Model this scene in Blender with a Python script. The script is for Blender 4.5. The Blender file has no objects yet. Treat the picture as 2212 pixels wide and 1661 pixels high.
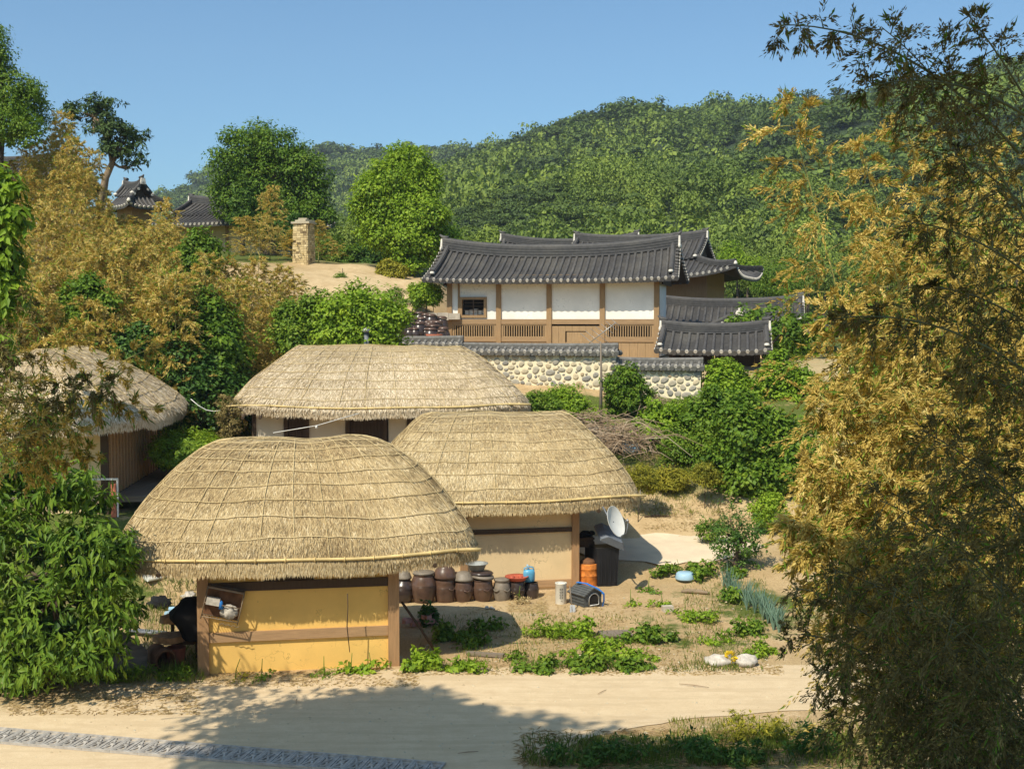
import bpy, bmesh, math, random
import numpy as np
from mathutils import Vector, Matrix, noise
rad = math.radians
S = bpy.context.scene
COL = S.collection
# ---------------------------------------------------------------- camera
FPX = 2700.0            # focal length in pixels of a 2212 px wide view
PITCH = math.atan(140.5 / FPX)
EYE = 7.06
cam_data = bpy.data.cameras.new('camera')
cam_data.sensor_width = 36.0
cam_data.lens = 36.0 * FPX / 2212.0
cam_data.clip_start = 0.1
cam_data.clip_end = 5000.0
cam = bpy.data.objects.new('camera', cam_data)
COL.objects.link(cam)
cam.location = (0, 0, EYE)
cam.rotation_euler = (math.pi / 2 - PITCH, 0, 0)
S.camera = cam
# ---------------------------------------------------------------- sky and sun
SUN_EL, SUN_AZ = 52.0, 32.0      # light travels towards (sin az, cos az): sun behind the camera's left shoulder
world = bpy.data.worlds.new('World')
S.world = world
world.use_nodes = True
wn = world.node_tree
sky = wn.nodes.new('ShaderNodeTexSky')
sky.sky_type = 'NISHITA'
sky.sun_disc = False
sky.sun_elevation = rad(SUN_EL)
sky.sun_rotation = rad(180 + SUN_AZ)
sky.altitude = 1200
sky.air_density = 1.0
sky.dust_density = 4.0
sky.ozone_density = 2.5
bg = wn.nodes['Background']
tint = wn.nodes.new('ShaderNodeVectorMath'); tint.operation = 'MULTIPLY'
tint.inputs[1].default_value = (0.73, 0.98, 1.03)
wn.links.new(sky.outputs[0], tint.inputs[0])
wn.links.new(tint.outputs[0], bg.inputs[0])
bg.inputs[1].default_value = 0.112
sun_data = bpy.data.lights.new('sun', 'SUN')
sun_data.energy = 4.0
sun_data.angle = rad(0.55)
sun_data.color = (1.0, 0.92, 0.76)
sun = bpy.data.objects.new('sun', sun_data)
COL.objects.link(sun)
sd = Vector((math.sin(rad(SUN_AZ)) * math.cos(rad(SUN_EL)), math.cos(rad(SUN_AZ)) * math.cos(rad(SUN_EL)), -math.sin(rad(SUN_EL))))
sun.rotation_euler = sd.to_track_quat('-Z', 'Y').to_euler()
S.view_settings.view_transform = 'Standard'
S.view_settings.look = 'None'
S.view_settings.exposure = 0.42
S.view_settings.gamma = 1.0
try:
    S.cycles.max_bounces = 6
    S.cycles.diffuse_bounces = 5
    S.cycles.glossy_bounces = 2
    S.cycles.transmission_bounces = 4
    S.cycles.transparent_max_bounces = 4
    S.cycles.volume_bounces = 0
    S.cycles.caustics_reflective = False
    S.cycles.caustics_refractive = False
    S.cycles.sample_clamp_indirect = 6.0
    S.cycles.use_denoising = True
    S.cycles.denoiser = 'OPENIMAGEDENOISE'
    S.cycles.denoising_input_passes = 'RGB_ALBEDO_NORMAL'
    S.cycles.denoising_prefilter = 'ACCURATE'
except Exception:
    pass
# ---------------------------------------------------------------- helpers
rng = np.random.default_rng(7)
random.seed(7)
V3 = lambda *a: np.array(a, float)

def at(px, py, d):
    """world point seen at (px, py) of a 2212x1661 view, d metres ahead"""
    xc = (px - 1106.0) / FPX
    yc = (830.5 - py) / FPX
    sp, cp = math.sin(PITCH), math.cos(PITCH)
    v = np.array([xc, yc * sp + cp, yc * cp - sp])
    t = d / v[1]
    return np.array([0, 0, EYE]) + v * t

def norm(a):
    a = np.asarray(a, float)
    n = np.linalg.norm(a, axis=-1, keepdims=True)
    return a / np.maximum(n, 1e-9)

class MB:
    """collects faces; build() links them as ONE mesh object"""
    def __init__(self):
        self.v = []; self.n = 0; self.f = []
    def add(self, verts, faces, mat=0, tone=None, smooth=False):
        verts = np.asarray(verts, float).reshape(-1, 3)
        faces = np.asarray(faces, dtype=np.int64)
        if faces.ndim == 1: faces = faces[None, :]
        m = len(faces)
        if tone is None: tone = 0.5
        t = np.broadcast_to(np.asarray(tone, float), (m,))
        mm = np.broadcast_to(np.asarray(mat, int), (m,))
        self.v.append(verts); self.f.append((faces + self.n, mm, t, smooth)); self.n += len(verts)
        return self
    def merge(self, o, M=None, tone_add=0.0, scale=None):
        for va in o.v: pass
        vv = np.concatenate(o.v)
        if M is not None:
            M = np.asarray(M, float); vv = vv @ M[:3, :3].T + M[:3, 3]
        base = self.n
        self.v.append(vv); self.n += len(vv)
        for fa, mm, t, s in o.f: self.f.append((fa + base, mm, t + tone_add, s))
        return self
    # --- primitives
    def box(self, c, s, rz=0.0, mat=0, tone=None, M=None, taper=1.0):
        x, y, z = s[0] / 2, s[1] / 2, s[2] / 2
        v = np.array([[-x, -y, -z], [x, -y, -z], [x, y, -z], [-x, y, -z], [-x * taper, -y * taper, z], [x * taper, -y * taper, z], [x * taper, y * taper, z], [-x * taper, y * taper, z]])
        if rz:
            c_, s_ = math.cos(rz), math.sin(rz)
            v = v @ np.array([[c_, s_, 0], [-s_, c_, 0], [0, 0, 1]])
        if M is not None: v = v @ np.asarray(M, float)[:3, :3].T
        v = v + np.asarray(c, float)
        self.add(v, [[0, 3, 2, 1], [4, 5, 6, 7], [0, 1, 5, 4], [1, 2, 6, 5], [2, 3, 7, 6], [3, 0, 4, 7]], mat, tone)
        return self
    def bbox(self, a, b, **k):
        a = np.asarray(a, float); b = np.asarray(b, float)
        return self.box((a + b) / 2, np.abs(b - a), **k)
    def tube(self, pts, r, n=6, mat=0, tone=None, caps=True, smooth=True):
        pts = np.asarray(pts, float); m = len(pts)
        r = np.broadcast_to(np.asarray(r, float), (m,))
        tg = np.gradient(pts, axis=0); tg = norm(tg)
        ref = np.array([0, 0, 1.0]) if abs(tg[0][2]) < 0.9 else np.array([1.0, 0, 0])
        a = np.zeros_like(tg)
        for i in range(m):
            u = ref - tg[i] * np.dot(ref, tg[i]); u /= max(np.linalg.norm(u), 1e-9); a[i] = u; ref = u
        b = np.cross(tg, a)
        th = np.arange(n) * 2 * math.pi / n
        v = pts[:, None, :] + r[:, None, None] * (np.cos(th)[None, :, None] * a[:, None, :] + np.sin(th)[None, :, None] * b[:, None, :])
        v = v.reshape(-1, 3)
        i = np.arange(m - 1)[:, None]; j = np.arange(n)[None, :]; j2 = (j + 1) % n
        f = np.stack([i * n + j, i * n + j2, (i + 1) * n + j2, (i + 1) * n + j], -1).reshape(-1, 4)
        self.add(v, f, mat, tone, smooth)
        if caps:
            self.f.append((np.array([list(range(n))[::-1]]) + self.n - m * n, np.array([mat]), np.array([0.5 if tone is None else float(np.mean(tone))]), False))
            self.f.append((np.array([[(m - 1) * n + k for k in range(n)]]) + self.n - m * n, np.array([mat]), np.array([0.5 if tone is None else float(np.mean(tone))]), False))
        return self
    def lathe(self, prof, c=(0, 0, 0), n=20, mat=0, tone=None, smooth=True, sx=1.0, sy=1.0, rot=None):
        prof = np.asarray(prof, float); m = len(prof)
        th = np.arange(n) * 2 * math.pi / n
        v = np.stack([prof[:, 0:1] * np.cos(th)[None] * sx, prof[:, 0:1] * np.sin(th)[None] * sy, np.repeat(prof[:, 1:2], n, 1)], -1).reshape(-1, 3)
        if rot is not None: v = v @ np.asarray(rot, float)[:3, :3].T
        v = v + np.asarray(c, float)
        i = np.arange(m - 1)[:, None]; j = np.arange(n)[None, :]; j2 = (j + 1) % n
        f = np.stack([i * n + j, i * n + j2, (i + 1) * n + j2, (i + 1) * n + j], -1).reshape(-1, 4)
        self.add(v, f, mat, tone, smooth)
        return self
    def grid(self, P, mat=0, tone=None, smooth=True, flip=False):
        P = np.asarray(P, float); a, b = P.shape[:2]
        i = np.arange(a - 1)[:, None]; j = np.arange(b - 1)[None, :]
        f = np.stack([i * b + j, i * b + j + 1, (i + 1) * b + j + 1, (i + 1) * b + j], -1).reshape(-1, 4)
        if flip: f = f[:, ::-1]
        self.add(P.reshape(-1, 3), f, mat, tone, smooth)
        return self
    def prism(self, poly, axis_o, ax, ay, az, depth, mat=0, tone=None):
        """poly 2D points extruded by depth along az"""
        poly = np.asarray(poly, float); n = len(poly)
        o = np.asarray(axis_o, float); ax = np.asarray(ax, float); ay = np.asarray(ay, float); az = np.asarray(az, float)
        p0 = o + poly[:, :1] * ax + poly[:, 1:2] * ay
        p1 = p0 + az * depth
        self.add(np.concatenate([p0, p1]), [[i, (i + 1) % n, n + (i + 1) % n, n + i] for i in range(n)], mat, tone)
        b = self.n - 2 * n; tt = np.array([0.5 if tone is None else tone])
        self.f.append((np.array([list(range(n))[::-1]]) + b, np.array([mat]), tt, False))
        self.f.append((np.array([list(range(n, 2 * n))]) + b, np.array([mat]), tt, False))
        return self
    def build(self, name, mats, parent=None):
        me = bpy.data.meshes.new(name)
        if not isinstance(mats, (list, tuple)): mats = [mats]
        V = np.concatenate(self.v) if self.v else np.zeros((0, 3))
        lt = np.concatenate([np.full(len(f), f.shape[1]) for f, _, _, _ in self.f])
        lv = np.concatenate([f.ravel() for f, _, _, _ in self.f])
        mi = np.concatenate([m for _, m, _, _ in self.f]); tn = np.concatenate([t for _, _, t, _ in self.f])
        sm = np.concatenate([np.full(len(f), s) for f, _, _, s in self.f])
        ls = np.concatenate([[0], np.cumsum(lt)[:-1]])
        me.vertices.add(len(V)); me.vertices.foreach_set('co', V.astype(np.float32).ravel())
        me.loops.add(len(lv)); me.loops.foreach_set('vertex_index', lv.astype(np.int32))
        me.polygons.add(len(lt)); me.polygons.foreach_set('loop_start', ls.astype(np.int32))
        try: me.polygons.foreach_set('loop_total', lt.astype(np.int32))
        except Exception: pass
        me.polygons.foreach_set('material_index', mi.astype(np.int32))
        me.polygons.foreach_set('use_smooth', sm.astype(bool))
        at_ = me.attributes.new('tone', 'FLOAT', 'FACE'); at_.data.foreach_set('value', tn.astype(np.float32))
        for m in mats: me.materials.append(m)
        me.update(); me.validate()
        o = bpy.data.objects.new(name, me); COL.objects.link(o)
        if parent is not None: o.parent = parent
        return o

def tag(o, label=None, cat=None, group=None, kind=None):
    if label: o['label'] = label
    if cat: o['category'] = cat
    if group: o['group'] = group
    if kind: o['kind'] = kind
    return o

def thing(name, label, cat, loc=(0, 0, 0), rz=0.0, group=None):
    o = bpy.data.objects.new(name, None); COL.objects.link(o)
    o.empty_display_size = 0.2
    o.location = tuple(float(q) for q in loc); o.rotation_euler = (0, 0, rz)
    return tag(o, label, cat, group)

def copy_thing(src, label=None, group=None, loc=None, rz=None, sc=None):
    r = src.copy(); COL.objects.link(r)
    for ch in list(src.children):
        c = ch.copy(); COL.objects.link(c); c.parent = r
        for g in list(ch.children):
            d = g.copy(); COL.objects.link(d); d.parent = c
    if label: r['label'] = label
    if group: r['group'] = group
    if loc is not None: r.location = tuple(float(q) for q in loc)
    if rz is not None: r.rotation_euler = (0, 0, rz)
    if sc is not None: r.scale = (sc, sc, sc) if np.isscalar(sc) else sc
    return r

def RZ(a, t=(0, 0, 0), s=1.0):
    c, s_ = math.cos(a), math.sin(a)
    M = np.eye(4); M[:2, :2] = [[c, -s_], [s_, c]]; M[:3, :3] *= s; M[:3, 3] = t
    return M

def vnoise(P, sc=1.0, seed=0.0):
    return np.array([noise.noise(Vector((float(p[0]) * sc + seed, float(p[1]) * sc + seed * 1.7, float(p[2]) * sc - seed))) for p in P])

# ---------------------------------------------------------------- materials
def newmat(name):
    m = bpy.data.materials.new(name); m.use_nodes = True
    nt = m.node_tree
    return m, nt, nt.nodes['Principled BSDF']

def ramp(nt, fac, stops):
    r = nt.nodes.new('ShaderNodeValToRGB')
    e = r.color_ramp.elements
    while len(e) < len(stops): e.new(0.5)
    for k, (p, c) in enumerate(stops):
        e[k].position = p; e[k].color = (*c, 1) if len(c) == 3 else c
    nt.links.new(fac, r.inputs[0])
    return r.outputs[0]

def nz(nt, scale=5.0, detail=4.0, rough=0.55, coord='Object', vec=None, stretch=None, dim='3D'):
    tc = nt.nodes.new('ShaderNodeTexCoord')
    out = tc.outputs[coord]
    if stretch is not None:
        mp = nt.nodes.new('ShaderNodeMapping'); mp.inputs['Scale'].default_value = stretch
        nt.links.new(out, mp.inputs[0]); out = mp.outputs[0]
    n = nt.nodes.new('ShaderNodeTexNoise')
    n.inputs['Scale'].default_value = scale; n.inputs['Detail'].default_value = detail; n.inputs['Roughness'].default_value = rough
    nt.links.new(out, n.inputs['Vector'])
    return n.outputs[0]

def mixc(nt, fac, a, b, mode='MIX'):
    m = nt.nodes.new('ShaderNodeMix'); m.data_type = 'RGBA'; m.blend_type = mode
    for sock, val in ((m.inputs[0], fac), (m.inputs[6], a), (m.inputs[7], b)):
        if hasattr(val, 'node'): nt.links.new(val, sock)
        elif isinstance(val, (int, float)): sock.default_value = val
        else: sock.default_value = (*val, 1)
    return m.outputs[2]

def attr(nt, name='tone'):
    a = nt.nodes.new('ShaderNodeAttribute'); a.attribute_name = name
    return a.outputs['Fac']

def bump(nt, b, h, strength=0.4, dist=0.02):
    n = nt.nodes.new('ShaderNodeBump'); n.inputs['Strength'].default_value = strength; n.inputs['Distance'].default_value = dist
    nt.links.new(h, n.inputs['Height']); nt.links.new(n.outputs[0], b.inputs['Normal'])

def simple(name, c, rough=0.7, var=0.25, sc=6.0, metal=0.0, bmp=0.0, spec=0.3, stretch=None):
    """base colour broken by a two-octave noise"""
    m, nt, b = newmat(name)
    f = nz(nt, sc, 5, 0.6, stretch=stretch)
    lo = tuple(x * (1 - var) for x in c); hi = tuple(min(1, x * (1 + var)) for x in c)
    nt.links.new(ramp(nt, f, [(0.3, lo), (0.7, hi)]), b.inputs['Base Color'])
    b.inputs['Roughness'].default_value = rough; b.inputs['Metallic'].default_value = metal
    b.inputs['Specular IOR Level'].default_value = spec
    if bmp: bump(nt, b, f, bmp, 0.02)
    return m

def tonal(name, stops, rough=0.75, trans=0.0, spec=0.2, tr_gain=1.4, noise_amt=0.0, nsc=1.0):
    """colour picked per face by its tone attribute; leaves also let light through"""
    m, nt, b = newmat(name)
    a = attr(nt)
    if noise_amt:
        f = nz(nt, nsc, 3, 0.6)
        mm = nt.nodes.new('ShaderNodeMath'); mm.operation = 'MULTIPLY_ADD'
        nt.links.new(f, mm.inputs[0]); mm.inputs[1].default_value = noise_amt; mm.inputs[2].default_value = -noise_amt * 0.5
        ad = nt.nodes.new('ShaderNodeMath'); nt.links.new(mm.outputs[0], ad.inputs[0]); nt.links.new(a, ad.inputs[1]); a = ad.outputs[0]
    c = ramp(nt, a, stops)
    nt.links.new(c, b.inputs['Base Color'])
    b.inputs['Roughness'].default_value = rough; b.inputs['Specular IOR Level'].default_value = spec
    if trans:
        t = nt.nodes.new('ShaderNodeBsdfTranslucent')
        g = nt.nodes.new('ShaderNodeVectorMath'); g.operation = 'MULTIPLY'
        g.inputs[1].default_value = (tr_gain * 1.0, tr_gain * 1.0, tr_gain * 0.5)
        nt.links.new(c, g.inputs[0]); nt.links.new(g.outputs[0], t.inputs['Color'])
        mx = nt.nodes.new('ShaderNodeMixShader'); mx.inputs[0].default_value = trans
        nt.links.new(b.outputs[0], mx.inputs[1]); nt.links.new(t.outputs[0], mx.inputs[2])
        nt.links.new(mx.outputs[0], nt.nodes['Material Output'].inputs['Surface'])
    return m

def wood(name, c, dark=0.55, sc=3.0, vertical=True, rough=0.75):
    m, nt, b = newmat(name)
    st = (9, 9, 0.8) if vertical else (0.8, 9, 9)
    f = nz(nt, sc, 6, 0.65, stretch=st)
    g = nz(nt, 1.3, 3, 0.5)
    c1 = ramp(nt, f, [(0.3, tuple(x * dark for x in c)), (0.62, c)])
    c2 = mixc(nt, g, c1, tuple(x * 0.75 for x in c), 'MIX')
    nt.links.new(c2, b.inputs['Base Color']); b.inputs['Roughness'].default_value = rough
    b.inputs['Specular IOR Level'].default_value = 0.2
    bump(nt, b, f, 0.35, 0.01)
    return m

M = {}
M['leaf_bright'] = tonal('leaf_bright', [(0.0, (.080, .15, .012)), (0.5, (.215, .33, .022)), (1.0, (.38, .47, .045))], 0.5, 0.30)
M['leaf_mid'] = tonal('leaf_mid', [(0.0, (.040, .088, .012)), (0.5, (.120, .21, .018)), (1.0, (.25, .32, .034))], 0.5, 0.27)
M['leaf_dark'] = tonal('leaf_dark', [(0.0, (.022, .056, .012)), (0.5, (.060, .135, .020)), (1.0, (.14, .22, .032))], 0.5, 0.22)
M['leaf_yellow'] = tonal('leaf_yellow', [(0.0, (.11, .13, .015)), (0.5, (.30, .28, .03)), (1.0, (.50, .42, .05))], 0.6, 0.25)
M['pine'] = tonal('pine', [(0.0, (.022, .046, .016)), (0.5, (.058, .10, .026)), (1.0, (.12, .17, .045))], 0.6, 0.15)
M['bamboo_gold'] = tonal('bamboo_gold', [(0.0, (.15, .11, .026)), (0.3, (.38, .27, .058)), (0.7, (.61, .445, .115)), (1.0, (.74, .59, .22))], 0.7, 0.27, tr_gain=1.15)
M['bamboo_brown'] = tonal('bamboo_brown', [(0.0, (.060, .050, .018)), (0.5, (.20, .155, .052)), (1.0, (.40, .31, .12))], 0.7, 0.2, tr_gain=1.1)  # brown bamboo; also darkened to deepen the shade on the near right culms
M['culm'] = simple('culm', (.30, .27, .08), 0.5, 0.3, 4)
M['culm_dark'] = simple('culm_dark', (.12, .12, .05), 0.5, 0.3, 4)  # darker copy of culm, shade put into its colour
M['bark'] = simple('bark', (.11, .08, .055), 0.9, 0.4, 5, bmp=0.6)
M['bark_pale'] = simple('bark_pale', (.26, .19, .12), 0.9, 0.35, 5, bmp=0.5)
M['twig'] = tonal('twig', [(0, (.14, .09, .055)), (0.5, (.30, .21, .13)), (1, (.46, .36, .25))], 0.85)
M['forest'] = tonal('forest', [(0.0, (.034, .056, .020)), (0.3, (.092, .138, .030)), (0.6, (.185, .25, .040)), (1.0, (.29, .345, .058))], 0.6, 0.22)
M['grass'] = tonal('grass', [(0, (.05, .08, .012)), (0.5, (.12, .17, .022)), (1, (.30, .28, .06))], 0.6, 0.25)
M['dry_grass'] = tonal('dry_grass', [(0, (.22, .14, .06)), (0.5, (.40, .29, .13)), (1, (.58, .46, .25))], 0.8)
# ---------------------------------------------------------------- terrain
ST = [
 (-60, [(-15, 6), (0, 5), (10, 2), (16, 0), (25, 0), (30, 2.0), (34, 3), (40, 6), (50, 10), (60, 12.5), (75, 14), (100, 13)]),
 (-22, [(-15, 6), (0, 5), (10, 2), (16, 0), (25, 0), (30, 1.0), (34, 1.7), (42, 3.0), (48, 8.0), (56, 11.2), (66, 12.0), (75, 11.5), (100, 10)]),
 (-14, [(-15, 6), (0, 5), (10, 2), (16, 0), (25, 0), (31, .3), (33.2, 1.75), (42, 1.9), (46, 4.2), (52, 7.6), (58, 9.6), (68, 10.6), (80, 10.4), (100, 9)]),
 (-8, [(-15, 6), (0, 5.2), (10, 2), (16, 0), (25, 0), (31.5, 0), (33.5, 1.75), (43.5, 1.9), (47, 4.3), (52, 6.6), (57, 8.6), (62, 9.75), (70, 10.2), (80, 9.6), (100, 8)]),
 (-4.5, [(-15, 6), (0, 5.3), (10, 2.0), (15, 0), (25, 0), (32.0, 0), (34.5, 1.6), (43.5, 1.9), (46.8, 4.6), (50, 6.1), (53.5, 6.5), (56, 7.4), (60, 8.8), (66, 9.8), (80, 9.0), (100, 7)]),
 (-1, [(-15, 6), (0, 5.3), (10, 2.2), (15.5, 0), (20, 0), (25, 0), (34.0, 0), (36, 1.6), (43, 1.9), (45.6, 4.4), (49, 5.4), (58, 5.6), (64, 7.2), (75, 8), (100, 7)]),
 (3, [(-15, 6), (0, 5.4), (8, 4.0), (14, 1.8), (18, .45), (20.8, .1), (22, 0), (25, 0), (33, 0), (34.2, .35), (36.8, .55), (39, 1.6), (42, 3.1), (45, 4.3), (48.5, 5.3), (75, 5.8), (100, 6)]),
 (8, [(-15, 6), (0, 5.4), (8, 4.0), (14, 2.0), (19, .5), (22, .05), (25, 0), (32, .05), (34.2, .45), (37, .7), (39, 1.7), (43, 3.6), (46, 4.5), (50, 5.2), (75, 5.8), (100, 6)]),
 (14, [(-15, 6), (0, 5.4), (8, 4.0), (14, 2.2), (19, .6), (22, .1), (25, 0), (32, .2), (35, .8), (38, 1.5), (43, 3.8), (46, 4.6), (52, 5.4), (75, 6), (100, 7)]),
 (60, [(-15, 6), (0, 5.4), (8, 4.0), (14, 2.2), (19, .6), (22, .1), (25, 0), (32, .8), (38, 3), (46, 6), (52, 7), (75, 9), (100, 12)]),
]
_sx = np.array([s[0] for s in ST], float)
def gz(x, y):
    x = np.atleast_1d(np.asarray(x, float)); y = np.atleast_1d(np.asarray(y, float))
    x, y = np.broadcast_arrays(x, y)
    Z = np.stack([np.interp(y, [p[0] for p in s[1]], [p[1] for p in s[1]]) for s in ST], 0)
    xi = np.clip(x, _sx[0], _sx[-1] - 1e-6)
    k = np.clip(np.searchsorted(_sx, xi, side='right') - 1, 0, len(_sx) - 2)
    f = (xi - _sx[k]) / (_sx[k + 1] - _sx[k]); f = f * f * (3 - 2 * f)
    za = np.take_along_axis(Z, k[None], 0)[0]; zb = np.take_along_axis(Z, (k + 1)[None], 0)[0]
    return za * (1 - f) + zb * f
def gz1(x, y): return float(gz(x, y)[0])
def ground_at(px, py):
    """where the ray through a pixel meets the terrain"""
    lo = 8.0
    ds = np.arange(14, 90, .1)
    r0 = at(px, py, 1.0) - np.array([0, 0, EYE]); pts = np.array([0, 0, EYE]) + ds[:, None] * r0
    below = pts[:, 2] < gz(pts[:, 0], pts[:, 1])
    i = int(np.argmax(below)) if below.any() else len(ds) - 1
    p = pts[i]; p[2] = gz1(p[0], p[1]); return p

def ground_material():
    m, nt, b = newmat('earth')
    big = nz(nt, 0.35, 5, 0.6); mid = nz(nt, 1.8, 6, 0.65); fine = nz(nt, 22, 4, 0.7)
    c = ramp(nt, mid, [(0.28, (.38, .255, .125)), (0.5, (.53, .375, .20)), (0.72, (.64, .48, .285))])
    c = mixc(nt, ramp(nt, big, [(0.42, (0, 0, 0)), (0.62, (.6, .6, .6))]), c, (.40, .29, .14))
    c = mixc(nt, ramp(nt, fine, [(0.35, (.75, .75, .75)), (0.6, (0, 0, 0))]), c, (.30, .20, .10))
    grassc = ramp(nt, fine, [(0.3, (.04, .06, .014)), (0.55, (.11, .135, .030)), (0.8, (.24, .21, .075))])
    a = attr(nt, 'cover')
    ad = nt.nodes.new('ShaderNodeMath'); nt.links.new(a, ad.inputs[0]); nt.links.new(mid, ad.inputs[1])
    fac = ramp(nt, ad.outputs[0], [(0.83, (0, 0, 0)), (1.02, (1, 1, 1))])
    c = mixc(nt, fac, c, grassc)
    a2 = attr(nt, 'sand')
    c = mixc(nt, a2, c, ramp(nt, mid, [(0.3, (.46, .33, .18)), (0.7, (.64, .49, .29))]))
    nt.links.new(c, b.inputs['Base Color']); b.inputs['Roughness'].default_value = 0.95; b.inputs['Specular IOR Level'].default_value = 0.1
    bump(nt, b, fine, 0.5, 0.03)
    return m
M['earth'] = ground_material()

def point_attr(o, name, vals):
    a = o.data.attributes.new(name, 'FLOAT', 'POINT'); a.data.foreach_set('value', np.asarray(vals, np.float32))

gx = np.concatenate([np.arange(-60, -24, 2.0), np.arange(-24, 20, .35), np.arange(20, 61, 2.0)])
gy = np.concatenate([np.arange(-15, 14, 1.5), np.arange(14, 62, .35), np.arange(62, 101, 1.5)])
GX, GY = np.meshgrid(gx, gy, indexing='ij')
GZ = gz(GX.ravel(), GY.ravel()).reshape(GX.shape)
flat = np.array([noise.noise(Vector((float(a) * .7, float(b_) * .7, 3.0))) for a, b_ in zip(GX.ravel(), GY.ravel())]).reshape(GX.shape)
flat2 = np.array([noise.noise(Vector((float(a) * 2.6, float(b_) * 2.6, 9.0))) for a, b_ in zip(GX.ravel(), GY.ravel())]).reshape(GX.shape)
onroad = (GY > 13) & (GY < 25.6)
slope_amt = np.where(onroad, 0.0, np.clip((GY - 25.6) / 3, 0, 1))
GZ = GZ + slope_amt * (flat * .06 + flat2 * .035) + np.where((GY < 14), flat * .12, 0)
mb = MB(); mb.grid(np.stack([GX, GY, GZ], -1), flip=True)
ground = mb.build('ground', M['earth']); tag(ground, 'sandy earth of the village rising in terraces to the hillside', 'ground', kind='structure')
def blob(x, y, cx, cy, rx, ry): return np.clip(1.25 - np.sqrt(((x - cx) / rx) ** 2 + ((y - cy) / ry) ** 2), 0, 1)
X_, Y_ = GX.ravel(), GY.ravel()
cover = np.full(X_.shape, 0.15)
cover = np.maximum(cover, np.where((Y_ > 38.6) & (X_ > 4.5) & (Y_ < 45.6), .55, 0))
cover = np.maximum(cover, np.where((Y_ > 39.6) & (X_ > -2) & (Y_ < 45.2), .55, 0))
cover = np.maximum(cover, np.where((X_ < -9) & (Y_ > 25.2) & (Y_ < 50), .6, 0))
cover = np.maximum(cover, np.where((Y_ > 62), .55, 0)); cover = np.maximum(cover, np.where((X_ > 9) & (Y_ > 27), .55, 0))
cover = np.maximum(cover, np.where((Y_ < 22) & (X_ > 0) & (Y_ < 14 + .9 * 8), .45, 0))
cover = np.maximum(cover, .95 * blob(X_, Y_, -14.2, 64, 4.5, 5))
cover = np.maximum(cover, .42 * blob(X_, Y_, 2.5, 27.4, 5.5, 2.3))
cover = np.maximum(cover, .6 * blob(X_, Y_, 6.0, 30.5, 2.2, 3.5))
cover = np.where((Y_ > 15) & (Y_ < 24) & (X_ < 0), 0.0, cover)
sand = np.maximum(.9 * blob(X_, Y_, -6.6, 57.5, 4.2, 7.5), 0)
sand = np.maximum(sand, .55 * blob(X_, Y_, -.5, 30.3, 3.2, 1.1))
sand = np.maximum(sand, .45 * blob(X_, Y_, 5.0, 37.4, 4, 2.6)); sand = np.maximum(sand, np.where((Y_ > 47) & (Y_ < 60) & (X_ > -4) & (X_ < 14), .7, 0))
fl, fl2 = flat.ravel(), flat2.ravel()
def blur(A, n=3):
    A = A.reshape(GX.shape)
    for _ in range(n):
        Q = np.pad(A, 1, 'edge'); A = (Q[:-2, 1:-1] + Q[2:, 1:-1] + Q[1:-1, :-2] + Q[1:-1, 2:] + 2 * A) / 6
    return A.ravel()
cover = np.clip(blur(cover, 5) + .22 * fl + .10 * fl2, 0, 1); cover = np.where((Y_ > 14.5) & (Y_ < 24.2) & (X_ < 0), 0, cover)
sand = np.clip(blur(sand, 4) + .25 * fl * (sand > .05), 0, 1)
point_attr(ground, 'cover', cover); point_attr(ground, 'sand', sand)

# ---------------------------------------------------------------- road
def road_material():
    m, nt, b = newmat('packed_road')
    big = nz(nt, 0.5, 4, 0.55); mid = nz(nt, 3.2, 6, 0.65); fine = nz(nt, 60, 3, 0.7)
    c = ramp(nt, mid, [(0.25, (.56, .42, .255)), (0.55, (.64, .495, .31)), (0.8, (.69, .545, .36))])
    c = mixc(nt, ramp(nt, big, [(0.45, (0, 0, 0)), (0.7, (.5, .5, .5))]), c, (.57, .43, .265))
    c = mixc(nt, ramp(nt, fine, [(0.34, (.6, .6, .6)), (0.46, (0, 0, 0))]), c, (.38, .27, .15))
    ru = nz(nt, 1.0, 5, .7, stretch=(.35, 3.2, 1)); c = mixc(nt, ramp(nt, ru, [(.40, (.55, .55, .55)), (.52, (0, 0, 0))]), c, (.50, .375, .225))
    st = nz(nt, 1.6, 6, .7); c = mixc(nt, ramp(nt, st, [(.60, (0, 0, 0)), (.74, (.6, .6, .6))]), c, (.44, .33, .20))
    a = attr(nt, 'litter')
    lit = nz(nt, 7, 6, 0.75)
    ad = nt.nodes.new('ShaderNodeMath'); nt.links.new(a, ad.inputs[0]); nt.links.new(lit, ad.inputs[1])
    c = mixc(nt, ramp(nt, ad.outputs[0], [(0.8, (0, 0, 0)), (0.95, (.85, .85, .85))]), c, ramp(nt, fine, [(0.3, (.26, .17, .075)), (0.7, (.46, .34, .17))]))
    nt.links.new(c, b.inputs['Base Color']); b.inputs['Roughness'].default_value = 0.92; b.inputs['Specular IOR Level'].default_value = 0.15
    bump(nt, b, fine, 0.35, 0.01)
    return m
M['packed_road'] = road_material()
rx = np.arange(-40, 40.01, .3)
far = np.interp(rx, [-40, -10, -6, -2.3, .8, 6, 12, 40], [23.0, 23.4, 24.25, 24.95, 25.15, 25.25, 25.4, 26])
near = np.interp(rx, [-40, -1.0, .2, 1.4, 3.0, 4.5, 8, 40], [13.5, 13.8, 19.3, 20.6, 21.7, 22.1, 22.5, 23.2])
jit = np.array([noise.noise(Vector((float(x) * 1.3, 5, 0))) * .16 + noise.noise(Vector((float(x) * 4, 9, 0))) * .07 for x in rx])
jit2 = np.array([noise.noise(Vector((float(x) * 1.3, 15, 0))) * .2 + noise.noise(Vector((float(x) * 4, 19, 0))) * .08 for x in rx])
nv = 26
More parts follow.
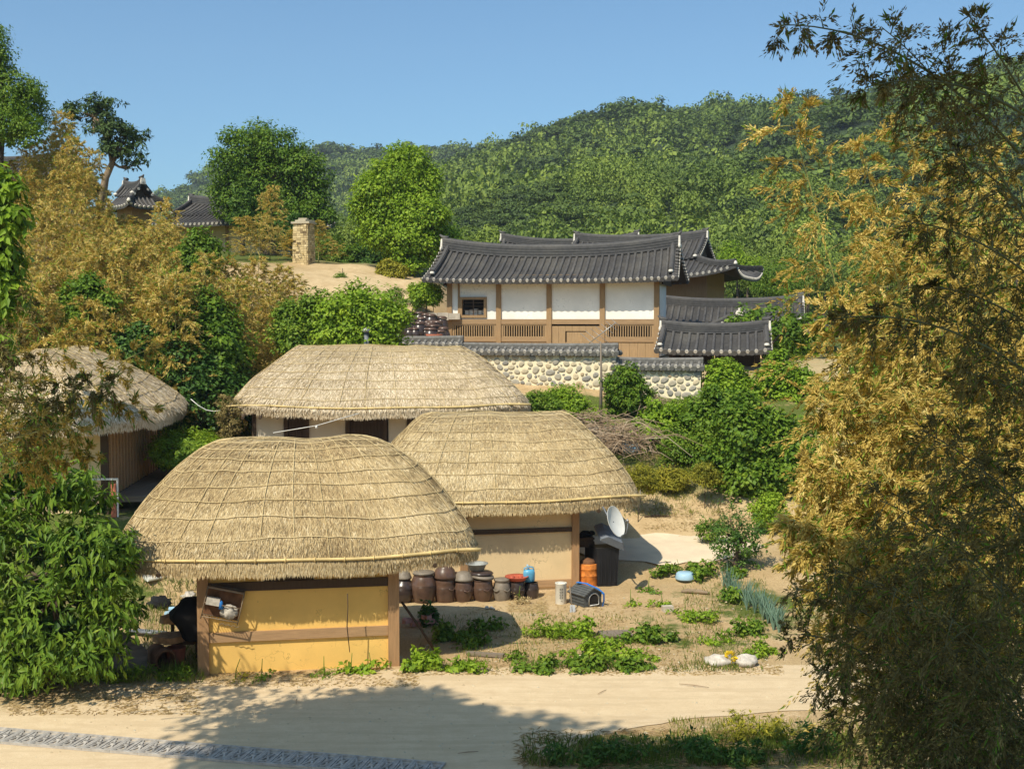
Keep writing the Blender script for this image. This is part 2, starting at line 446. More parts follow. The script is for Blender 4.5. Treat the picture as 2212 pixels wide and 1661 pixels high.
P = np.zeros((len(rx), nv, 3))
for k in range(nv):
    f = k / (nv - 1); P[:, k, 0] = rx; P[:, k, 1] = (near + jit2) * (1 - f) + (far + jit) * f
P[:, :, 2] = np.maximum(gz(P[:, :, 0].ravel(), P[:, :, 1].ravel()).reshape(P.shape[:2]), 0) + .012
mb = MB(); mb.grid(P, flip=True); road = mb.build('road', M['packed_road'])
tag(road, 'pale sandy concrete lane crossing the foreground', 'road', kind='structure')
Xr, Yr = P[:, :, 0].ravel(), P[:, :, 1].ravel()
lt_ = np.clip(.55 * blob(Xr, Yr, -10, 22.9, 4.2, .95) + .25 * blob(Xr, Yr, -5.0, 24.2, 3.0, .6) + .36 * np.clip(1 - (np.interp(Xr, rx, far) - Yr) / .45, 0, 1), 0, .6)
point_attr(road, 'litter', lt_)

# pale concrete pad in the yard behind the second cottage
M['concrete_pad'] = simple('concrete_pad', (.66, .53, .37), .9, .10, 1.5)
pp = [(3.2, 34.3), (4.2, 34.0), (5.4, 34.1), (6.4, 34.6), (7.3, 35.6), (6.2, 36.7), (4.6, 37.0), (2.6, 36.9), (1.4, 36.4), (1.6, 35.0)]
mb = MB()
cx_, cy_ = 4.3, 35.5
ring = []
for rr in (0.0, .35, .7, .9, 1.0):
    row = []
    for k in range(60):
        q = k / 60 * len(pp); i0 = int(q) % len(pp); f = q - int(q); i1 = (i0 + 1) % len(pp)
        x = pp[i0][0] * (1 - f) + pp[i1][0] * f; y = pp[i0][1] * (1 - f) + pp[i1][1] * f
        w = 1 + .10 * noise.noise(Vector((x * 1.3, y * 1.3, 1))) + .05 * noise.noise(Vector((x * 5, y * 5, 4)))
        x = cx_ + (x - cx_) * rr * w; y = cy_ + (y - cy_) * rr * w
        row.append((x, y, gz1(x, y) + .06 - .03 * rr))
    row.append(row[0]); ring.append(row)
mb.grid(np.array(ring), flip=True)
tag(mb.build('pavement', M['concrete_pad']), 'pale concrete pad in the yard', 'pavement', kind='structure')

# ---------------------------------------------------------------- wooded hills
HP = np.array([(0, 700), (500, 640), (620, 560), (760, 470), (900, 392), (1000, 345), (1100, 306), (1200, 279), (1300, 243), (1360, 228), (1430, 232), (1500, 240), (1560, 232), (1640, 222), (1730, 205), (1800, 202), (1890, 188), (2000, 175), (2110, 152), (2210, 128), (2500, 80), (3200, 60)], float)
HF = np.array([(-900, 600), (100, 520), (200, 470), (300, 438), (360, 414), (450, 372), (560, 332), (680, 318), (760, 316), (830, 322), (945, 322), (1100, 310), (1300, 330), (1500, 350), (2200, 400)], float)
def hill_z(x, y, prof, D, y0, zf, drop, seed):
    px = 1106 + FPX * x / np.maximum(y, 1)
    e = (690 - np.interp(px, prof[:, 0], prof[:, 1])) / FPX
    zr = EYE + D * e - drop
    s = np.clip((y - y0) / (D - y0), 0, 1)
    z = zf + (zr - zf) * s ** 1.12 * (1.0)
    n = np.sin(x * .045 + seed) * np.cos(y * .03 + seed * 2) + .5 * np.sin(x * .11 + y * .07 + seed)
    z = z + n * 4.0 * (s * (1 - s) * 4) * np.clip((zr - zf) / 40, 0, 1)
    z = np.where(y > D, zr - (y - D) * .45, z)
    return np.maximum(z, zf - 3)
near_args = (HP, 370.0, 92.0, 6.0, 3.0, 1.0)
far_args = (HF, 640.0, 300.0, 8.0, 3.2, 4.0)
M['hill_soil'] = simple('hill_soil', (.028, .045, .016), 0.95, .4, .15)
def hill_mesh(args, x0, x1, y0, y1, step, label):
    xs = np.arange(x0, x1, step); ys = np.arange(y0, y1, step)
    A, B = np.meshgrid(xs, ys, indexing='ij')
    Z = hill_z(A.ravel(), B.ravel(), *args).reshape(A.shape)
    mb = MB(); mb.grid(np.stack([A, B, Z], -1), flip=True)
    o = mb.build('hill', M['hill_soil']); tag(o, label, 'hill', kind='structure'); return o
hill_mesh(near_args, -260, 420, 88, 520, 6, 'wooded hillside rising behind the tiled house')
hill_mesh(far_args, -420, 520, 300, 800, 10, 'farther wooded ridge behind the hillside')

def quads_from(P, D, Nn, L, W, fold=0.0):
    """leaf quads: base, side, tip, side"""
    D = norm(D); Sd = norm(np.cross(D, Nn)); U = np.cross(Sd, D)
    L = np.broadcast_to(L, (len(P),))[:, None]; W = np.broadcast_to(W, (len(P),))[:, None]
    m = P + D * L * .48 + U * (fold * L)
    v = np.stack([P, m + Sd * W * .5, P + D * L, m - Sd * W * .5], 1).reshape(-1, 3)
    f = np.arange(len(P) * 4).reshape(-1, 4)
    return v, f

def crown_template(n, pine, r_):
    """unit crown: dome about 1 wide, leaf quads lying on lumps"""
    nl = 16 if not pine else 14
    lv = r_.normal(size=(nl, 3)); lv[:, 2] = np.abs(lv[:, 2]) * .9 - .15; lv = norm(lv)
    lc = lv * (r_.uniform(.45, .72, (nl, 1))) * np.array([1, 1, .95 if not pine else .8])
    lr = r_.uniform(.28, .46, nl)
    k = r_.integers(0, nl, n)
    d = norm(r_.normal(size=(n, 3)))
    d[:, 2] = np.where(d[:, 2] < -.2, -d[:, 2], d[:, 2])
    if pine: P = lc[k] + d * lr[k][:, None] * np.array([1.1, 1.1, .35])
    else: P = lc[k] + d * lr[k][:, None]
    Nn = norm(d + r_.normal(size=(n, 3)) * .35 + (np.array([0, 0, .8]) if pine else np.array([0, 0, .2])))
    D = norm(np.cross(Nn, r_.normal(size=(n, 3))))
    sz = r_.uniform(.10, .24, n) * (260 / n) ** .45
    v, f = quads_from(P - D * sz[:, None] * .5, D, Nn, sz, sz * r_.uniform(.5, .9, n), .05)
    return v, r_.uniform(-.16, .16, n) + r_.uniform(-.07, .07, nl)[k]

def forest(args, n, pxr, yr, tpl_n, seed, rmin, rmax, name, label, bright):
    r_ = np.random.default_rng(seed)
    T = [crown_template(tpl_n, i % 2 == 1, r_) for i in range(10)]
    px = r_.uniform(pxr[0], pxr[1], n); yy = np.sqrt(r_.uniform(yr[0] ** 2, yr[1] ** 2, n)); xx = (px - 1106) / FPX * yy
    z = hill_z(xx, yy, *args)
    reg = np.array([noise.noise(Vector((float(a) * .018, float(b_) * .018, seed))) for a, b_ in zip(xx, yy)])
    up = (yy - yr[0]) / (yr[1] - yr[0])
    mb = MB()
    for i in range(n):
        s = rmin + (rmax - rmin) * r_.uniform(0, 1) ** 1.6
        pine = (reg[i] + .9 * up[i] - .42 + r_.uniform(-.22, .22) + .5 * (px[i] > 1560) * (1 - up[i])) > 0.08
        v, t = T[(2 * r_.integers(0, 5)) + (1 if pine else 0)]
        a = r_.uniform(0, 6.28); c, s_ = math.cos(a), math.sin(a)
        hgt = s * (r_.uniform(1.0, 1.5) if not pine else r_.uniform(.9, 1.3))
        vv = v @ np.array([[c, s_, 0], [-s_, c, 0], [0, 0, 1]]) * np.array([s, s, hgt]) + np.array([xx[i], yy[i], z[i] + s * r_.uniform(.05, .5)])
        base = (.25 if pine else .58) + (r_.uniform(-.14, .14) if pine else r_.uniform(-.24, .20)) + bright + .12 * reg[i] - .05 * up[i]
        mb.v.append(vv); m_ = len(t)
        mb.f.append((np.arange(m_ * 4).reshape(-1, 4) + mb.n, np.zeros(m_, int), np.clip(t + base, 0, 1), False)); mb.n += len(vv)
    o = mb.build(name, M['forest']); tag(o, label, 'forest', kind='stuff')
    return o
forest(near_args, 1050, (480, 2500), (96, 185), 900, 11, 1.5, 4.2, 'forest', 'mixed pine and broadleaf forest on the lower hillside', .03)
forest(near_args, 3000, (560, 2450), (180, 374), 220, 12, 1.7, 4.8, 'forest', 'mixed pine and broadleaf forest on the upper hillside', .0)
forest(far_args, 1900, (150, 1350), (420, 646), 110, 13, 3.5, 6.0, 'forest', 'distant forest on the farther ridge', .02)

# faint summer air: far slopes fade a little
hm, hnt, hb = newmat('summer_air'); hnt.nodes.remove(hb)
pv = hnt.nodes.new('ShaderNodeVolumePrincipled'); pv.inputs['Color'].default_value = (.74, .84, 1, 1); pv.inputs['Density'].default_value = .00024
hnt.links.new(pv.outputs[0], hnt.nodes['Material Output'].inputs['Volume'])
mb = MB(); mb.bbox((-470, -40, -4.5), (580, 860, 190)); tag(mb.build('haze', hm), 'faint summer haze over the valley', 'haze', kind='stuff')
# ---------------------------------------------------------------- thatched cottages
M['straw'] = tonal('straw', [(0.0, (.19, .125, .06)), (0.3, (.40, .285, .14)), (0.6, (.58, .44, .23)), (0.85, (.67, .54, .33)), (1.0, (.80, .67, .43))], 0.8, 0.0, noise_amt=.26, nsc=.9)
M['straw_pale'] = tonal('straw_pale', [(0.0, (.25, .18, .11)), (0.3, (.46, .355, .225)), (0.6, (.64, .51, .335)), (0.85, (.73, .61, .43)), (1.0, (.82, .71, .54))], 0.85, 0.0, noise_amt=.2, nsc=.9)
def thatch_base():
    m, nt, b = newmat('thatch')
    f = nz(nt, 30, 5, 0.7); g = nz(nt, 1.0, 4, .6)
    c = ramp(nt, f, [(0.3, (.28, .195, .095)), (0.55, (.45, .335, .175)), (0.8, (.58, .45, .25))])
    c = mixc(nt, g, c, (.40, .32, .20))
    nt.links.new(c, b.inputs['Base Color']); b.inputs['Roughness'].default_value = .95; b.inputs['Specular IOR Level'].default_value = .1
    bump(nt, b, f, .8, .04); return m
M['thatch'] = thatch_base()
M['rope'] = tonal('rope', [(0, (.42, .30, .14)), (.5, (.58, .44, .22)), (1, (.70, .56, .32))], .85)
M['pole'] = simple('pole', (.62, .46, .20), .6, .3, 3, stretch=(1, 1, 1))
M['post_wood'] = wood('post_wood', (.47, .275, .135))
M['beam_wood'] = wood('beam_wood', (.50, .31, .16), vertical=False)
M['dark_wood'] = wood('dark_wood', (.10, .065, .04))
M['grey_wood'] = wood('grey_wood', (.27, .215, .16), vertical=False)
def plaster(name, c, spots=(.30, .19, .07), amt=.56):
    m, nt, b = newmat(name)
    big = nz(nt, .9, 5, .6); sp = nz(nt, 9, 4, .6); fine = nz(nt, 45, 3, .6)
    col = ramp(nt, big, [(.3, tuple(x * .86 for x in c)), (.7, tuple(min(1, x * 1.06) for x in c))])
    col = mixc(nt, ramp(nt, sp, [(amt + .1, (0, 0, 0)), (amt + .2, (.55, .55, .55))]), col, spots)
    nt.links.new(col, b.inputs['Base Color']); b.inputs['Roughness'].default_value = .9; b.inputs['Specular IOR Level'].default_value = .12
    vo = nt.nodes.new('ShaderNodeTexVoronoi'); vo.feature = 'DISTANCE_TO_EDGE'; vo.inputs['Scale'].default_value = 1.7
    tc = nt.nodes.new('ShaderNodeTexCoord'); wv = nt.nodes.new('ShaderNodeVectorMath'); wv.operation = 'ADD'; nw = nt.nodes.new('ShaderNodeTexNoise'); nw.inputs['Scale'].default_value = 3.0; nw.inputs['Detail'].default_value = 5.0
    nt.links.new(tc.outputs['Object'], nw.inputs['Vector']); nt.links.new(tc.outputs['Object'], wv.inputs[0]); nt.links.new(nw.outputs['Color'], wv.inputs[1]); nt.links.new(wv.outputs[0], vo.inputs['Vector'])
    mk = nt.nodes.new('ShaderNodeMath'); mk.operation = 'MULTIPLY'
    nt.links.new(ramp(nt, vo.outputs['Distance'], [(.0, (1, 1, 1)), (.014, (0, 0, 0))]), mk.inputs[0]); nt.links.new(ramp(nt, big, [(.5, (0, 0, 0)), (.6, (.75, .75, .75))]), mk.inputs[1])
    col2 = mixc(nt, mk.outputs[0], col, tuple(x * .35 for x in c))
    nt.links.new(col2, b.inputs['Base Color'])
    bump(nt, b, big, .2, .01); return m
M['ochre_plaster'] = plaster('ochre_plaster', (.84, .53, .155))
M['beige_plaster'] = plaster('beige_plaster', (.76, .57, .32), (.45, .30, .14), .62)
M['cream_plaster'] = plaster('cream_plaster', (.70, .60, .45), (.45, .36, .24), .62)
M['dark_void'] = simple('dark_void', (.02, .016, .012), .9, .3, 2)  # near-black panels stand in for the shade inside openings

def superellipse(a, b, n, m):
    th = np.linspace(0, 2 * math.pi, 4001)
    c, s = np.cos(th), np.sin(th)
    x = a * np.sign(c) * np.abs(c) ** (2 / n); y = b * np.sign(s) * np.abs(s) ** (2 / n)
    L = np.concatenate([[0], np.cumsum(np.hypot(np.diff(x), np.diff(y)))])
    q = np.linspace(0, L[-1], m + 1)[:-1]
    return np.stack([np.interp(q, L, x), np.interp(q, L, y)], 1)

def thatch_roof(parent, center, a, b, n, z0, H, r, p=1.5, lift=None, seed=1, strands=20000, s_len=.3, s_wid=.013, rings=9, downs=None, thick=.28, ridge_w=.10, pole_side=True, pole_ext=-.06, sag=0.0, corner=0.0, grey=0.0, profile=None, straw='straw'):
    r_ = np.random.default_rng(seed)
    m = 200; nt_ = 26
    E = superellipse(a, b, n, m)
    Rg = np.stack([r * E[:, 0] / a, ridge_w * E[:, 1] / b], 1)
    ang = np.arctan2(E[:, 1] / b, E[:, 0] / a)
    lf = np.zeros(m) + corner * (np.abs(np.sin(2 * ang)) ** 4)
    if lift is not None: lf = lf + np.array([lift(x / a, y / b) for x, y in E])
    ts = np.linspace(0, 1, nt_)
    def prof(t): return 1 - (1 - t) ** p if profile is None else np.interp(t, profile[0], profile[1])
    G = np.zeros((nt_, m, 3))
    for i, t in enumerate(ts):
        xy = E * (1 - t) + Rg * t
        z = z0 + H * prof(t) + lf * (1 - t) ** 2.2 - sag * np.exp(-((xy[:, 0] - 0) / max(r, .1)) ** 2) * t ** 3
        G[i, :, :2] = xy; G[i, :, 2] = z
    nn_ = np.array([noise.noise(Vector((float(q[0]) * .9, float(q[1]) * .9, float(q[2]) + seed))) for q in G.reshape(-1, 3)]).reshape(nt_, m)
    n2_ = np.array([noise.noise(Vector((float(q[0]) * 2.7, float(q[1]) * 2.7, float(q[2]) + seed))) for q in G.reshape(-1, 3)]).reshape(nt_, m)
    G[:, :, 2] += nn_ * .07 + n2_ * .025
    cen = np.array([center[0], center[1], 0.0])
    def close(Q): return np.concatenate([Q, Q[:, :1]], 1)
    # edge and underside
    ed = []
    for k, (f, dz) in enumerate([(1.0, 0.0), (1.012, -thick * .4), (1.0, -thick * .8), (.985, -thick), (.80, -thick * .82), (.45, -thick * .4), (0.05, 0)]):
        q = G[0].copy(); q[:, :2] *= f; q[:, 2] = z0 + lf * min(1, f ** 3) + dz + (nn_[0] * .07); 
        if k in (2, 3): q[:, 2] += r_.normal(size=m) * .018
        ed.append(q)
    ed = np.array(ed)
    mb = MB()
    mb.grid(close(G) + cen, 0); mb.grid(close(ed) + cen, 0, flip=True)
    # straws lying down the slope
    fu = r_.uniform(0, m, strands); ft = 1 - np.sqrt(r_.uniform(0.0, 1.0, strands)); ft = np.clip(ft * 1.02 - .01, 0, .999)
    def ev(fu, ft):
        i0 = np.floor(fu).astype(int) % m; i1 = (i0 + 1) % m; f = (fu - np.floor(fu))[:, None]
        q = np.clip(ft, 0, 1) * (nt_ - 1); j0 = np.minimum(q.astype(int), nt_ - 2); g = (q - j0)[:, None]
        A = G[j0, i0] * (1 - f) + G[j0, i1] * f; B = G[j0 + 1, i0] * (1 - f) + G[j0 + 1, i1] * f
        return A * (1 - g) + B * g
    Pp = ev(fu, ft); Pd = ev(fu, ft + .05) - ev(fu, ft - .0)
    dn = -norm(Pd + 1e-6)
    side = norm(ev(fu + .5, ft) - ev(fu - .5, ft) + 1e-6)
    nrm = norm(np.cross(side, dn)); nrm *= np.sign(nrm[:, 2:3] + 1e-6)
    L = s_len * r_.uniform(.5, 1.3, strands); W = s_wid * r_.uniform(.6, 1.5, strands)
    D = norm(dn + side * r_.normal(size=(strands, 1)) * .26 + nrm * (r_.uniform(-.02, .045, (strands, 1))))
    mid = norm(nrm + side * r_.normal(size=(strands, 1)) * .35)
    v, f = quads_from(Pp + nrm * .008, D, mid, L, W)
    # weathered grey blotches up the slope, golden straw by the eave
    blot = np.array([noise.noise(Vector((float(q[0]) * .8, float(q[1]) * .8, seed * 3.1))) for q in Pp])
    bands = .07 * np.sin(ft * 34 + blot * 5)
    tone = np.clip(  .50 - .12 * ft - grey + .22 * blot + bands + r_.normal(size=strands) * .21, 0, 1)
    mb.add((v + cen), f, 1, tone)
    # ragged fringe under the eave
    nf = int(strands * .26)
    fu = r_.uniform(0, m, nf); i0 = fu.astype(int) % m; i1 = (i0 + 1) % m; g = (fu - fu.astype(int))[:, None]
    B0 = (ed[1][i0] * (1 - g) + ed[1][i1] * g); B0[:, 2] -= r_.uniform(-.10, thick * .50, nf)
    outw = np.concatenate([norm(B0[:, :2]), np.zeros((nf, 1))], 1)
    D = norm(np.array([0, 0, -1.0]) + outw * r_.uniform(-.06, .08, (nf, 1)) + r_.normal(size=(nf, 3)) * .06)
    v, f = quads_from(B0 + outw * .012, D, norm(outw + r_.normal(size=(nf, 3)) * .4), r_.uniform(.07, .14, nf), s_wid * r_.uniform(.7, 1.6, nf))
    mb.add(v + cen, f, 1, np.clip(.62 + r_.normal(size=nf) * .15, 0, 1))
    roof = mb.build('roof', [M['thatch'], M[straw]], parent)
    # rope net
    rb = MB()
    for k in range(rings):
        t = .06 + .90 * (k / (rings - 1)) ** 1.0 if rings > 1 else .5
        uu = np.arange(0, m + 1, 2) % m
        tt = t + .008 * np.sin(uu * .09 + k * 2) + .0015 * r_.normal(size=len(uu))
        Q = ev(uu.astype(float), np.clip(tt, 0.01, .985)); Q = Q + np.array([0, -.012, .040]); Q[-1] = Q[0]
        rb.tube(Q + cen, .0085, 4, 0, r_.uniform(.5, .85), caps=False)
    for k in range(downs or 24):
        u = (k + r_.uniform(-.25, .25)) * m / (downs or 24)
        tt = np.linspace(0.0, .97, 22)
        Q = ev(u + r_.normal() * .8 * (1 - tt) + .25 * np.sin(tt * 5 + k), tt) + np.array([0, -.012, .040])
        q0 = Q[0].copy(); q0[:2] *= 1.012; q0[2] -= thick * .5
        rb.tube(np.concatenate([[q0], Q]) + cen, .008, 4, 0, r_.uniform(.45, .8), caps=False)
    rb.build('rope_net', M['rope'], roof)
    # bamboo pole tied along the front eave
    if pole_side:
        xs = np.linspace(-a - pole_ext, a + pole_ext, 26)
        fr = G[0][(E[:, 1] < 0)]; o = np.argsort(fr[:, 0]); fr = fr[o]
        zz = np.interp(xs, fr[:, 0], fr[:, 2]); yy = np.interp(xs, fr[:, 0], fr[:, 1])
        keep = np.abs(xs) < a * .90
        lim = np.interp(a * .86, fr[:, 0], fr[:, 1])
        yy = np.minimum(yy, lim)
        zz = np.convolve(np.pad(zz, 2, 'edge'), np.ones(5) / 5, 'valid')
        pb = MB(); pb.tube(np.stack([xs, yy - .035, zz + .015], 1) + cen, np.linspace(.026, .036, 26), 7, 0, None)
        for k in range(12):
            x = -a * .85 + k * a * 1.7 / 11
            pb.tube(np.array([[x, np.interp(x, xs, yy) - .035 + .045 * math.cos(q), np.interp(x, xs, zz) + .015 + .045 * math.sin(q)] for q in np.linspace(0, 6.3, 8)]) + cen, .012, 4, 0, None, caps=False)
        pb.build('eave_pole', M['pole'], roof)
    return roof, G, ev

def rafters(parent, xs, y, z, tilt=.18, L=.9, r=.05):
    for x in xs:
        b_ = MB(); b_.tube([[x, y, z], [x + .01, y + L * .5, z + tilt * L * .5], [x, y + L, z + tilt * L]], r, 7)
        b_.build('rafter', M['dark_wood'], parent)

def shell(parent, w, dep, h, mat, t=.10, front=True, zb=0.0, yoff=.05):
    """rear and side walls"""
    b_ = MB()
    if front: b_.bbox((0.02, yoff, zb), (w - .02, yoff + t, h))
    b_.bbox((.02, yoff + t + .003, zb), (.02 + t, dep - .003, h)); b_.bbox((w - .02 - t, yoff + t + .003, zb), (w - .02, dep - .003, h))
    b_.bbox((.02, dep, zb), (w - .02, dep + t, h))
    return b_

# --- nearest cottage
c1 = thing('thatched_cottage', 'nearest thatched cottage with ochre yellow wall facing the sandy lane', 'cottage', (-6.24, 24.5, 0), rad(10.1))
W1, D1 = 4.0, 2.7
wb = MB()
wb.bbox((.2, .055, -.1), (W1 - .2, .15, .66)); wb.bbox((.2, .06, .82), (W1 - .2, .15, 1.66))
wb.bbox((.2, .065, 1.82), (1.28, .15, 2.45)); wb.bbox((2.30, .065, 1.82), (W1 - .2, .15, 2.45))
wb.bbox((.05, .153, -.1), (.15, D1, 2.45)); wb.bbox((W1 - .15, .153, -.1), (W1 - .05, D1, 2.45)); wb.bbox((.153, D1 - .1, -.1), (W1 - .153, D1 - .003, 2.45))
wb.build('wall', M['ochre_plaster'], c1)
for x in (0.0, W1 - .22):
    b_ = MB(); b_.bbox((x, -.03, -.1), (x + .22, .20, 2.5)); b_.build('post', M['post_wood'], c1)
b_ = MB(); b_.bbox((.223, .005, .64), (W1 - .223, .17, .835)); b_.build('rail', M['beam_wood'], c1)
b_ = MB(); b_.bbox((.223, .0, 1.655), (W1 - .223, .18, 1.83)); b_.build('beam', M['dark_wood'], c1)
b_ = MB(); b_.bbox((.223, -.02, 2.28), (W1 - .223, .19, 2.5)); b_.build('beam', M['dark_wood'], c1)
wd = MB()
for x in (1.29, 1.72, 2.16): wd.bbox((x, .03, 1.833), (x + .10, .14, 2.277))
wd.bbox((1.392, .04, 1.833), (2.158, .13, 1.88)); wfr = wd.build('window', M['dark_wood'], c1)
b_ = MB(); b_.bbox((1.30, .16, 1.84), (2.25, .18, 2.27)); b_.build('opening', M['dark_void'], wfr)  # black sheet in place of the unlit room behind the window
rafters(c1, np.linspace(-.7, 4.7, 12), -.34, 2.10, .2, .6)
roof1, G1, ev1 = thatch_roof(c1, (2.02, 1.62), 3.72, 2.14, 3.3, 2.33, 2.24, 1.35, 1.5, seed=3, strands=100000, s_len=.145, s_wid=.0115, rings=9, downs=30, sag=.05, profile=([0, .03, .08, .16, .3, .5, .7, .85, 1.0], [0, .10, .20, .32, .50, .71, .89, .97, 1.0]))

# --- second cottage behind on the right
c2 = thing('thatched_cottage', 'second thatched cottage behind the row of clay jars, dish under its eave', 'cottage', (-2.9, 31.7, 0), rad(11.0))
W2, D2 = 4.75, 4.2
wb = MB()
wb.bbox((.17, .06, .24), (W2 - .17, .16, 1.50)); wb.bbox((.17, .055, 1.62), (W2 - .17, .155, 2.4)); wb.bbox((.02, .04, -.1), (W2 - .02, .17, .06))
wb.bbox((.05, .173, -.1), (.15, D2, 2.4)); wb.bbox((W2 - .15, .173, -.1), (W2 - .05, D2, 2.4)); wb.bbox((.153, D2 - .1, -.1), (W2 - .153, D2 - .003, 2.4))
wb.build('wall', M['beige_plaster'], c2)
for x in (0.0, 1.60, W2 - .19):
    b_ = MB(); b_.bbox((x, -.03, .0), (x + .19, .19, 2.5)); b_.build('post', M['post_wood'], c2)
for x0, x1 in ((.193, 1.597), (1.793, W2 - .193)):
    b_ = MB(); b_.bbox((x0, -.005, .063), (x1, .18, .237)); b_.build('sill', M['beam_wood'], c2)
    b_ = MB(); b_.bbox((x0, .0, 1.503), (x1, .18, 1.617)); b_.build('rail', M['dark_wood'], c2)
    b_ = MB(); b_.bbox((x0, -.02, 2.3), (x1, .18, 2.5)); b_.build('beam', M['dark_wood'], c2)
rafters(c2, np.linspace(-.3, 5.6, 14), -.52, 2.10, .2, .75, .055)
roof2, G2, ev2 = thatch_roof(c2, (2.98, 2.34), 3.62, 2.86, 4.4, 2.39, 2.08, 1.75, 1.5, seed=5, strands=74000, s_len=.155, s_wid=.013, rings=9, downs=26, corner=.05, grey=-.05, profile=([0, .03, .08, .16, .3, .5, .7, .85, 1.0], [0, .08, .17, .28, .46, .67, .87, .96, 1.0]))

# --- third cottage across the upper yard
c3 = thing('thatched_cottage', 'long low thatched cottage below the stone wall, doors in shade', 'cottage', (-8.2, 39.3, 1.86), rad(4.5))
W3, D3 = 7.6, 3.9
wb = shell(c3, W3, D3, 2.45, 0, front=False)
edges = [.0, 1.25, 1.75, 2.0, 3.25, 3.95, 4.25, 4.9, 6.6, 7.6]
for x0, x1 in ((.12, .98), (1.78, 2.92), (4.28, 4.86), (6.25, 6.68), (7.0, 7.45)): wb.bbox((x0, .06, -.2), (x1, .15, 2.45))
wb.build('wall', M['cream_plaster'], c3)
for x in (0.0, 1.0, 1.66, 2.94, 4.12, 4.88, 6.12, 6.70, 7.47):
    b_ = MB(); b_.bbox((x, -.02, -.2), (x + .12, .17, 2.5)); b_.build('post', M['dark_wood'], c3)
for x0, x1, op in ((1.123, 1.657, 0), (3.063, 4.117, 1), (5.003, 6.117, 2), (6.823, 6.997, 0)):
    d_ = MB()
    for k in range(int((x1 - x0) / .11)):
        xx = x0 + .02 + k * .11; d_.bbox((xx, .07, .1), (xx + .045, .11, 2.3))
    d_.bbox((x0, .112, -.1), (x1, .14, 2.45)); d_.bbox((x0, .055, 2.303), (x1, .11, 2.45)); d_.bbox((x0, .055, -.1), (x1, .11, .097))
    d_.build('door', M['dark_wood'], c3)
b_ = MB(); b_.bbox((.123, -.01, 2.46), (W3 - .123, .16, 2.6)); b_.build('beam', M['dark_wood'], c3)
b_ = MB(); b_.bbox((-.3, -.9, -.25), (W3 + .3, -.003, .12)); b_.build('porch', M['grey_wood'], c3)
roof3, G3, ev3 = thatch_roof(c3, (4.02, 1.95), 4.85, 2.95, 3.2, 2.44, 1.86, 2.60, 1.35, seed=8, strands=48000, s_len=.20, s_wid=.015, rings=8, downs=30, corner=.07, thick=.28, grey=-.08, straw='straw_pale', profile=([0, .04, .1, .3, .6, .8, .93, 1.0], [0, .09, .18, .42, .72, .89, .975, 1.0]))
rafters(c3, np.linspace(-.2, 7.8, 16), -.72, 2.15, .2, .85, .05)

# --- left cottage with the slatted wall and deck, long side running away from the lane
c4 = thing('thatched_cottage', 'left thatched cottage with slatted side wall and wooden deck, half behind dry bamboo', 'cottage', (-11.05, 33.9, 1.72), rad(5.0))
L4, B4 = 7.3, 4.2          # local +y runs away along the right-hand wall; building lies on -x
wb = MB()
wb.bbox((-B4, .0, -.4), (-.16, .1, 2.5)); wb.bbox((-B4, L4 - .1, -.3), (-.16, L4, 2.5)); wb.bbox((-B4 - .1, .0, -.3), (-B4 - .003, L4, 2.5))
wb.build('wall', M['beige_plaster'], c4)
b_ = MB(); b_.bbox((-.12, .163, -.3), (-.04, L4 - .16, 2.5)); b_.build('wall', M['cream_plaster'], c4)['label'] = 'pale side wall behind the slats'
for y in (0.0, L4 - .16):
    b_ = MB(); b_.bbox((-.157, y, -.4), (.03, y + .157, 2.55)); b_.build('post', M['dark_wood'], c4)
for k in range(17):
    y = .36 + k * .40
    b_ = MB(); b_.bbox((-.037, y, .45), (.035, y + .17, 2.45)); b_.build('slat', M['beam_wood'], c4)
b_ = MB(); b_.bbox((-.03, .163, .30), (.045, L4 - .163, .447)); b_.build('rail', M['dark_wood'], c4)
dk = MB()
for k in range(9): dk.bbox((.05 + k * .105, .55, .40), (.05 + k * .105 + .099, L4 - .5, .44))
for y in (.6, 2.5, 4.4, 6.3): dk.bbox((.85, y, -.4), (.97, y + .12, .397))
dk.bbox((.06, .56, .28), (.98, .62, .396))
dk.build('deck', M['grey_wood'], c4)
roof4, G4, ev4 = thatch_roof(c4, (-2.05, 3.7), 3.1, 4.9, 4.6, 2.52, 1.95, .12, 1.35, seed=9, strands=40000, s_len=.20, s_wid=.015, rings=7, downs=26, corner=.20, thick=.32, ridge_w=2.3, pole_side=False, grey=-.10, straw='straw_pale', profile=([0, .04, .1, .3, .6, .8, .93, 1.0], [0, .09, .18, .42, .72, .89, .975, 1.0]))
# ---------------------------------------------------------------- tiled houses
def tile_mat(name, c, var=.3):
    m, nt, b = newmat(name)
    f = nz(nt, 7, 5, .65); g = nz(nt, .8, 4, .6); h = nz(nt, 40, 3, .6)
    col = ramp(nt, f, [(.28, tuple(x * (1 - var) for x in c)), (.72, tuple(x * (1 + var) for x in c))])
    col = mixc(nt, ramp(nt, g, [(.45, (0, 0, 0)), (.75, (.45, .45, .45))]), col, (.16, .145, .12))
    t = attr(nt); col = mixc(nt, t, col, ramp(nt, t, [(0, (.55, .55, .55)), (1, (1.4, 1.36, 1.3))]), 'MULTIPLY')
    nt.links.new(col, b.inputs['Base Color']); b.inputs['Roughness'].default_value = .62; b.inputs['Specular IOR Level'].default_value = .35
    bump(nt, b, h, .4, .01); return m
M['roof_tile'] = tile_mat('roof_tile', (.075, .070, .068))
M['roof_trough'] = tile_mat('roof_trough', (.050, .046, .043))
M['coping_tile'] = tile_mat('coping_tile', (.17, .16, .145), .4)
M['lime'] = simple('lime', (.68, .62, .53), .9, .22, 8, bmp=.4)
M['cap_lime'] = simple('cap_lime', (.52, .47, .40), .9, .35, 14)
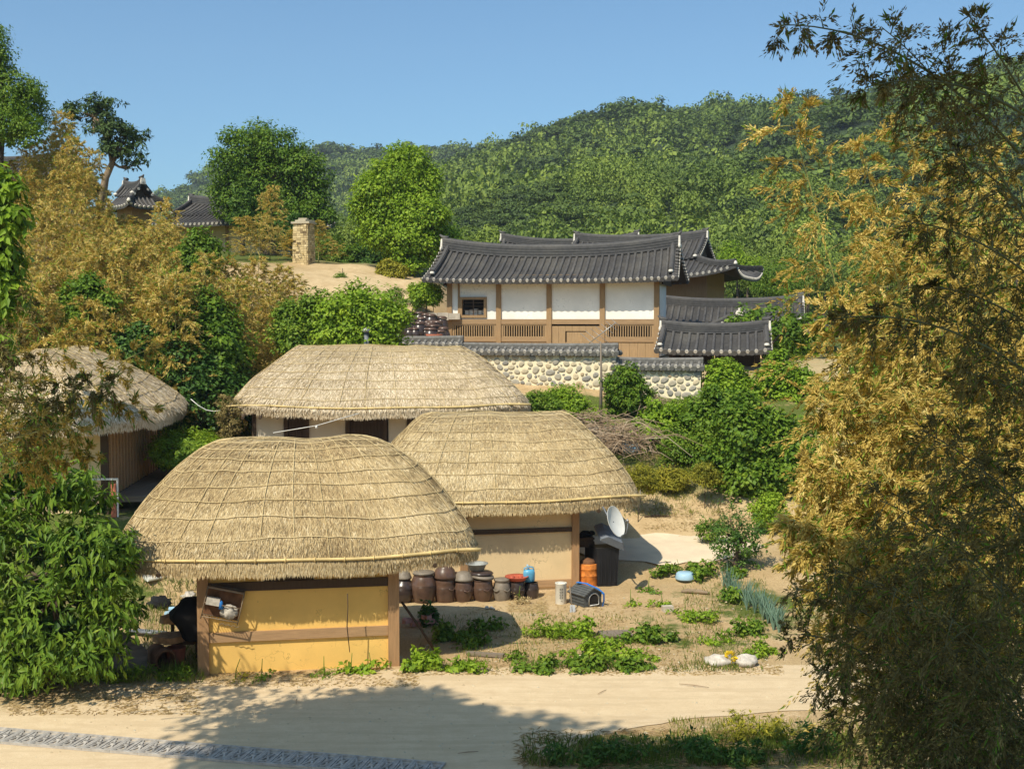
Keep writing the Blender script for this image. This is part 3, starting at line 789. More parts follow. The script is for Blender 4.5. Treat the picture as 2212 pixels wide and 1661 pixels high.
M['white_plaster'] = plaster('white_plaster', (.86, .82, .74), (.62, .54, .42), .68)
M['tan_wood'] = wood('tan_wood', (.40, .255, .13))
M['tan_plank'] = wood('tan_plank', (.43, .285, .15))
M['tan_beam'] = wood('tan_beam', (.40, .26, .14), vertical=False)

def sweep(mb, pts, sec, side, up=(0, 0, 1), mat=0, tone=None, scale=None):
    """sweep an open/closed 2D section (side, up) along pts"""
    pts = np.asarray(pts, float); sec = np.asarray(sec, float)
    side = np.broadcast_to(norm(np.asarray(side, float)), pts.shape); up = np.broadcast_to(np.asarray(up, float), pts.shape)
    sc = np.ones(len(pts)) if scale is None else scale
    V = pts[:, None, :] + (sec[None, :, :1] * side[:, None, :] + sec[None, :, 1:2] * up[:, None, :]) * sc[:, None, None]
    V = np.concatenate([V, V[:, :1]], 1)
    mb.grid(V, mat, tone, smooth=False)
    n = len(sec)
    for e in (0, len(pts) - 1):
        mb.add(V[e, :n], [list(range(n))], mat, tone)

def ridge_section(w, h, layers=4):
    L = []; R_ = []
    for k in range(layers):
        z0 = h * k / layers; z1 = h * (k + .72) / layers; z2 = h * (k + 1) / layers
        wk = w * (1 - .10 * k / layers)
        L += [(-wk / 2, z0), (-wk / 2, z1), (-wk / 2 * .84, z1), (-wk / 2 * .84, z2)]
    top = [(-w * .36, h), (-w * .30, h + w * .22), (0, h + w * .36), (w * .30, h + w * .22), (w * .36, h)]
    R_ = [(-a, b_) for a, b_ in L[::-1]]
    return [(x, z) for x, z in L] + top + R_

def rows_on(P, us, v0, v1, r, rowsmb, capsmb, seed=0, nseg=15, caps=True, lift=.018, capdir=None):
    """half-round cover tiles running down a patch P(u, v), white lime caps at the eave"""
    r_ = np.random.default_rng(seed)
    for u in us:
        v0_ = v0(u) if callable(v0) else v0; v1_ = v1(u) if callable(v1) else v1
        if v1_ - v0_ < .08: continue
        n = max(4, int(nseg * (v1_ - v0_)))
        vs = np.linspace(v0_, v1_, n)
        pts = np.array([P(u, v) for v in vs]); pts[:, 2] += lift
        pts = pts + r_.normal(size=pts.shape) * .004
        vs2 = []; rr = []
        for i in range(n):
            vs2.append(pts[i]); rr.append(r * (1.06 if i % 2 else .95) * r_.uniform(.97, 1.03))
        rowsmb.tube(np.array(vs2), np.array(rr), 7, 0, np.clip(.42 + r_.normal() * .13, 0, 1))
        if caps:
            d = pts[0] - pts[1]; d /= np.linalg.norm(d)
            q = pts[0]
            rowsmb.tube([q - d * .02, q + d * .035], r * 1.12, 9, 1, None, smooth=False)

def patch_sheet(mb, P, nu, nv, drop=0.0, mat=0, tone=None, u0=-1, u1=1, flip=False):
    G = np.array([[P(u, v) for v in np.linspace(0, 1, nv)] for u in np.linspace(u0, u1, nu)]); G[:, :, 2] -= drop
    mb.grid(G, mat, tone, flip=flip)
    return G

def gable_roof(parent, cx, cy, L, run, ze, zr, lift_e=.18, lift_r=.28, spacing=.29, r=.068, flare=.03, ridge_h=.42, ridge_w=.26, descend=True, seed=1, caps=True, back=True, nseg=15, ends=True, name='roof'):
    base = MB(); rows = MB(); cp = MB(); rg = MB(); drs = []
    def mk(sgn):
        def P(u, v):
            x = cx + u * L / 2 * (1 + flare * (1 - v))
            g = v - .10 * math.sin(math.pi * v)
            return np.array([x, cy + sgn * run * (1 - v), ze + (zr - ze) * g + lift_e * (1 - v) * abs(u) ** 3.5 + lift_r * v * abs(u) ** 2.4])
        return P
    nrow = max(4, int(round(L / spacing)))
    for sgn in ((-1, 1) if back else (-1,)):
        P = mk(sgn)
        patch_sheet(base, P, nrow * 2 + 1, 9, 0.0, 0, .4, flip=(sgn > 0)); patch_sheet(base, P, 15, 5, .13, 1, .3, flip=(sgn < 0))
        G0 = np.array([[P(u, 0) - np.array([0, 0, 0]), P(u, 0) - np.array([0, 0, .13])] for u in np.linspace(-1, 1, 30)]); base.grid(G0, 0, .3)
        for e in (-1, 1):
            G0 = np.array([[P(e, v), P(e, v) - np.array([0, 0, .13])] for v in np.linspace(0, 1, 9)]); base.grid(G0, 1, .3)
        us = (np.arange(nrow) + .5) / nrow * 2 - 1
        rows_on(P, us, 0.0, .985, r, rows, cp, seed + (sgn > 0), nseg, caps)
        # hanging trough tiles seen as little scallops along the eave
        for u in (np.arange(nrow + 1)) / nrow * 2 - 1:
            q = P(u, 0.0); rows.tube([q + np.array([0, sgn * -.10, -.005]), q + np.array([0, sgn * .045, -.05])], spacing * .36, 8, 0, .35)
        if descend:
            for e in (-1, 1):
                pts = np.array([P(e * .955, v) for v in np.linspace(.16, 1, 9)]); pts[:, 2] += .02
                dr = MB(); drs.append(dr); sweep(dr, pts, ridge_section(.20, .20, 3), (1, 0, 0), mat=0, tone=.45)
                q = pts[0]; dr.lathe([(0, 0), (.10, .0), (.115, .05), (.10, .11), (0, .13)], q + np.array([0, sgn * .06, .06]), 10, 1)
                dr.tube([q + np.array([0, sgn * .0, .20]), q + np.array([0, sgn * .13, .18])], .10, 9, 0, .4)
                for v in np.linspace(.02, .97, int(run / .21)):
                    q = P(e, v); a_ = q + np.array([-e * .12, 0, .035]); b_ = q + np.array([e * .075, 0, .005])
                    rows.tube([a_, b_], .068, 7, 0, .45); rows.tube([b_, b_ + np.array([e * .03, 0, 0])], .074, 8, 1)
    roof = base.build(name, [M['roof_trough'], M['dark_wood']], parent)
    rows.build('tile_rows', [M['roof_tile'], M['cap_lime']], roof)
    P = mk(-1)
    pts = np.array([P(u, 1.0) for u in np.linspace(-1.0, 1.0, 25)]); pts[:, 2] -= .03
    sweep(rg, pts, ridge_section(ridge_w, ridge_h), (0, 1, 0), mat=0, tone=.42)
    if ends:
        for e in (-1, 1):
            q = P(e, 1.0)
            rg.box(q + np.array([e * .045, 0, ridge_h * .45]), (.10, ridge_w * 1.15, ridge_h * 1.05), mat=1, taper=.7)
            rg.tube([q + np.array([-e * .25, 0, ridge_h + .03]), q + np.array([e * .02, 0, ridge_h + .07]), q + np.array([e * .16, 0, ridge_h + .19])], [.09, .08, .03], 7, 0, .5)
            for sg in (-1, 1): rg.lathe([(0, -.13), (.09, -.08), (.10, .02), (.05, .10), (0, .13)], q + np.array([e * .06, sg * ridge_w * .55, .0]), 8, 1, sx=.6)
    rg.build('ridge', [M['roof_tile'], M['lime']], roof)
    for q_ in drs: q_.build('gable_ridge', [M['roof_tile'], M['lime']], roof)
    return roof, mk

def hip_roof(parent, cx, cy, A, B, r, ze, zr, mid=.5, lift=.35, spacing=.30, rr=.068, ridge_h=.42, seed=1, nseg=12, name='roof', inner=None):
    """hip-and-gable roof: four skirts with upturned corners, a gable roof on top"""
    base = MB(); rows = MB(); cp = MB(); hips = []
    zm = ze + (zr - ze) * mid * .92; bi = B * (1 - mid); ai = r + .05 if inner is None else inner
    def skirt(kind):
        def P(u, v):
            if kind in ('f', 'b'):
                s = -1 if kind == 'f' else 1
                x = u * (A * (1 - v) + ai * v); y = s * (B * (1 - v) + bi * v)
            else:
                s = -1 if kind == 'l' else 1
                y = u * (B * (1 - v) + bi * v); x = s * (A * (1 - v) + ai * v)
            g = v - .10 * math.sin(math.pi * v)
            return np.array([cx + x, cy + y, ze + (zm - ze) * g + lift * (1 - v) ** 1.5 * abs(u) ** 4])
        return P
    for kind in 'fblr':
        P = skirt(kind); ln = A if kind in 'fb' else B; li = ai if kind in 'fb' else bi
        fl = kind in 'bl'
        patch_sheet(base, P, 25, 7, 0, 0, .4, flip=fl); patch_sheet(base, P, 15, 4, .14, 1, .3, flip=not fl)
        base.grid(np.array([[P(u, 0), P(u, 0) - np.array([0, 0, .14])] for u in np.linspace(-1, 1, 25)]), 0, .3)
        n = max(4, int(2 * ln / spacing))
        # rows stay parallel: constant offset along the eave, cut at the hip
        xs = ((np.arange(n) + .5) / n * 2 - 1) * ln
        for x in xs:
            vmax = 1.0 if abs(x) <= li else max(0.0, (ln - abs(x)) / max(ln - li, 1e-3))
            if vmax < .1: continue
            vs = np.linspace(0, vmax * .985, max(3, int(nseg * vmax * .6)))
            pts = np.array([P(np.clip(x / (ln * (1 - v) + li * v), -1, 1), v) for v in vs]); pts[:, 2] += .018
            rows.tube(pts, rr, 7, 0, np.clip(.42 + rng.normal() * .12, 0, 1))
            d = pts[0] - pts[1]; d /= np.linalg.norm(d); rows.tube([pts[0] - d * .02, pts[0] + d * .04], rr * 1.15, 8, 1, None, smooth=False)
        for u in (1,):
            pts = np.array([P(u, v) for v in np.linspace(0.02, 1, 9)]); pts[:, 2] += .01
            dd = pts[-1] - pts[0]; sd = norm(np.cross(dd, [0, 0, 1.0]))
            hp = MB(); hips.append(hp)
            sweep(hp, pts, ridge_section(.22, .24, 3), sd, mat=0, tone=.45)
            hp.lathe([(0, 0), (.10, .02), (.11, .10), (.05, .20), (0, .22)], pts[0], 9, 1)
    roof = base.build(name, [M['roof_trough'], M['dark_wood']], parent)
    rows.build('tile_rows', [M['roof_tile'], M['cap_lime']], roof)
    for q_ in hips: q_.build('hip_ridge', [M['roof_tile'], M['lime']], roof)
    # upper gable
    grs = []; gab = MB(); gc = MB(); gr = MB(); gp = MB()
    L2 = r + .12
    def mk(sgn):
        def P(u, v):
            g = v - .06 * math.sin(math.pi * v)
            return np.array([cx + u * L2, cy + sgn * bi * 1.04 * (1 - v), zm - .02 + (zr - zm) * g + .22 * v * abs(u) ** 2.4 + .10 * (1 - v) * abs(u) ** 4])
        return P
    n = max(4, int(2 * L2 / spacing))
    for sgn in (-1, 1):
        P = mk(sgn)
        patch_sheet(gab, P, 25, 5, -.05, 0, .4, flip=sgn > 0); patch_sheet(gab, P, 9, 3, .10, 1, .3, flip=sgn < 0)
        rows_on(P, (np.arange(n) + .5) / n * 2 - 1, 0, .98, rr, gp, gc, seed + sgn, nseg, False, lift=.07)
        for e in (-1, 1):
            pts = np.array([P(e * .96, v) for v in np.linspace(0.0, 1, 7)]); pts[:, 2] += .06
            g2 = MB(); grs.append(g2); sweep(g2, pts, ridge_section(.20, .20, 3), (1, 0, 0), mat=0, tone=.45)
            g2.lathe([(0, 0), (.11, .01), (.12, .1), (0, .16)], pts[0] + np.array([0, sgn * .05, .04]), 9, 1)
            for v in np.linspace(.05, .95, max(3, int(bi / .22))):
                q = P(e, v) + np.array([0, 0, .06]); gp.tube([q - np.array([e * .1, 0, -.02]), q + np.array([e * .07, 0, 0])], .066, 7, 0, .45); gp.tube([q + np.array([e * .07, 0, 0]), q + np.array([e * .10, 0, 0])], .072, 8, 1)
    P = mk(-1)
    pts = np.array([P(u, 1.0) for u in np.linspace(-1, 1, 21)])
    sweep(gr, pts, ridge_section(.26, ridge_h), (0, 1, 0), mat=0, tone=.42)
    for e in (-1, 1):
        q = P(e, 1.0); gr.box(q + np.array([e * .05, 0, ridge_h * .45]), (.10, .32, ridge_h * 1.1), mat=1, taper=.7); gr.tube([q + np.array([-e * .25, 0, ridge_h + .03]), q + np.array([e * .02, 0, ridge_h + .07]), q + np.array([e * .14, 0, ridge_h + .17])], [.09, .08, .03], 7, 0, .5)
        gb = [[-bi * .95, 0], [bi * .95, 0], [0, zr - zm]]
        gab.prism(gb, (cx + e * (L2 - .28), cy, zm - .05), (0, 1, 0), (0, 0, 1), (e, 0, 0), .06, 1, .2)
    g_ = gab.build('gable', [M['roof_trough'], M['dark_wood']], parent)
    gp.build('tile_rows', [M['roof_tile'], M['cap_lime']], g_); gr.build('ridge', [M['roof_tile'], M['lime']], g_)
    for q_ in grs: q_.build('gable_ridge', [M['roof_tile'], M['lime']], g_)
    return roof

# --- main tiled house
a13 = rad(-13)
C_ = np.array([1.70, 54.5]); W0 = 9.4
o_ = C_ - W0 / 2 * np.array([math.cos(a13), math.sin(a13)])
h1 = thing('tiled_house', 'long white-walled house with dark tiled roof above the stone wall', 'house', (o_[0], o_[1], 5.45), a13)
Dp = 3.3
px_ = [0.0, 2.24, 4.50, 6.84, 9.18]
wb = MB()
bays = list(zip(px_[:-1], px_[1:]))
x0, x1 = bays[0][0] + .22, bays[0][1]
wb.bbox((x0, .06, 1.62), (x0 + .27, .15, 3.5)); wb.bbox((x0 + .353, .06, 2.60), (1.80, .15, 3.5)); wb.bbox((1.80, .06, 1.62), (x1, .15, 3.5)); wb.bbox((x0 + .353, .06, 1.62), (1.80, .15, 1.68))
for a, b_ in bays[1:]: wb.bbox((a + .22, .06, 1.62), (b_, .15, 3.5))
wb.bbox((W0 - .17, .2, .0), (W0 - .05, Dp, 3.5)); wb.bbox((.05, .2, 0), (.15, Dp, 3.5)); wb.bbox((.16, Dp, 0), (W0 - .18, Dp + .1, 3.5))
wb.build('wall', M['white_plaster'], h1)
for x in px_:
    b_ = MB(); b_.bbox((x, -.04, -.1), (x + .22, .19, 3.55)); b_.build('post', M['tan_wood'], h1)
b_ = MB(); b_.bbox((x0 + .273, .0, 1.62), (x0 + .35, .17, 3.5)); b_.build('post', M['tan_wood'], h1)
for i, (a, b2) in enumerate(bays):
    a += .223; b2 -= .003
    b_ = MB(); b_.bbox((a, -.01, 1.40), (b2, .17, 1.617)); b_.build('rail', M['tan_beam'], h1)
    b_ = MB(); b_.bbox((a, -.02, 3.3), (b2, .17, 3.55)); b_.build('beam', M['tan_beam'], h1)
    if i != 2:
        b_ = MB(); b_.bbox((a, 0, .64), (b2, .16, .80)); b_.build('rail', M['tan_beam'], h1)
        g = MB()
        n = int((b2 - a - .3) / .105)
        for k in range(n + 1):
            x = a + .15 + k * (b2 - a - .3) / n; g.bbox((x - .022, .03, .865), (x + .022, .08, 1.335))
        g.bbox((a, .02, .803), (b2, .10, .862)); g.bbox((a, .02, 1.338), (b2, .10, 1.397)); g.bbox((a, .025, .865), (a + .10, .095, 1.335)); g.bbox((b2 - .10, .025, .865), (b2, .095, 1.335))
        g.build('lattice', M['tan_plank'], h1)
        p = MB()
        n = 6
        for k in range(n): p.bbox((a + k * (b2 - a) / n + .004, .04, -.1), (a + (k + 1) * (b2 - a) / n - .004, .10, .637))
        p.build('plank_panel', M['tan_plank'], h1)
        v = MB(); v.bbox((a, .6, .6), (b2, .65, 1.45)); v.build('dark_interior', M['dark_void'], h1)  # black sheet painted as the unlit inside behind the lattice
    else:
        p = MB(); n = 7
        for k in range(n):
            xa = a + k * (b2 - a) / n + .004; xb = a + (k + 1) * (b2 - a) / n - .004
            if k in (2, 3, 4): p.bbox((xa, .04, -.1), (xb, .10, .62)); p.bbox((xa, .04, 1.10), (xb, .10, 1.32))
            else: p.bbox((xa, .04, -.1), (xb, .10, 1.32))
        p.build('plank_panel', M['tan_plank'], h1)
        dd = MB(); dd.bbox((a + .66, .05, .623), (a + 1.52, .09, 1.06)); dd.build('door', M['tan_plank'], h1)
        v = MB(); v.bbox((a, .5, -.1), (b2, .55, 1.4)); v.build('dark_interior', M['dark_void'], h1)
# window of the first bay
w = MB()
w.bbox((x0 + .36, -.03, 1.683), (1.795, .14, 1.80)); w.bbox((x0 + .36, -.03, 2.48), (1.795, .14, 2.597)); w.bbox((x0 + .36, -.03, 1.803), (x0 + .47, .14, 2.477)); w.bbox((1.685, -.03, 1.803), (1.795, .14, 2.477))
wf = w.build('window', M['tan_wood'], h1)
w = MB(); cxw = (x0 + .47 + 1.685) / 2
w.bbox((cxw - .02, .05, 1.803), (cxw + .02, .10, 2.477))
for z in (2.0, 2.17, 2.33): w.bbox((x0 + .473, .055, z), (cxw - .023, .095, z + .03)); w.bbox((cxw + .023, .055, z), (1.682, .095, z + .03))
w.build('lattice', M['dark_wood'], wf)
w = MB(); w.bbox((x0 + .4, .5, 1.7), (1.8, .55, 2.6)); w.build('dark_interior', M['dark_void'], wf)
w = MB()
for k in range(5): w.box((x0 + .62 + k * .2, .33, 1.92), (.16, .18, .20 + .05 * (k % 3)), mat=0)
w.build('stored_goods', M['lime'], wf)
gable_roof(h1, W0 / 2, Dp / 2, 10.7, 2.45, 3.26, 4.42, lift_e=.10, lift_r=.40, ridge_h=.46, ridge_w=.30, seed=3)
b_ = MB()
for e, xx in ((-1, .0), (1, W0 + .12)):
    b_.prism([[-1.9, 3.1], [1.9, 3.1], [0, 4.3]], (xx if e > 0 else xx - .12, Dp / 2, 0), (0, 1, 0), (0, 0, 1), (1, 0, 0), .06, 0)
b_.build('gable', M['dark_wood'], h1)

def house_walls(parent, cx, cy, A, B, z0, z1, mat, post=True):
    b_ = MB()
    b_.bbox((cx - A, cy - B, z0), (cx + A, cy - B + .12, z1)); b_.bbox((cx - A, cy + B - .12, z0), (cx + A, cy + B, z1)); b_.bbox((cx - A, cy - B + .123, z0), (cx - A + .12, cy + B - .123, z1)); b_.bbox((cx + A - .12, cy - B + .123, z0), (cx + A, cy + B - .123, z1))
    b_.build('wall', mat, parent)
    if post:
        n = max(2, int(2 * A / 2.3) + 1)
        for k in range(n):
            x = cx - A + k * 2 * A / (n - 1); p = MB(); p.bbox((x - .1, cy - B - .06, z0), (x + .1, cy - B - .003, z1)); p.build('post', M['post_wood'], parent)
        p = MB(); p.bbox((cx + A + .003, cy - B, z1 - .9), (cx + A + .06, cy + B, z1 - .75)); p.build('beam', M['post_wood'], parent)

# --- roofs to the right and behind
q = at(1400, 560, 69); h2 = thing('tiled_house', 'rear tiled house with upturned hip corner behind the long white house', 'house', (q[0] - .4, 69.5, 5.7), rad(-20))
house_walls(h2, 0, 0, 4.2, 2.7, 0, 3.9, M['post_wood']); hip_roof(h2, 0, 0, 6.1, 4.4, 3.6, 3.55, 5.55, mid=.5, lift=.55, seed=21)
h3 = thing('tiled_house', 'tiled house whose left ridge end peeks over the long white house', 'house', (3.6, 79, 5.9), rad(-8))
house_walls(h3, 0, 0, 3.9, 2.2, 0, 3.7, M['white_plaster']); gable_roof(h3, 0, 0, 8.6, 3.2, 3.5, 5.75, seed=31, lift_r=.42, nseg=8)
q = at(1585, 700, 59.5); h4 = thing('tiled_house', 'low tiled house with long sagging ridge right of the white house', 'house', (q[0] - .15, 60.0, 4.5), rad(-12))
house_walls(h4, 0, 0, 3.1, 2.1, 0, 2.2, M['beige_plaster']); hip_roof(h4, 0, 0, 5.0, 3.5, 3.3, 1.85, 3.10, mid=.45, lift=.50, seed=41, ridge_h=.40)
# cross gable facing the lane in front of the low house
q = at(1600, 690, 55.5); h5 = thing('tiled_porch', 'small tiled gable porch between the low house and the gate roof', 'porch', (q[0], 55.6, 5.0), rad(-100))
house_walls(h5, 0, 0, 1.3, 1.3, -.3, 1.55, M['beige_plaster'], post=False); gable_roof(h5, 0, 0, 3.0, 2.0, 1.30, 2.22, seed=51, lift_r=.10, lift_e=.12, ridge_h=.26, ridge_w=.22)
# gate roof in front
q = at(1547, 760, 50); h6 = thing('tiled_gate', 'tiled gate roof beside the right end of the stone wall', 'gate', (q[0], 50.4, 4.6), rad(-12))
b_ = MB()
for x in (-1.7, 1.7): b_.bbox((x - .11, -.11, 0), (x + .11, .11, 1.25))
b_.bbox((-1.9, -.08, 1.253), (1.9, .08, 1.42)); b_.build('gate_frame', M['dark_wood'], h6)
b_ = MB(); b_.bbox((-1.58, .02, .05), (-.01, .08, 1.2)); b_.build('door', M['dark_wood'], h6); b_ = MB(); b_.bbox((.01, .02, .05), (1.58, .08, 1.2)); b_.build('door', M['dark_wood'], h6)
gable_roof(h6, 0, 0, 4.25, 1.45, 1.18, 1.92, seed=61, lift_e=.08, lift_r=.16, ridge_h=.34, ridge_w=.26, spacing=.32)

# --- upper left roofs on the rise
q = at(500, 470, 74); h7 = thing('tiled_house', 'tiled house on the rise half behind the big broadleaf tree', 'house', (q[0], 74.5, 10.4), rad(-24))
house_walls(h7, 0, 0, 3.6, 2.2, -1.2, 2.4, M['beige_plaster']); hip_roof(h7, 0, 0, 4.9, 3.4, 3.0, 2.05, 3.45, mid=.5, lift=.30, seed=71)
dr_ = MB(); dr_.bbox((-2.2, -2.29, -.3), (-.6, -2.263, 1.3)); dr_.build('door', M['post_wood'], h7)
q = at(286, 440, 68); h8 = thing('tiled_gatehouse', 'little tiled gatehouse roof poking out of the golden bamboo', 'gatehouse', (q[0], 68.3, 10.2), rad(-42))
house_walls(h8, 0, 0, .75, .6, -.5, 2.9, M['post_wood'], post=False); hip_roof(h8, 0, 0, 1.45, 1.2, .75, 2.85, 3.95, mid=.55, lift=.20, seed=81, ridge_h=.30, spacing=.26, rr=.07)
q = at(40, 340, 80); h9 = thing('tiled_house', 'big grey tiled roof at the far left behind the golden bamboo', 'house', (q[0] - 1.2, 80.5, 11.5), rad(-15))
house_walls(h9, 0, 0, 4.5, 2.4, -2, 3.7, M['white_plaster'], post=False); gable_roof(h9, 0, 0, 10.5, 3.6, 3.6, 5.45, seed=91, nseg=9)

# ---------------------------------------------------------------- stone wall with tiled coping
M['mortar'] = plaster('mortar', (.86, .74, .50), (.62, .51, .31), .64)
def stone_mat():
    m, nt, b = newmat('fieldstone')
    t = attr(nt); f = nz(nt, 9, 5, .65)
    c = ramp(nt, t, [(0, (.23, .215, .19)), (.3, (.36, .325, .26)), (.55, (.48, .41, .28)), (.8, (.58, .47, .30)), (1, (.42, .31, .18))])
    c = mixc(nt, f, c, ramp(nt, f, [(.3, (.55, .55, .55)), (.7, (1.25, 1.25, 1.25))]), 'MULTIPLY')
    nt.links.new(c, b.inputs['Base Color']); b.inputs['Roughness'].default_value = .9; bump(nt, b, f, .4, .02); return m
M['fieldstone'] = stone_mat()
def stone_run(parent, x0, x1, zb, zt, th, seed, rmin=.045, rmax=.125, tries=14000):
    r_ = np.random.default_rng(seed)
    mb = MB(); mb.bbox((x0, 0, zb), (x1, th, zt))
    P = []
    for rad_ in (rmax, .105, .09, .075, .06, rmin):
        for k in range(tries // 5):
            x = r_.uniform(x0 + .05, x1 - .05); z = r_.uniform(zb, zt - .06); r = rad_ * r_.uniform(.8, 1.1)
            if all((x - a) ** 2 * .72 + (z - c) ** 2 > (r + d) ** 2 * 1.05 for a, c, d in P): P.append((x, z, r))
    for x, z, r in P:
        n = 9; th_ = np.arange(n) / n * 6.283; wob = 1 + .14 * np.sin(th_ * 2 + r_.uniform(0, 6)) + .07 * np.sin(th_ * 3 + r_.uniform(0, 6)); ex = r_.uniform(1.0, 1.35); rot = r_.uniform(-.5, .5)
        def ring(f, y):
            a, c = np.cos(th_) * ex, np.sin(th_); X = (a * math.cos(rot) - c * math.sin(rot)) * r * wob * f; Z = (a * math.sin(rot) + c * math.cos(rot)) * r * wob * f
            return np.stack([x + X, np.full(n, y), z + Z], 1)
        R_ = np.stack([ring(1.0, -.003), ring(.88, -.016 - .05 * r), ring(.5, -.022 - .10 * r)]); R_ = np.concatenate([R_, R_[:, :1]], 1)
        t = np.clip(r_.choice([.12, .3, .45, .62, .8, .97], p=[.14, .22, .22, .22, .14, .06]) + r_.normal() * .05, 0, 1)
        mb.grid(R_, 1, t, smooth=True, flip=True); mb.add(R_[2, :n], [list(range(n))], 1, t, True)
    return mb.build('masonry', [M['mortar'], M['fieldstone']], parent)
wa = np.array([at(885, 800, 47.6)[0], 47.6]); ang = math.atan2(44.7 - 47.6, at(1514, 800, 44.7)[0] - wa[0])
sw = thing('stone_wall', 'cream mortared field-stone wall with stepped tile coping', 'wall', (wa[0], wa[1], 0), ang)
Lw = math.hypot(44.7 - 47.6, at(1514, 800, 44.7)[0] - wa[0])
segs = [(-3.2, 2.02, 6.05, 101), (2.02, 7.95, 5.80, 102), (7.95, Lw, 5.30, 103)]
for x0, x1, zt, sd in segs:
    stone_run(sw, x0 + .004, x1 - .004, 3.6 if x0 < 0 else 3.4, zt, .45, sd)
    rf, _ = gable_roof(sw, (x0 + x1) / 2, .22, x1 - x0 + .12, .38, zt + .06, zt + .22, lift_e=.0, lift_r=.03, spacing=.27, r=.062, ridge_h=.12, ridge_w=.18, descend=False, seed=sd, nseg=6, flare=0, name='coping', ends=False)
    for o_ in [rf] + list(rf.children):
        for i_, m_ in enumerate(o_.data.materials):
            if m_ in (M['roof_tile'], M['roof_trough']): o_.data.materials[i_] = M['coping_tile']

# --- stacked stone chimney pillar on the mound
def brick_mat():
    m, nt, b = newmat('stacked_stone')
    tc = nt.nodes.new('ShaderNodeTexCoord'); mp = nt.nodes.new('ShaderNodeMapping'); mp.inputs['Rotation'].default_value = (math.pi / 2, 0, 0)
    nt.links.new(tc.outputs['Object'], mp.inputs[0])
    br = nt.nodes.new('ShaderNodeTexBrick'); nt.links.new(mp.outputs[0], br.inputs[0])
    br.inputs['Scale'].default_value = 5.2; br.inputs['Color1'].default_value = (.56, .42, .20, 1); br.inputs['Color2'].default_value = (.42, .30, .15, 1); br.inputs['Mortar'].default_value = (.24, .17, .09, 1)
    br.inputs['Mortar Size'].default_value = .03; br.inputs['Brick Width'].default_value = .7; br.inputs['Row Height'].default_value = .36
    f = nz(nt, 14, 4, .6)
    nt.links.new(mixc(nt, f, br.outputs[0], (.55, .42, .24), 'MIX'), b.inputs['Base Color']); b.inputs['Roughness'].default_value = .95
    bump(nt, b, br.outputs['Fac'], -.6, .03); return m
M['stacked_stone'] = tonal('stacked_stone', [(0, (.12, .085, .045)), (.3, (.34, .25, .13)), (.65, (.56, .43, .22)), (1, (.70, .56, .32))], .95, noise_amt=.3, nsc=9)
q = at(657, 575, 62)
cp_ = thing('stone_chimney', 'square stacked-stone chimney standing on the sandy mound', 'chimney', (q[0], 62, gz1(q[0], 62)), rad(-22))
mb = MB(); mb.box((0, 0, .95), (.70, .60, 2.1), tone=.15)
for k in range(19):
    z = -.1 + k * .11; w_ = .78 - .003 * k; d_ = .68 - .003 * k
    for (ox, oy, ax_, ln) in ((0, -d_ / 2, 0, w_), (0, d_ / 2, 0, w_), (-w_ / 2, 0, 1, d_), (w_ / 2, 0, 1, d_)):
        x = -ln / 2 + rng.uniform(-.05, 0)
        while x < ln / 2 - .04:
            bw = min(rng.uniform(.12, .26), ln / 2 - x); c_ = x + bw / 2; dd_ = .10 + rng.uniform(-.012, .016)
            pos = (c_, oy, z + .055) if ax_ == 0 else (ox, c_, z + .055)
            mb.box(pos, ((bw - .012, dd_, .098) if ax_ == 0 else (dd_, bw - .012, .098)), rz=rng.normal() * .02, tone=float(np.clip(.6 + rng.normal() * .25, 0, 1))); x += bw
mb.build('shaft', M['stacked_stone'], cp_)
mb = MB(); mb.box((0, 0, 1.97), (.98, .86, .10), rz=.1); mb.box((.05, .02, 2.07), (.7, .66, .09), rz=-.2); mb.box((.0, -.02, 2.16), (.42, .4, .09), rz=.3)
mb.build('cap', M['fieldstone'], cp_)
# ---------------------------------------------------------------- things in the yard
M['onggi'] = simple('onggi', (.105, .060, .040), .32, .35, 4, spec=.5)
M['onggi_grey'] = simple('onggi_grey', (.20, .165, .125), .55, .3, 5, spec=.4)
M['onggi_dark'] = simple('onggi_dark', (.055, .038, .032), .28, .4, 4, spec=.5)
M['zinc'] = simple('zinc', (.34, .35, .33), .5, .25, 6, metal=.3)
M['red_plastic'] = simple('red_plastic', (.46, .10, .055), .5, .25, 3)
M['blue_plastic'] = simple('blue_plastic', (.10, .36, .55), .4, .15, 3, spec=.5)
M['pale_blue'] = simple('pale_blue', (.33, .50, .62), .45, .12, 3)
M['strap_blue'] = simple('strap_blue', (.03, .19, .55), .5, .2, 6)
M['black_plastic'] = simple('black_plastic', (.018, .018, .02), .5, .3, 3)
M['grey_plastic'] = simple('grey_plastic', (.15, .17, .20), .55, .2, 5)
M['kennel_grey'] = simple('kennel_grey', (.085, .088, .085), .6, .25, 4)
M['rust'] = simple('rust', (.62, .20, .035), .8, .45, 7, bmp=.4)
M['dark_rust'] = simple('dark_rust', (.16, .075, .035), .85, .4, 6)
M['white_paint'] = simple('white_paint', (.72, .68, .58), .5, .15, 3)
M['ink'] = simple('ink', (.03, .03, .03), .7, .2, 6)
M['dish_white'] = simple('dish_white', (.74, .72, .66), .4, .08, 2)
M['terracotta'] = simple('terracotta', (.42, .135, .075), .8, .3, 5)
M['cut_log'] = simple('cut_log', (.42, .25, .13), .9, .4, 8)
M['black_cloth'] = simple('black_cloth', (.010, .010, .011), .95, .4, 3)  # rags and netting; also the black shade mass left of the cottage
M['grey_sheet'] = simple('grey_sheet', (.20, .165, .125), .85, .35, 2, stretch=(1, 1, 6))
M['cloth_pale'] = simple('cloth_pale', (.50, .45, .38), .9, .35, 9)
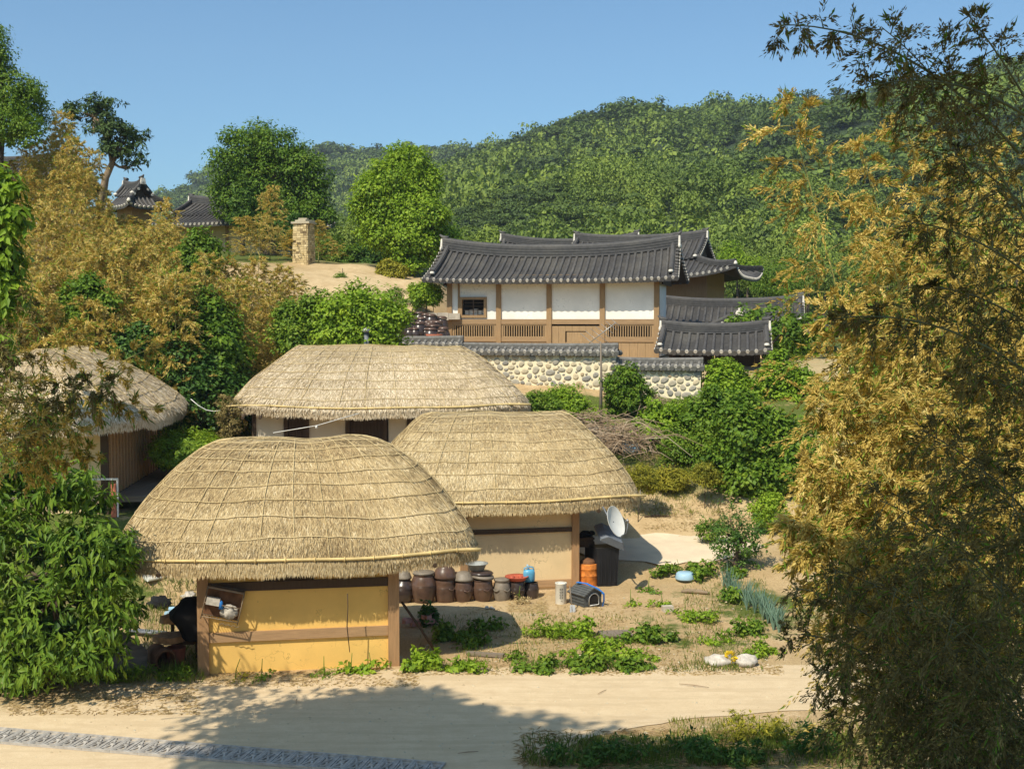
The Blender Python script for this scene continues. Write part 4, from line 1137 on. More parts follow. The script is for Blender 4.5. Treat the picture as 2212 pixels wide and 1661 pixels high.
M['steel'] = simple('steel', (.38, .37, .35), .4, .25, 6, metal=.6)
M['rack_wire'] = simple('rack_wire', (.22, .16, .10), .7, .3, 8)
M['grate_iron'] = simple('grate_iron', (.37, .34, .30), .7, .35, 9)
M['wire_white'] = simple('wire_white', (.70, .68, .62), .6, .1, 4)
M['iron'] = simple('iron', (.17, .18, .195), .6, .35, 9, metal=.35)
M['pink_brick'] = simple('pink_brick', (.52, .27, .22), .9, .3, 6)
M['yellow_bloom'] = simple('yellow_bloom', (.75, .55, .03), .7, .2, 6)
M['fieldstone_pale'] = simple('fieldstone_pale', (.48, .41, .32), .95, .25, 4, bmp=.4)

def jar_profile(h, rb, rm, rt, neck=.06):
    return [(0, 0), (rb, 0), (rb * 1.04, .02), (rb + (rm - rb) * .55, h * .22), (rm * .985, h * .42), (rm, h * .55), (rm * .985, h * .67), (rm * .90, h * .80), (rt * 1.06, h * .92), (rt, h * .95), (rt * 1.03, h * .97), (rt * 1.10, h), (rt * .9, h)]
def make_jar(label, px, py, d, h, rb, rm, rt, lid, mat='onggi', handle=0, tilt=0, group='clay jars along the cottage wall'):
    g = ground_at(px, py) if d is None else at(px, py, d)
    z = gz1(g[0], g[1])
    j = thing('clay_jar', label, 'jar', (g[0], g[1], z - .015), rng.uniform(-.2, .2), group)
    b_ = MB(); b_.lathe(jar_profile(h, rb, rm, rt), (0, 0, 0), 28)
    for zz in (.60, .64): b_.lathe([(rm * .99, h * zz), (rm * 1.012, h * (zz + .008)), (rm * .985, h * (zz + .018))], (0, 0, 0), 28)
    b_.build('body', M[mat], j)
    if handle:
        for s in ((1, -1) if handle == 2 else (1,)):
            a0 = -1.0 if s > 0 else -2.3
            b_ = MB(); c0 = np.array([math.cos(a0), math.sin(a0), 0]); t0 = np.array([-math.sin(a0), math.cos(a0), 0])
            b_.tube([c0 * rm * .98 + t0 * q * .085 + np.array([0, 0, h * .62 + .0]) + c0 * .035 * math.cos(q * 1.57) - np.array([0, 0, .03 * math.cos(q * 1.57)]) for q in np.linspace(-1, 1, 8)], .017, 6)
            b_.build('handle', M[mat], j)
    l = MB()
    if lid == 'flat': l.lathe([(0, h + .005), (rt * 1.12, h + .005), (rt * 1.16, h + .03), (rt * 1.10, h + .06), (rt * .4, h + .075), (0, h + .08)], (0, 0, 0), 24); l.build('lid', M['onggi_grey'], j)
    elif lid == 'dome': l.lathe([(0, h + .005), (rt * 1.18, h + .005), (rt * 1.22, h + .03), (rt * 1.14, h + .06), (rt * .95, h + .14), (rt * .72, h + .20), (rt * .55, h + .215), (0, h + .22)], (0, 0, 0), 24); l.build('lid', M['onggi_grey'], j)
    elif lid == 'tall':
        l.lathe([(0, h + .005), (rt * 1.16, h + .005), (rt * 1.18, h + .04), (rt * 1.12, h + .09), (rt * .98, h + .20), (rt * .74, h + .27), (rt * .72, h + .30), (0, h + .305)], (0, 0, 0), 24)
        for s in (-1, 1): l.tube([(s * rt * 1.08, -.05, h + .12), (s * rt * 1.20, 0, h + .13), (s * rt * 1.08, .05, h + .12)], .018, 6)
        l.build('lid', M['onggi'], j)
    elif lid == 'slant':
        R_ = Matrix.Rotation(.10, 4, 'Y'); l.lathe([(0, -.0), (rt * 1.20, .0), (rt * 1.25, .03), (rt * 1.16, .07), (0, .085)], (0, 0, h + .04), 24, rot=R_); l.build('lid', M['onggi_grey'], j)
    return j, z, g
D0 = None
make_jar('round dark jar half hidden behind the ochre cottage post', 872, 1306, 30.9, .62, .17, .29, .17, 'dome', 'onggi_dark')
make_jar('largest brown clay jar with a flat grey lid', 915, 1311, 30.9, .74, .22, .325, .24, 'flat', 'onggi')
make_jar('tall straight clay jar with an upturned handled bowl as lid', 961, 1310, 31.0, .62, .215, .275, .25, 'tall', 'onggi', 1)
make_jar('squat clay jar under a wide dome lid, below the zinc basin', 1001, 1310, 31.05, .55, .17, .265, .22, 'dome', 'onggi', 1)
j5 = make_jar('broad clay jar with tilted lid carrying the zinc basin', 1042, 1308, 31.15, .55, .19, .275, .24, 'slant', 'onggi', 1)
make_jar('brownish jar with flat stone lid between the basin and the red cover', 1084, 1308, 31.2, .50, .18, .225, .175, 'flat', 'onggi_grey', 2)
j7 = make_jar('small dark jar covered by the red basin', 1116, 1304, 31.35, .47, .15, .225, .19, None, 'onggi_dark', 1)
j8 = make_jar('smallest dark jar under the blue watering can', 1147, 1302, 31.5, .40, .17, .205, .17, None, 'onggi_dark')
# zinc basin, red basin, blue can on the jars
g = j5[2]; zb = j5[1] + .66
t = thing('clay_bowl', 'upturned dark bowl between the tilted jar lid and the zinc basin', 'bowl', (g[0] - .03, g[1] + .05, zb + .005))
b_ = MB(); b_.lathe([(0, 0), (.30, 0), (.31, .025), (.27, .06), (.16, .09), (0, .095)], (0, 0, 0), 24); b_.build('bowl', M['onggi_dark'], t)
t = thing('metal_basin', 'grey zinc basin stacked open side up on the broad jar', 'basin', (g[0] - .14, g[1] + .04, zb + .10))
b_ = MB(); b_.lathe([(0, .0), (.16, 0), (.19, .02), (.245, .15), (.285, .165), (.29, .18), (.25, .175), (.185, .04), (0, .025)], (0, 0, 0), 26); b_.build('basin', M['zinc'], t)
g = j7[2]; t = thing('red_basin', 'faded red plastic basin covering a small dark jar', 'basin', (g[0], g[1], j7[1] + .475))
b_ = MB(); b_.lathe([(0, .0), (.22, 0), (.24, .02), (.25, .06), (.30, .09), (.30, .105), (.23, .075), (0, .05)], (0, 0, 0), 24)
b_.lathe([(0, .05), (.08, .06), (.06, .10), (0, .11)], (-.12, -.02, .0), 10); b_.lathe([(0, .05), (.07, .06), (.05, .09), (0, .10)], (.1, .03, .0), 10)
b_.build('basin', M['red_plastic'], t)
g = j8[2]; t = thing('watering_can', 'blue plastic can resting on the last small jar', 'can', (g[0] - .05, g[1], j8[1] + .405), .25)
b_ = MB(); b_.lathe([(0, 0), (.125, 0), (.15, .03), (.155, .22), (.14, .29), (.10, .31), (.0, .315)], (0, 0, 0), 18, sx=1.0, sy=.75); b_.build('body', M['blue_plastic'], t)
b_ = MB(); b_.tube([(-.12, 0, .27), (-.13, 0, .34), (-.02, 0, .39), (.10, 0, .36), (.13, 0, .28)], .018, 6); b_.build('handle', M['blue_plastic'], t)
b_ = MB(); b_.tube([(-.02, -.02, .31), (-.03, -.02, .40), (-.06, -.02, .44)], [.03, .025, .02], 8); b_.build('spout', M['pale_blue'], t)
g = ground_at(1057, 1316); b_ = MB(); 
for k, (dx, dy, s) in enumerate([(-.06, 0, .06), (.05, .02, .05), (.11, -.03, .035)]): b_.lathe([(0, 0), (s * .8, .0), (s, s * .6), (s * .6, s * 1.2), (0, s * 1.3)], (g[0] + dx, g[1] + dy, g[2]), 10)
tag(b_.build('crumpled_bag', M['cloth_pale']), 'crumpled pale plastic bag at the foot of the broad jar', 'bag')

# far terrace of jars beside the tiled house
jl = MB(); jl.lathe(jar_profile(.62, .18, .28, .2), (0, 0, 0), 14); 
pj = thing('clay_jar', 'glossy dark jar standing on the terrace beside the white house', 'jar', (0, 0, 0), 0, 'jars crowded on the terrace beside the white house')
jl.build('body', M['onggi_dark'], pj); jl = MB(); jl.lathe([(0, .625), (.23, .625), (.24, .65), (.14, .71), (0, .72)], (0, 0, 0), 14); jl.build('lid', M['onggi'], pj)
spots = []
for row, (py, d) in enumerate([(713, 51.0), (708, 51.8), (703, 52.6), (698, 53.4), (693, 54.2)]):
    for k in range(9 if row else 8):
        px = 872 + k * 11.5 + (row % 2) * 5 + rng.uniform(-2, 2)
        if px > 964: continue
        spots.append((px, d + rng.uniform(-.15, .15)))
for i, (px, d) in enumerate(spots):
    x = (px - 1106) / FPX * d; z = gz1(x, d) - .02
    sc = rng.uniform(.75, 1.15)
    if i == 0: pj.location = (x, d, z); pj.scale = (sc,) * 3
    else: copy_thing(pj, None, None, (x, d, z), rng.uniform(0, 6), (sc, sc, sc * rng.uniform(.85, 1.15)))
x = (938 - 1106) / FPX * 50.5; t = thing('terracotta_pot', 'orange terracotta pot among the dark terrace jars', 'pot', (x, 50.5, gz1(x, 50.5)))
b_ = MB(); b_.lathe([(0, 0), (.20, 0), (.30, .35), (.33, .50), (.34, .55), (.30, .55), (.27, .4), (0, .38)], (0, 0, 0), 14); b_.build('body', M['terracotta'], t)
q = at(910, 690, 55.2); t = thing('stone_ledge', 'pale low retaining ledge behind the terrace jars', 'ledge', (q[0] - .55, 55.3, gz1(q[0], 55.4)), rad(2))
b_ = MB()
for k in range(9): b_.box((-2.0 + k * .5, 0, .10), (.49, .3, .30 + .03 * math.sin(k * 2.1)), rz=.04 * math.sin(k)); 
b_.build('blocks', M['fieldstone_pale'], t)

# satellite dish under the eave of the second cottage
q = at(1325, 1128, 31.6)
sdh = thing('satellite_dish', 'white satellite dish hung under the right eave of the second cottage', 'dish', q)
nrm_ = norm(np.array([.74, -.50, .34])); sx_ = norm(np.cross([0, 0, 1.0], nrm_)); sy_ = np.cross(nrm_, sx_)
Rm = np.stack([sx_, sy_, nrm_], 1); Rm4 = np.eye(4); Rm4[:3, :3] = Rm
b_ = MB(); b_.lathe([(.0, .0), (.10, .004), (.22, .025), (.34, .062), (.41, .095), (.42, .10), (.415, .085), (.33, .045), (.2, .008), (0, -.02)], (0, 0, 0), 30, sy=1.08, rot=Rm4); b_.build('reflector', M['dish_white'], sdh)
b_ = MB(); tip = Rm @ np.array([0, -.12, .46])
b_.tube([Rm @ np.array([0, -.43, .10]), Rm @ np.array([0, -.40, .30]), tip], .013, 6); b_.build('feed_arm', M['iron'], sdh)
b_ = MB(); b_.tube([tip, tip + np.array([-.02, .02, .06]), tip + Rm @ np.array([0, .02, -.06])], [.035, .04, .03], 8); b_.build('feed_horn', M['steel'], sdh)
b_ = MB(); b_.tube([(0, 0, 0), (-.12, .16, .10), (-.28, .30, .40)], .024, 7); b_.build('mount', M['iron'], sdh); sdh.scale = (.9, .9, .9)

# kennel with blue strap
q = ground_at(1268, 1312)
kn = thing('dog_kennel', 'dark grey plastic dog kennel with arched door tilted on the ground', 'kennel', (q[0] - .02, q[1] + .30, q[2] - .01), rad(33))
kw, kd, kh = .52, .62, .30
b_ = MB(); b_.prism([(-kw / 2, 0), (kw / 2, 0), (kw / 2, kh), (0, kh + .16), (-kw / 2, kh)], (0, -kd / 2, 0), (1, 0, 0), (0, 0, 1), (0, 1, 0), kd)
for k in range(4):
    b_.box((-kw / 2 - .006, 0, .05 + k * .075), (.02, kd * .98, .035))
b_.build('body', M['kennel_grey'], kn)
rfk = MB()
for s in (-1, 1):
    for k in range(5):
        f = (k + .5) / 5; x = s * (kw / 2 + .05) * f; z = kh + .185 - .19 * f
        Mx = Matrix.Rotation(s * .56, 4, 'Y'); rfk.box((x, 0, z), (.062, kd + .10, .03), M=Mx)
rfk.build('roof', M['kennel_grey'], kn)
arch = [(-.14, .05), (.14, .05), (.14, .20)] + [(.14 * math.cos(a), .20 + .14 * math.sin(a)) for a in np.linspace(.2, 2.94, 9)] + [(-.14, .20)]
b_ = MB(); b_.prism(arch, (0.02, -kd / 2 - .012, 0), (1, 0, 0), (0, 0, 1), (0, 1, 0), .01); dk_ = b_.build('door_opening', M['dark_void'], kn)  # black inset coloured as the shade inside the kennel
b_ = MB(); lp = [np.array([.02 + a * 1.06, -kd / 2 - .012, c]) for a, c in arch]; lp.append(lp[0]); b_.tube(lp, .018, 6); b_.build('door_trim', M['steel'], dk_)
st_ = MB(); pts = [(-.06, .28, kh + .22), (.04, .02, kh + .22), (.20, -.26, kh + .11), (.29, -.37, kh - .0), (.27, -.40, .15), (.20, -.44, .02)]
sweep(st_, np.array(pts), [(-.045, 0), (.045, 0), (.045, .014), (-.045, .014)], np.array([[.7, .35, 0]] * 6), mat=0)
tag(st_.build('blue_strap', M['strap_blue'], None), 'bright blue strap thrown over the dog kennel', 'strap')
bpy.data.objects['blue_strap'].location = kn.location; bpy.data.objects['blue_strap'].rotation_euler = (0, 0, rad(33))

# white paint tin with black lettering
q = ground_at(1212, 1306)
t = thing('paint_tin', 'tall white tin with vertical black lettering beside the cottage post', 'tin', (q[0], q[1] + .13, q[2] - .01), .1)
b_ = MB(); b_.lathe([(0, 0), (.135, 0), (.14, .01), (.14, .50), (.147, .51), (.147, .53), (.13, .53), (.125, .48), (0, .47)], (0, 0, 0), 22); b_.build('body', M['white_paint'], t)
b_ = MB()
def stroke(u, z, w, h):
    a = -math.pi / 2 + u / .14; b_.box((.1425 * math.cos(a), .1425 * math.sin(a), z), (w, .004, h), rz=a + math.pi / 2)
for k, z in enumerate((.40, .33, .26, .19)):
    stroke(-.025, z, .035, .010); stroke(-.04, z - .018, .010, .035); stroke(-.022, z - .034, .035, .009); stroke(.012, z - .015, .010, .055); stroke(.024, z - .012, .018, .009)
b_.lathe([(0, 0), (.018, 0), (.018, .003), (0, .003)], (.0, -.141, .10), 10, rot=None)
b_.build('lettering', M['ink'], t)
b_ = MB(); b_.tube([(-.14, 0, .49), (-.08, -.06, .55), (.08, -.06, .55), (.14, 0, .49)], .006, 5); b_.build('wire_handle', M['steel'], t)
q = ground_at(1236, 1322); t = thing('garden_spade', 'short spade leaning on the cottage post by the white tin', 'spade', q)
b_ = MB(); b_.tube([(0, 0, .02), (-.03, .18, .40), (-.05, .26, .58)], .016, 6); b_.build('handle', M['grey_wood'], t)
b_ = MB(); b_.prism([(-.07, 0), (.07, 0), (.06, .20), (-.06, .20)], (.01, -.03, -.02), (1, 0, 0), (0, .4, .9), (0, .9, -.4), .012); b_.build('blade', M['steel'], t)

# drum, black bin and junk heap right of the second cottage
q = ground_at(1270, 1272); dz = gz1(q[0], q[1])
t = thing('steel_drum', 'rusty orange steel drum standing between the cottage corner and the black bin', 'drum', (q[0] + .02, 32.9, 0.0))
b_ = MB(); b_.lathe([(0, 0), (.285, 0), (.29, .02), (.285, .28), (.30, .30), (.285, .32), (.285, .46), (.30, .48), (.285, .50), (.29, .60), (.28, .62), (.27, .58), (0, .56)], (0, 0, 0), 24); b_.build('body', M['rust'], t)
b_ = MB(); b_.lathe([(0, .56), (.26, .57), (.17, .70), (0, .76)], (0, 0, 0), 14); b_.build('ash_heap', M['dark_rust'], t)
t = thing('waste_bin', 'tall black wheeled bin with a ribbed grey lid tilted open', 'bin', (2.45, 33.0, -.01), rad(18)); t.scale = (1.08, 1.08, 1.12)
b_ = MB(); b_.box((0, 0, .47), (.50, .46, .94), taper=1.18)
for k in range(4): b_.box((-.18 + k * .12, -.262, .5), (.03, .03, .78))
b_.build('body', M['black_plastic'], t)
b_ = MB(); R1 = Matrix.Rotation(rad(24), 4, 'Y') @ Matrix.Rotation(rad(20), 4, 'X')
pf = [(-.33, 0), (.33, 0), (.33, .05), (.20, .17), (-.20, .17), (-.33, .05)]
Rn = np.array(R1)[:3, :3]
b_.prism(pf, np.array([.06, -.36, 1.00]), Rn @ np.array([1, 0, 0.]), Rn @ np.array([0, 0, 1.]), Rn @ np.array([0, 1, 0.]), .72)
for k in range(6): 
    o__ = np.array([.06, -.36, 1.00]) + Rn @ np.array([.265, .05 + k * .115, .115]); b_.box(o__, (.16, .05, .02), M=Rn @ np.array(Matrix.Rotation(.75, 3, 'Y')))
b_.build('lid', M['grey_plastic'], t)
b_ = MB(); 
for s in (-1, 1): b_.lathe([(0, -.03), (.09, -.03), (.09, .03), (0, .03)], (s * .22, .22, .08), 14, rot=Matrix.Rotation(rad(90), 4, 'Y'))
b_.build('wheel', M['black_plastic'], t)
t = thing('board_stack', 'dark boards and rags piled behind the rusty drum', 'junk pile', (1.85, 33.4, 0), rad(12))
b_ = MB()
for k in range(5): b_.box((rng.uniform(-.04, .04), 0, 1.0 + k * .05), (.62, .5, .045), rz=rng.uniform(-.1, .1))
for x in (-.24, .24): b_.box((x, .1, .5), (.08, .4, .97))
b_.build('boards', M['dark_wood'], t)
b_ = MB()
for k in range(9): b_.lathe([(0, 0), (.09, .01), (.10, .06), (.05, .11), (0, .12)], (-.27 + k * .075, rng.uniform(-.15, .1), 1.22 + rng.uniform(-.02, .05)), 8, sx=rng.uniform(.8, 1.3))
b_.build('rags', M['black_cloth'], t)

# yard odds and ends
def lay(name, label, cat, px, py, builder, rz=0, group=None, dz=0):
    q = ground_at(px, py); t = thing(name, label, cat, (q[0], q[1], q[2] + dz), rz, group); builder(t); return t
def f(t): b_ = MB(); b_.lathe([(0, .0), (.26, .0), (.27, .03), (.24, .15), (.20, .19), (0, .195)], (0, 0, 0), 24); b_.build('basin', M['pale_blue'], t)
lay('plastic_basin', 'pale blue plastic basin upside down among the leaves', 'basin', 1480, 1254, f)
def f(t): b_ = MB(); b_.tube([(-.36, .03, .05), (-.2, 0, .08), (.1, -.01, .07), (.37, -.03, .04)], [.03, .06, .06, .035], 8); b_.build('log', M['bark_pale'], t)
lay('split_log', 'pale split log lying in the sunny yard', 'log', 1502, 1284, f, -.12)
def f(t):
    b_ = MB()
    for k in range(4): b_.box((-.27 + k * .18, 0, .06), (.17, .5, .03), rz=rng.uniform(-.03, .03))
    b_.box((0, -.2, .025), (.75, .05, .04)); b_.box((0, .2, .025), (.75, .05, .04)); b_.build('boards', M['grey_wood'], t)
lay('wooden_pallet', 'weathered boards lying flat between the yard plants', 'pallet', 1330, 1374, f, .15)
def f(t): b_ = MB(); b_.box((0, 0, .05), (.8, .14, .06), rz=-.25); b_.build('plank', M['grey_wood'], t)
lay('wood_plank', 'grey plank lying in the shade right of the nearest cottage', 'plank', 1048, 1420, f)
def f(t): b_ = MB(); b_.box((0, 0, .07), (.26, .18, .16), rz=.2); b_.build('block', M['fieldstone_pale'], t)
lay('concrete_block', 'small tan block in front of the roof shadow', 'block', 1442, 1322, f)
for k, (px, py, nm, lb, mt) in enumerate([(1338, 1148, 'small_stone', 'pale stone on the slope below the dish', 'fieldstone_pale'), (1420, 1122, 'stick', 'dark stick lying on the bare slope', 'dark_wood')]):
    q = ground_at(px, py)
    t = thing(nm, lb, 'stone' if k == 0 else 'stick', q); b_ = MB()
    if k == 0: b_.lathe([(0, -.03), (.10, 0), (.12, .05), (.06, .10), (0, .11)], (0, 0, 0), 9); b_.build('stone', M[mt], t)
    else: b_.tube([(-.4, 0, .03), (0, .02, .06), (.4, -.02, .04)], [.02, .025, .012], 6); b_.build('branch', M[mt], t)
for k, (px, py, lb) in enumerate([(1556, 1440, 'white sack slumped at the lane edge left of the yellow bloom'), (1612, 1440, 'pale sack slumped at the lane edge right of the yellow bloom')]):
    q = ground_at(px, py); t = thing('sack', lb, 'sack', q, k * .8, 'sacks at the lane edge'); b_ = MB()
    P = []
    for i in range(9):
        a = i / 8 * math.pi; row = []
        for jj in range(17):
            c = jj / 16 * 2 * math.pi; v = np.array([math.sin(a) * math.cos(c) * .30, math.sin(a) * math.sin(c) * .20, math.cos(a) * .13 + .09])
            v = v * (1 + .40 * noise.noise(Vector((v[0] * 8 + k * 9, v[1] * 8, v[2] * 11)))); row.append(v)
        P.append(row)
    b_.grid(np.array(P)); b_.build('bag', M['cloth_pale'], t)
q = ground_at(1578, 1438); t = thing('yellow_bloom', 'bright yellow bloom between the two sacks', 'flower', q); b_ = MB()
n = 60; d = norm(rng.normal(size=(n, 3)) * np.array([1, 1, .8])); v, fc = quads_from(np.array([0, 0, .18]) + d * .07, d, norm(rng.normal(size=(n, 3))), .09, .06); b_.add(v, fc); b_.build('petals', M['yellow_bloom'], t)
b_ = MB(); b_.tube([(0, 0, 0), (.01, 0, .18)], .012, 5); b_.build('stem', M['leaf_mid'], t)
for k, (px, py, h, lb) in enumerate([(1376, 1082, .95, 'left one of two thin white stakes on the slope'), (1383, 1086, .85, 'right one of two thin white stakes on the slope')]):
    q = ground_at(px, py); t = tag(MB().tube([(0, 0, 0), (.01, 0, h)], .016, 6).build('stake', M['wire_white']), lb, 'stake', 'white stakes on the slope'); t.location = tuple(q)

# leaning pole, brick bits and brush by the right post of the nearest cottage
a_ = at(868, 1300, 25.6); b2_ = ground_at(946, 1416)
t = tag(MB().tube([(0, 0, 0), tuple((a_ - b2_) * .5 + np.array([0, 0, .02])), tuple(a_ - b2_)], .028, 7).build('leaning_pole', M['dark_wood']), 'dark pole leaning against the right post of the nearest cottage', 'pole'); t.location = tuple(b2_)
q = ground_at(1035, 1352)
q = ground_at(905, 1352); t = thing('brick_rubble', 'pinkish brick rubble in the shade behind the leaning pole', 'rubble', (q[0], q[1], q[2])); b_ = MB()
for k in range(9): b_.box((rng.uniform(-.35, .35), rng.uniform(-.2, .2), .05 + .09 * (k % 3)), (.22, .12, .09), rz=rng.uniform(0, 3))
b_.build('bricks', M['pink_brick'], t)

# dish rack hung on the front wall of the nearest cottage
q = at(482, 1303, 24.46)
rk = thing('hanging_rack', 'wire dish rack hanging askew on the ochre wall with a plastic bag inside', 'rack', q, rad(10))
Rr = np.array(Matrix.Rotation(rad(13), 3, 'Y')); hw, hd, hh = .36, .105, .30
def rp(x, y, z): return Rr @ np.array([x, y, z])
b_ = MB()
for z in (-hh, -.02, hh):
    for y in (-hd, hd): b_.tube([rp(-hw, y, z), rp(hw, y, z)], .011, 5)
    for x in (-hw, hw): b_.tube([rp(x, -hd, z), rp(x, hd, z)], .011, 5)
for x in (-hw, hw):
    for y in (-hd, hd): b_.tube([rp(x, y, -hh - .05), rp(x, y, hh)], .012, 5)
for k in range(13): b_.tube([rp(-hw + .06 * k, -hd, -hh), rp(-hw + .06 * k, hd, -hh)], .006, 4)
for k in range(7): b_.tube([rp(.02 + .055 * k, -hd - .02, -hh - .09 + .03 * (k % 2)), rp(.02 + .055 * (k + 1), -hd - .02, -hh - .09 + .03 * ((k + 1) % 2))], .007, 4)
b_.build('wire_frame', M['rack_wire'], rk)
b_ = MB(); b_.box(rp(0, hd - .01, 0), (hw * 1.9, .012, hh * 1.9), M=Rr); b_.build('back_panel', M['dark_rust'], rk)
b_ = MB(); b_.box(rp(0, 0, hh - .02), (hw * 2.05, hd * 2.0, .02), M=Rr); b_.build('shelf', M['grey_wood'], rk)
b_ = MB(); b_.box(rp(-.20, -.04, .02), (.26, .16, .14), M=Rr); b_.build('carton', M['cloth_pale'], rk)
P = []
for i in range(8):
    a = i / 7 * math.pi
    P.append([rp(.15, -.03, -.14) + Rr @ (np.array([math.sin(a) * math.cos(c) * .16, math.sin(a) * math.sin(c) * .07, math.cos(a) * .13]) * (1 + .25 * math.sin(c * 5 + i))) for c in np.linspace(0, 6.283, 17)])
b_ = MB(); b_.grid(np.array(P)); b_.build('plastic_bag', M['cloth_pale'], rk)
b_ = MB(); b_.lathe([(0, 0), (.04, 0), (.045, .14), (.02, .17), (0, .175)], rp(-.02, -.08, -.10), 10); b_.build('bottle', M['strap_blue'], rk)
q = at(752, 1330, 24.62); t = tag(MB().tube([(-.01, 0, .45), (.0, -.02, .2), (-.02, -.03, -.2), (.03, -.03, -.72)], [.012, .010, .012, .008], 5).build('cable', M['dark_wood']), 'brown cable hanging down the front of the ochre wall', 'cable'); t.location = tuple(q)

# junk left of the nearest cottage
q = ground_at(404, 1420)
t = thing('black_tarp', 'black tarpaulin bundled over clutter at the left side of the nearest cottage', 'tarp', (-6.50, 25.05, 0)); P = []  # black mass added where only dark shade lies
for i in range(11):
    a = i / 10 * math.pi; row = []
    for c in np.linspace(0, 6.283, 25):
        v = np.array([math.sin(a) ** .7 * math.cos(c) * .30, math.sin(a) ** .7 * math.sin(c) * .28, math.cos(a) * .46 + 1.0]); row.append(v * np.array([1, 1, 1]) + np.array([v[0], v[1], 0]) * (1.0 * noise.noise(Vector((math.cos(c) * 1.6, math.sin(c) * 1.6, v[2] * 2.2))) + .10 * math.sin(c * 6)))
    P.append(row)
b_ = MB(); b_.grid(np.array(P)); b_.build('cloth', M['black_cloth'], t)
q = ground_at(378, 1440)
t = thing('clay_bucket', 'orange red bucket under the stacked log slices', 'bucket', (q[0], q[1] + .1, q[2]))
b_ = MB(); b_.lathe([(0, 0), (.155, 0), (.165, .02), (.195, .34), (.20, .36), (.18, .36), (.15, .05), (0, .04)], (0, 0, 0), 20); b_.build('body', M['terracotta'], t)
for k, (z, r_, lb) in enumerate([(.48, .34, 'lower cut log slice stacked over the orange bucket'), (.86, .27, 'upper cut log slice stacked over the orange bucket')]):
    t = thing('log_slice', lb, 'log slice', (q[0] - .12 + .03 * k, q[1] + .16 + .06 * k, z), .3 + k, 'log slices left of the nearest cottage')
    b_ = MB(); th_ = np.linspace(0, 2 * math.pi, 25)[:-1]; rr_ = r_ * (1 + .10 * np.sin(th_ * 3 + k) + .05 * np.sin(th_ * 7))
    b_.prism(np.stack([np.cos(th_) * rr_, np.sin(th_) * rr_ * .85], 1), (0, 0, 0), (1, 0, 0), (0, 1, 0), (.0, -.18, 1), .13); b_.build('wood', M['cut_log'], t)
t = thing('wooden_stand', 'dark stand of boards holding the log slices', 'stand', (q[0] + .05, q[1] + .42, 0)); b_ = MB()
b_.box((0, 0, .42), (.6, .5, .06)); b_.box((0.0, .1, .80), (.5, .4, .06))
for x in (-.25, .25): b_.box((x, .18, .4), (.06, .06, .8))
b_.build('boards', M['dark_wood'], t)
q = ground_at(340, 1450); t = thing('steel_barrel', 'dark rusty barrel lying on its side with its open end to the lane', 'barrel', (q[0], q[1] + .25, q[2] + .22), rad(35))
b_ = MB(); b_.lathe([(.18, -.32), (.22, -.33), (.225, -.30), (.215, 0), (.225, .02), (.215, .05), (.215, .32), (0, .33)], (0, 0, 0), 20, rot=Matrix.Rotation(rad(-90), 4, 'X')); b_.lathe([(.18, -.32), (.19, .28), (0, .28)], (0, 0, 0), 20, mat=0, rot=Matrix.Rotation(rad(-90), 4, 'X')); b_.build('body', M['dark_rust'], t)
q = ground_at(255, 1462); t = thing('grey_board', 'weathered grey panel leaning into the peach leaves at the lane edge', 'board', (q[0], q[1] - .05, q[2]), .1)
b_ = MB(); cur = [np.array([[-.75 + .0 * i, .1 + .35 * (1 - i / 8), .95 - .02 * i] for i in range(2)])]
P = np.array([[(-.55 + 1.0 * u + .10 * v, .55 - .55 * v + .1 * u, (1.0 - .25 * u) * (1 - v) + .02 - .40 * u * u * (1 - v)) for v in np.linspace(0, 1, 8)] for u in np.linspace(0, 1, 10)])
b_.grid(P); b_.grid(P + np.array([.01, .03, -.01]), flip=True); b_.build('panel', M['grey_sheet'], t)
for k, (px, py, mt, lb, s) in enumerate([(375, 1340, 'pale_blue', 'pale blue plastic bottle heap behind the log slices', .26), (352, 1256, 'wire_white', 'rolled pale sheet on the ground at the back of the left yard', .30), (408, 1292, 'cloth_pale', 'pale sandbag by the left post of the nearest cottage', .24), (345, 1312, 'black_cloth', 'black netting heap in the left yard', .38), (330, 1370, 'iron', 'grey pipes bundled in the weeds of the left yard', .30)]):
    q = ground_at(px, py); t = thing(['bottle_heap', 'rolled_sheet', 'sandbag', 'netting', 'pipe_bundle'][k], lb, ['bottles', 'sheet', 'sandbag', 'netting', 'pipes'][k], q, k * .7); b_ = MB()
    if k in (1, 4):
        for jj in range(4): b_.tube([(-s * 1.4, jj * .07, .05 + .03 * (jj % 2)), (s * 1.4, jj * .07 + .05, .06 + .03 * (jj % 2))], .035 if k == 4 else .07, 8)
    elif k == 0:
        for jj in range(6): b_.tube([(rng.uniform(-.2, .2), rng.uniform(-.15, .15), .05 + .04 * jj), (rng.uniform(-.3, .3), rng.uniform(-.2, .2), .08 + .04 * jj)], [.055, .05], 9)
    else:
        P = [[np.array([math.sin(a) * math.cos(c) * s, math.sin(a) * math.sin(c) * s * .7, math.cos(a) * s * .35 + s * .25]) * (1 + .25 * math.sin(c * 3 + a * 4 + k)) for c in np.linspace(0, 6.283, 15)] for a in np.linspace(0, math.pi, 7)]; b_.grid(np.array(P))
    b_.build('body', M[mt], t)
q = ground_at(245, 1172)
t = thing('deck_post', 'white-edged post standing at the near end of the deck', 'post', (at(247, 1100, 33.6)[0], 33.6, gz1(at(247, 1100, 33.6)[0], 33.6))); b_ = MB(); b_.box((0, 0, .42), (.14, .12, .9)); b_.build('post', M['terracotta'], t); b_ = MB(); b_.box((.10, -.01, .5), (.04, .05, 1.05)); b_.box((-.38, -.01, 1.0), (.9, .05, .05)); b_.build('pipe', M['wire_white'], t)

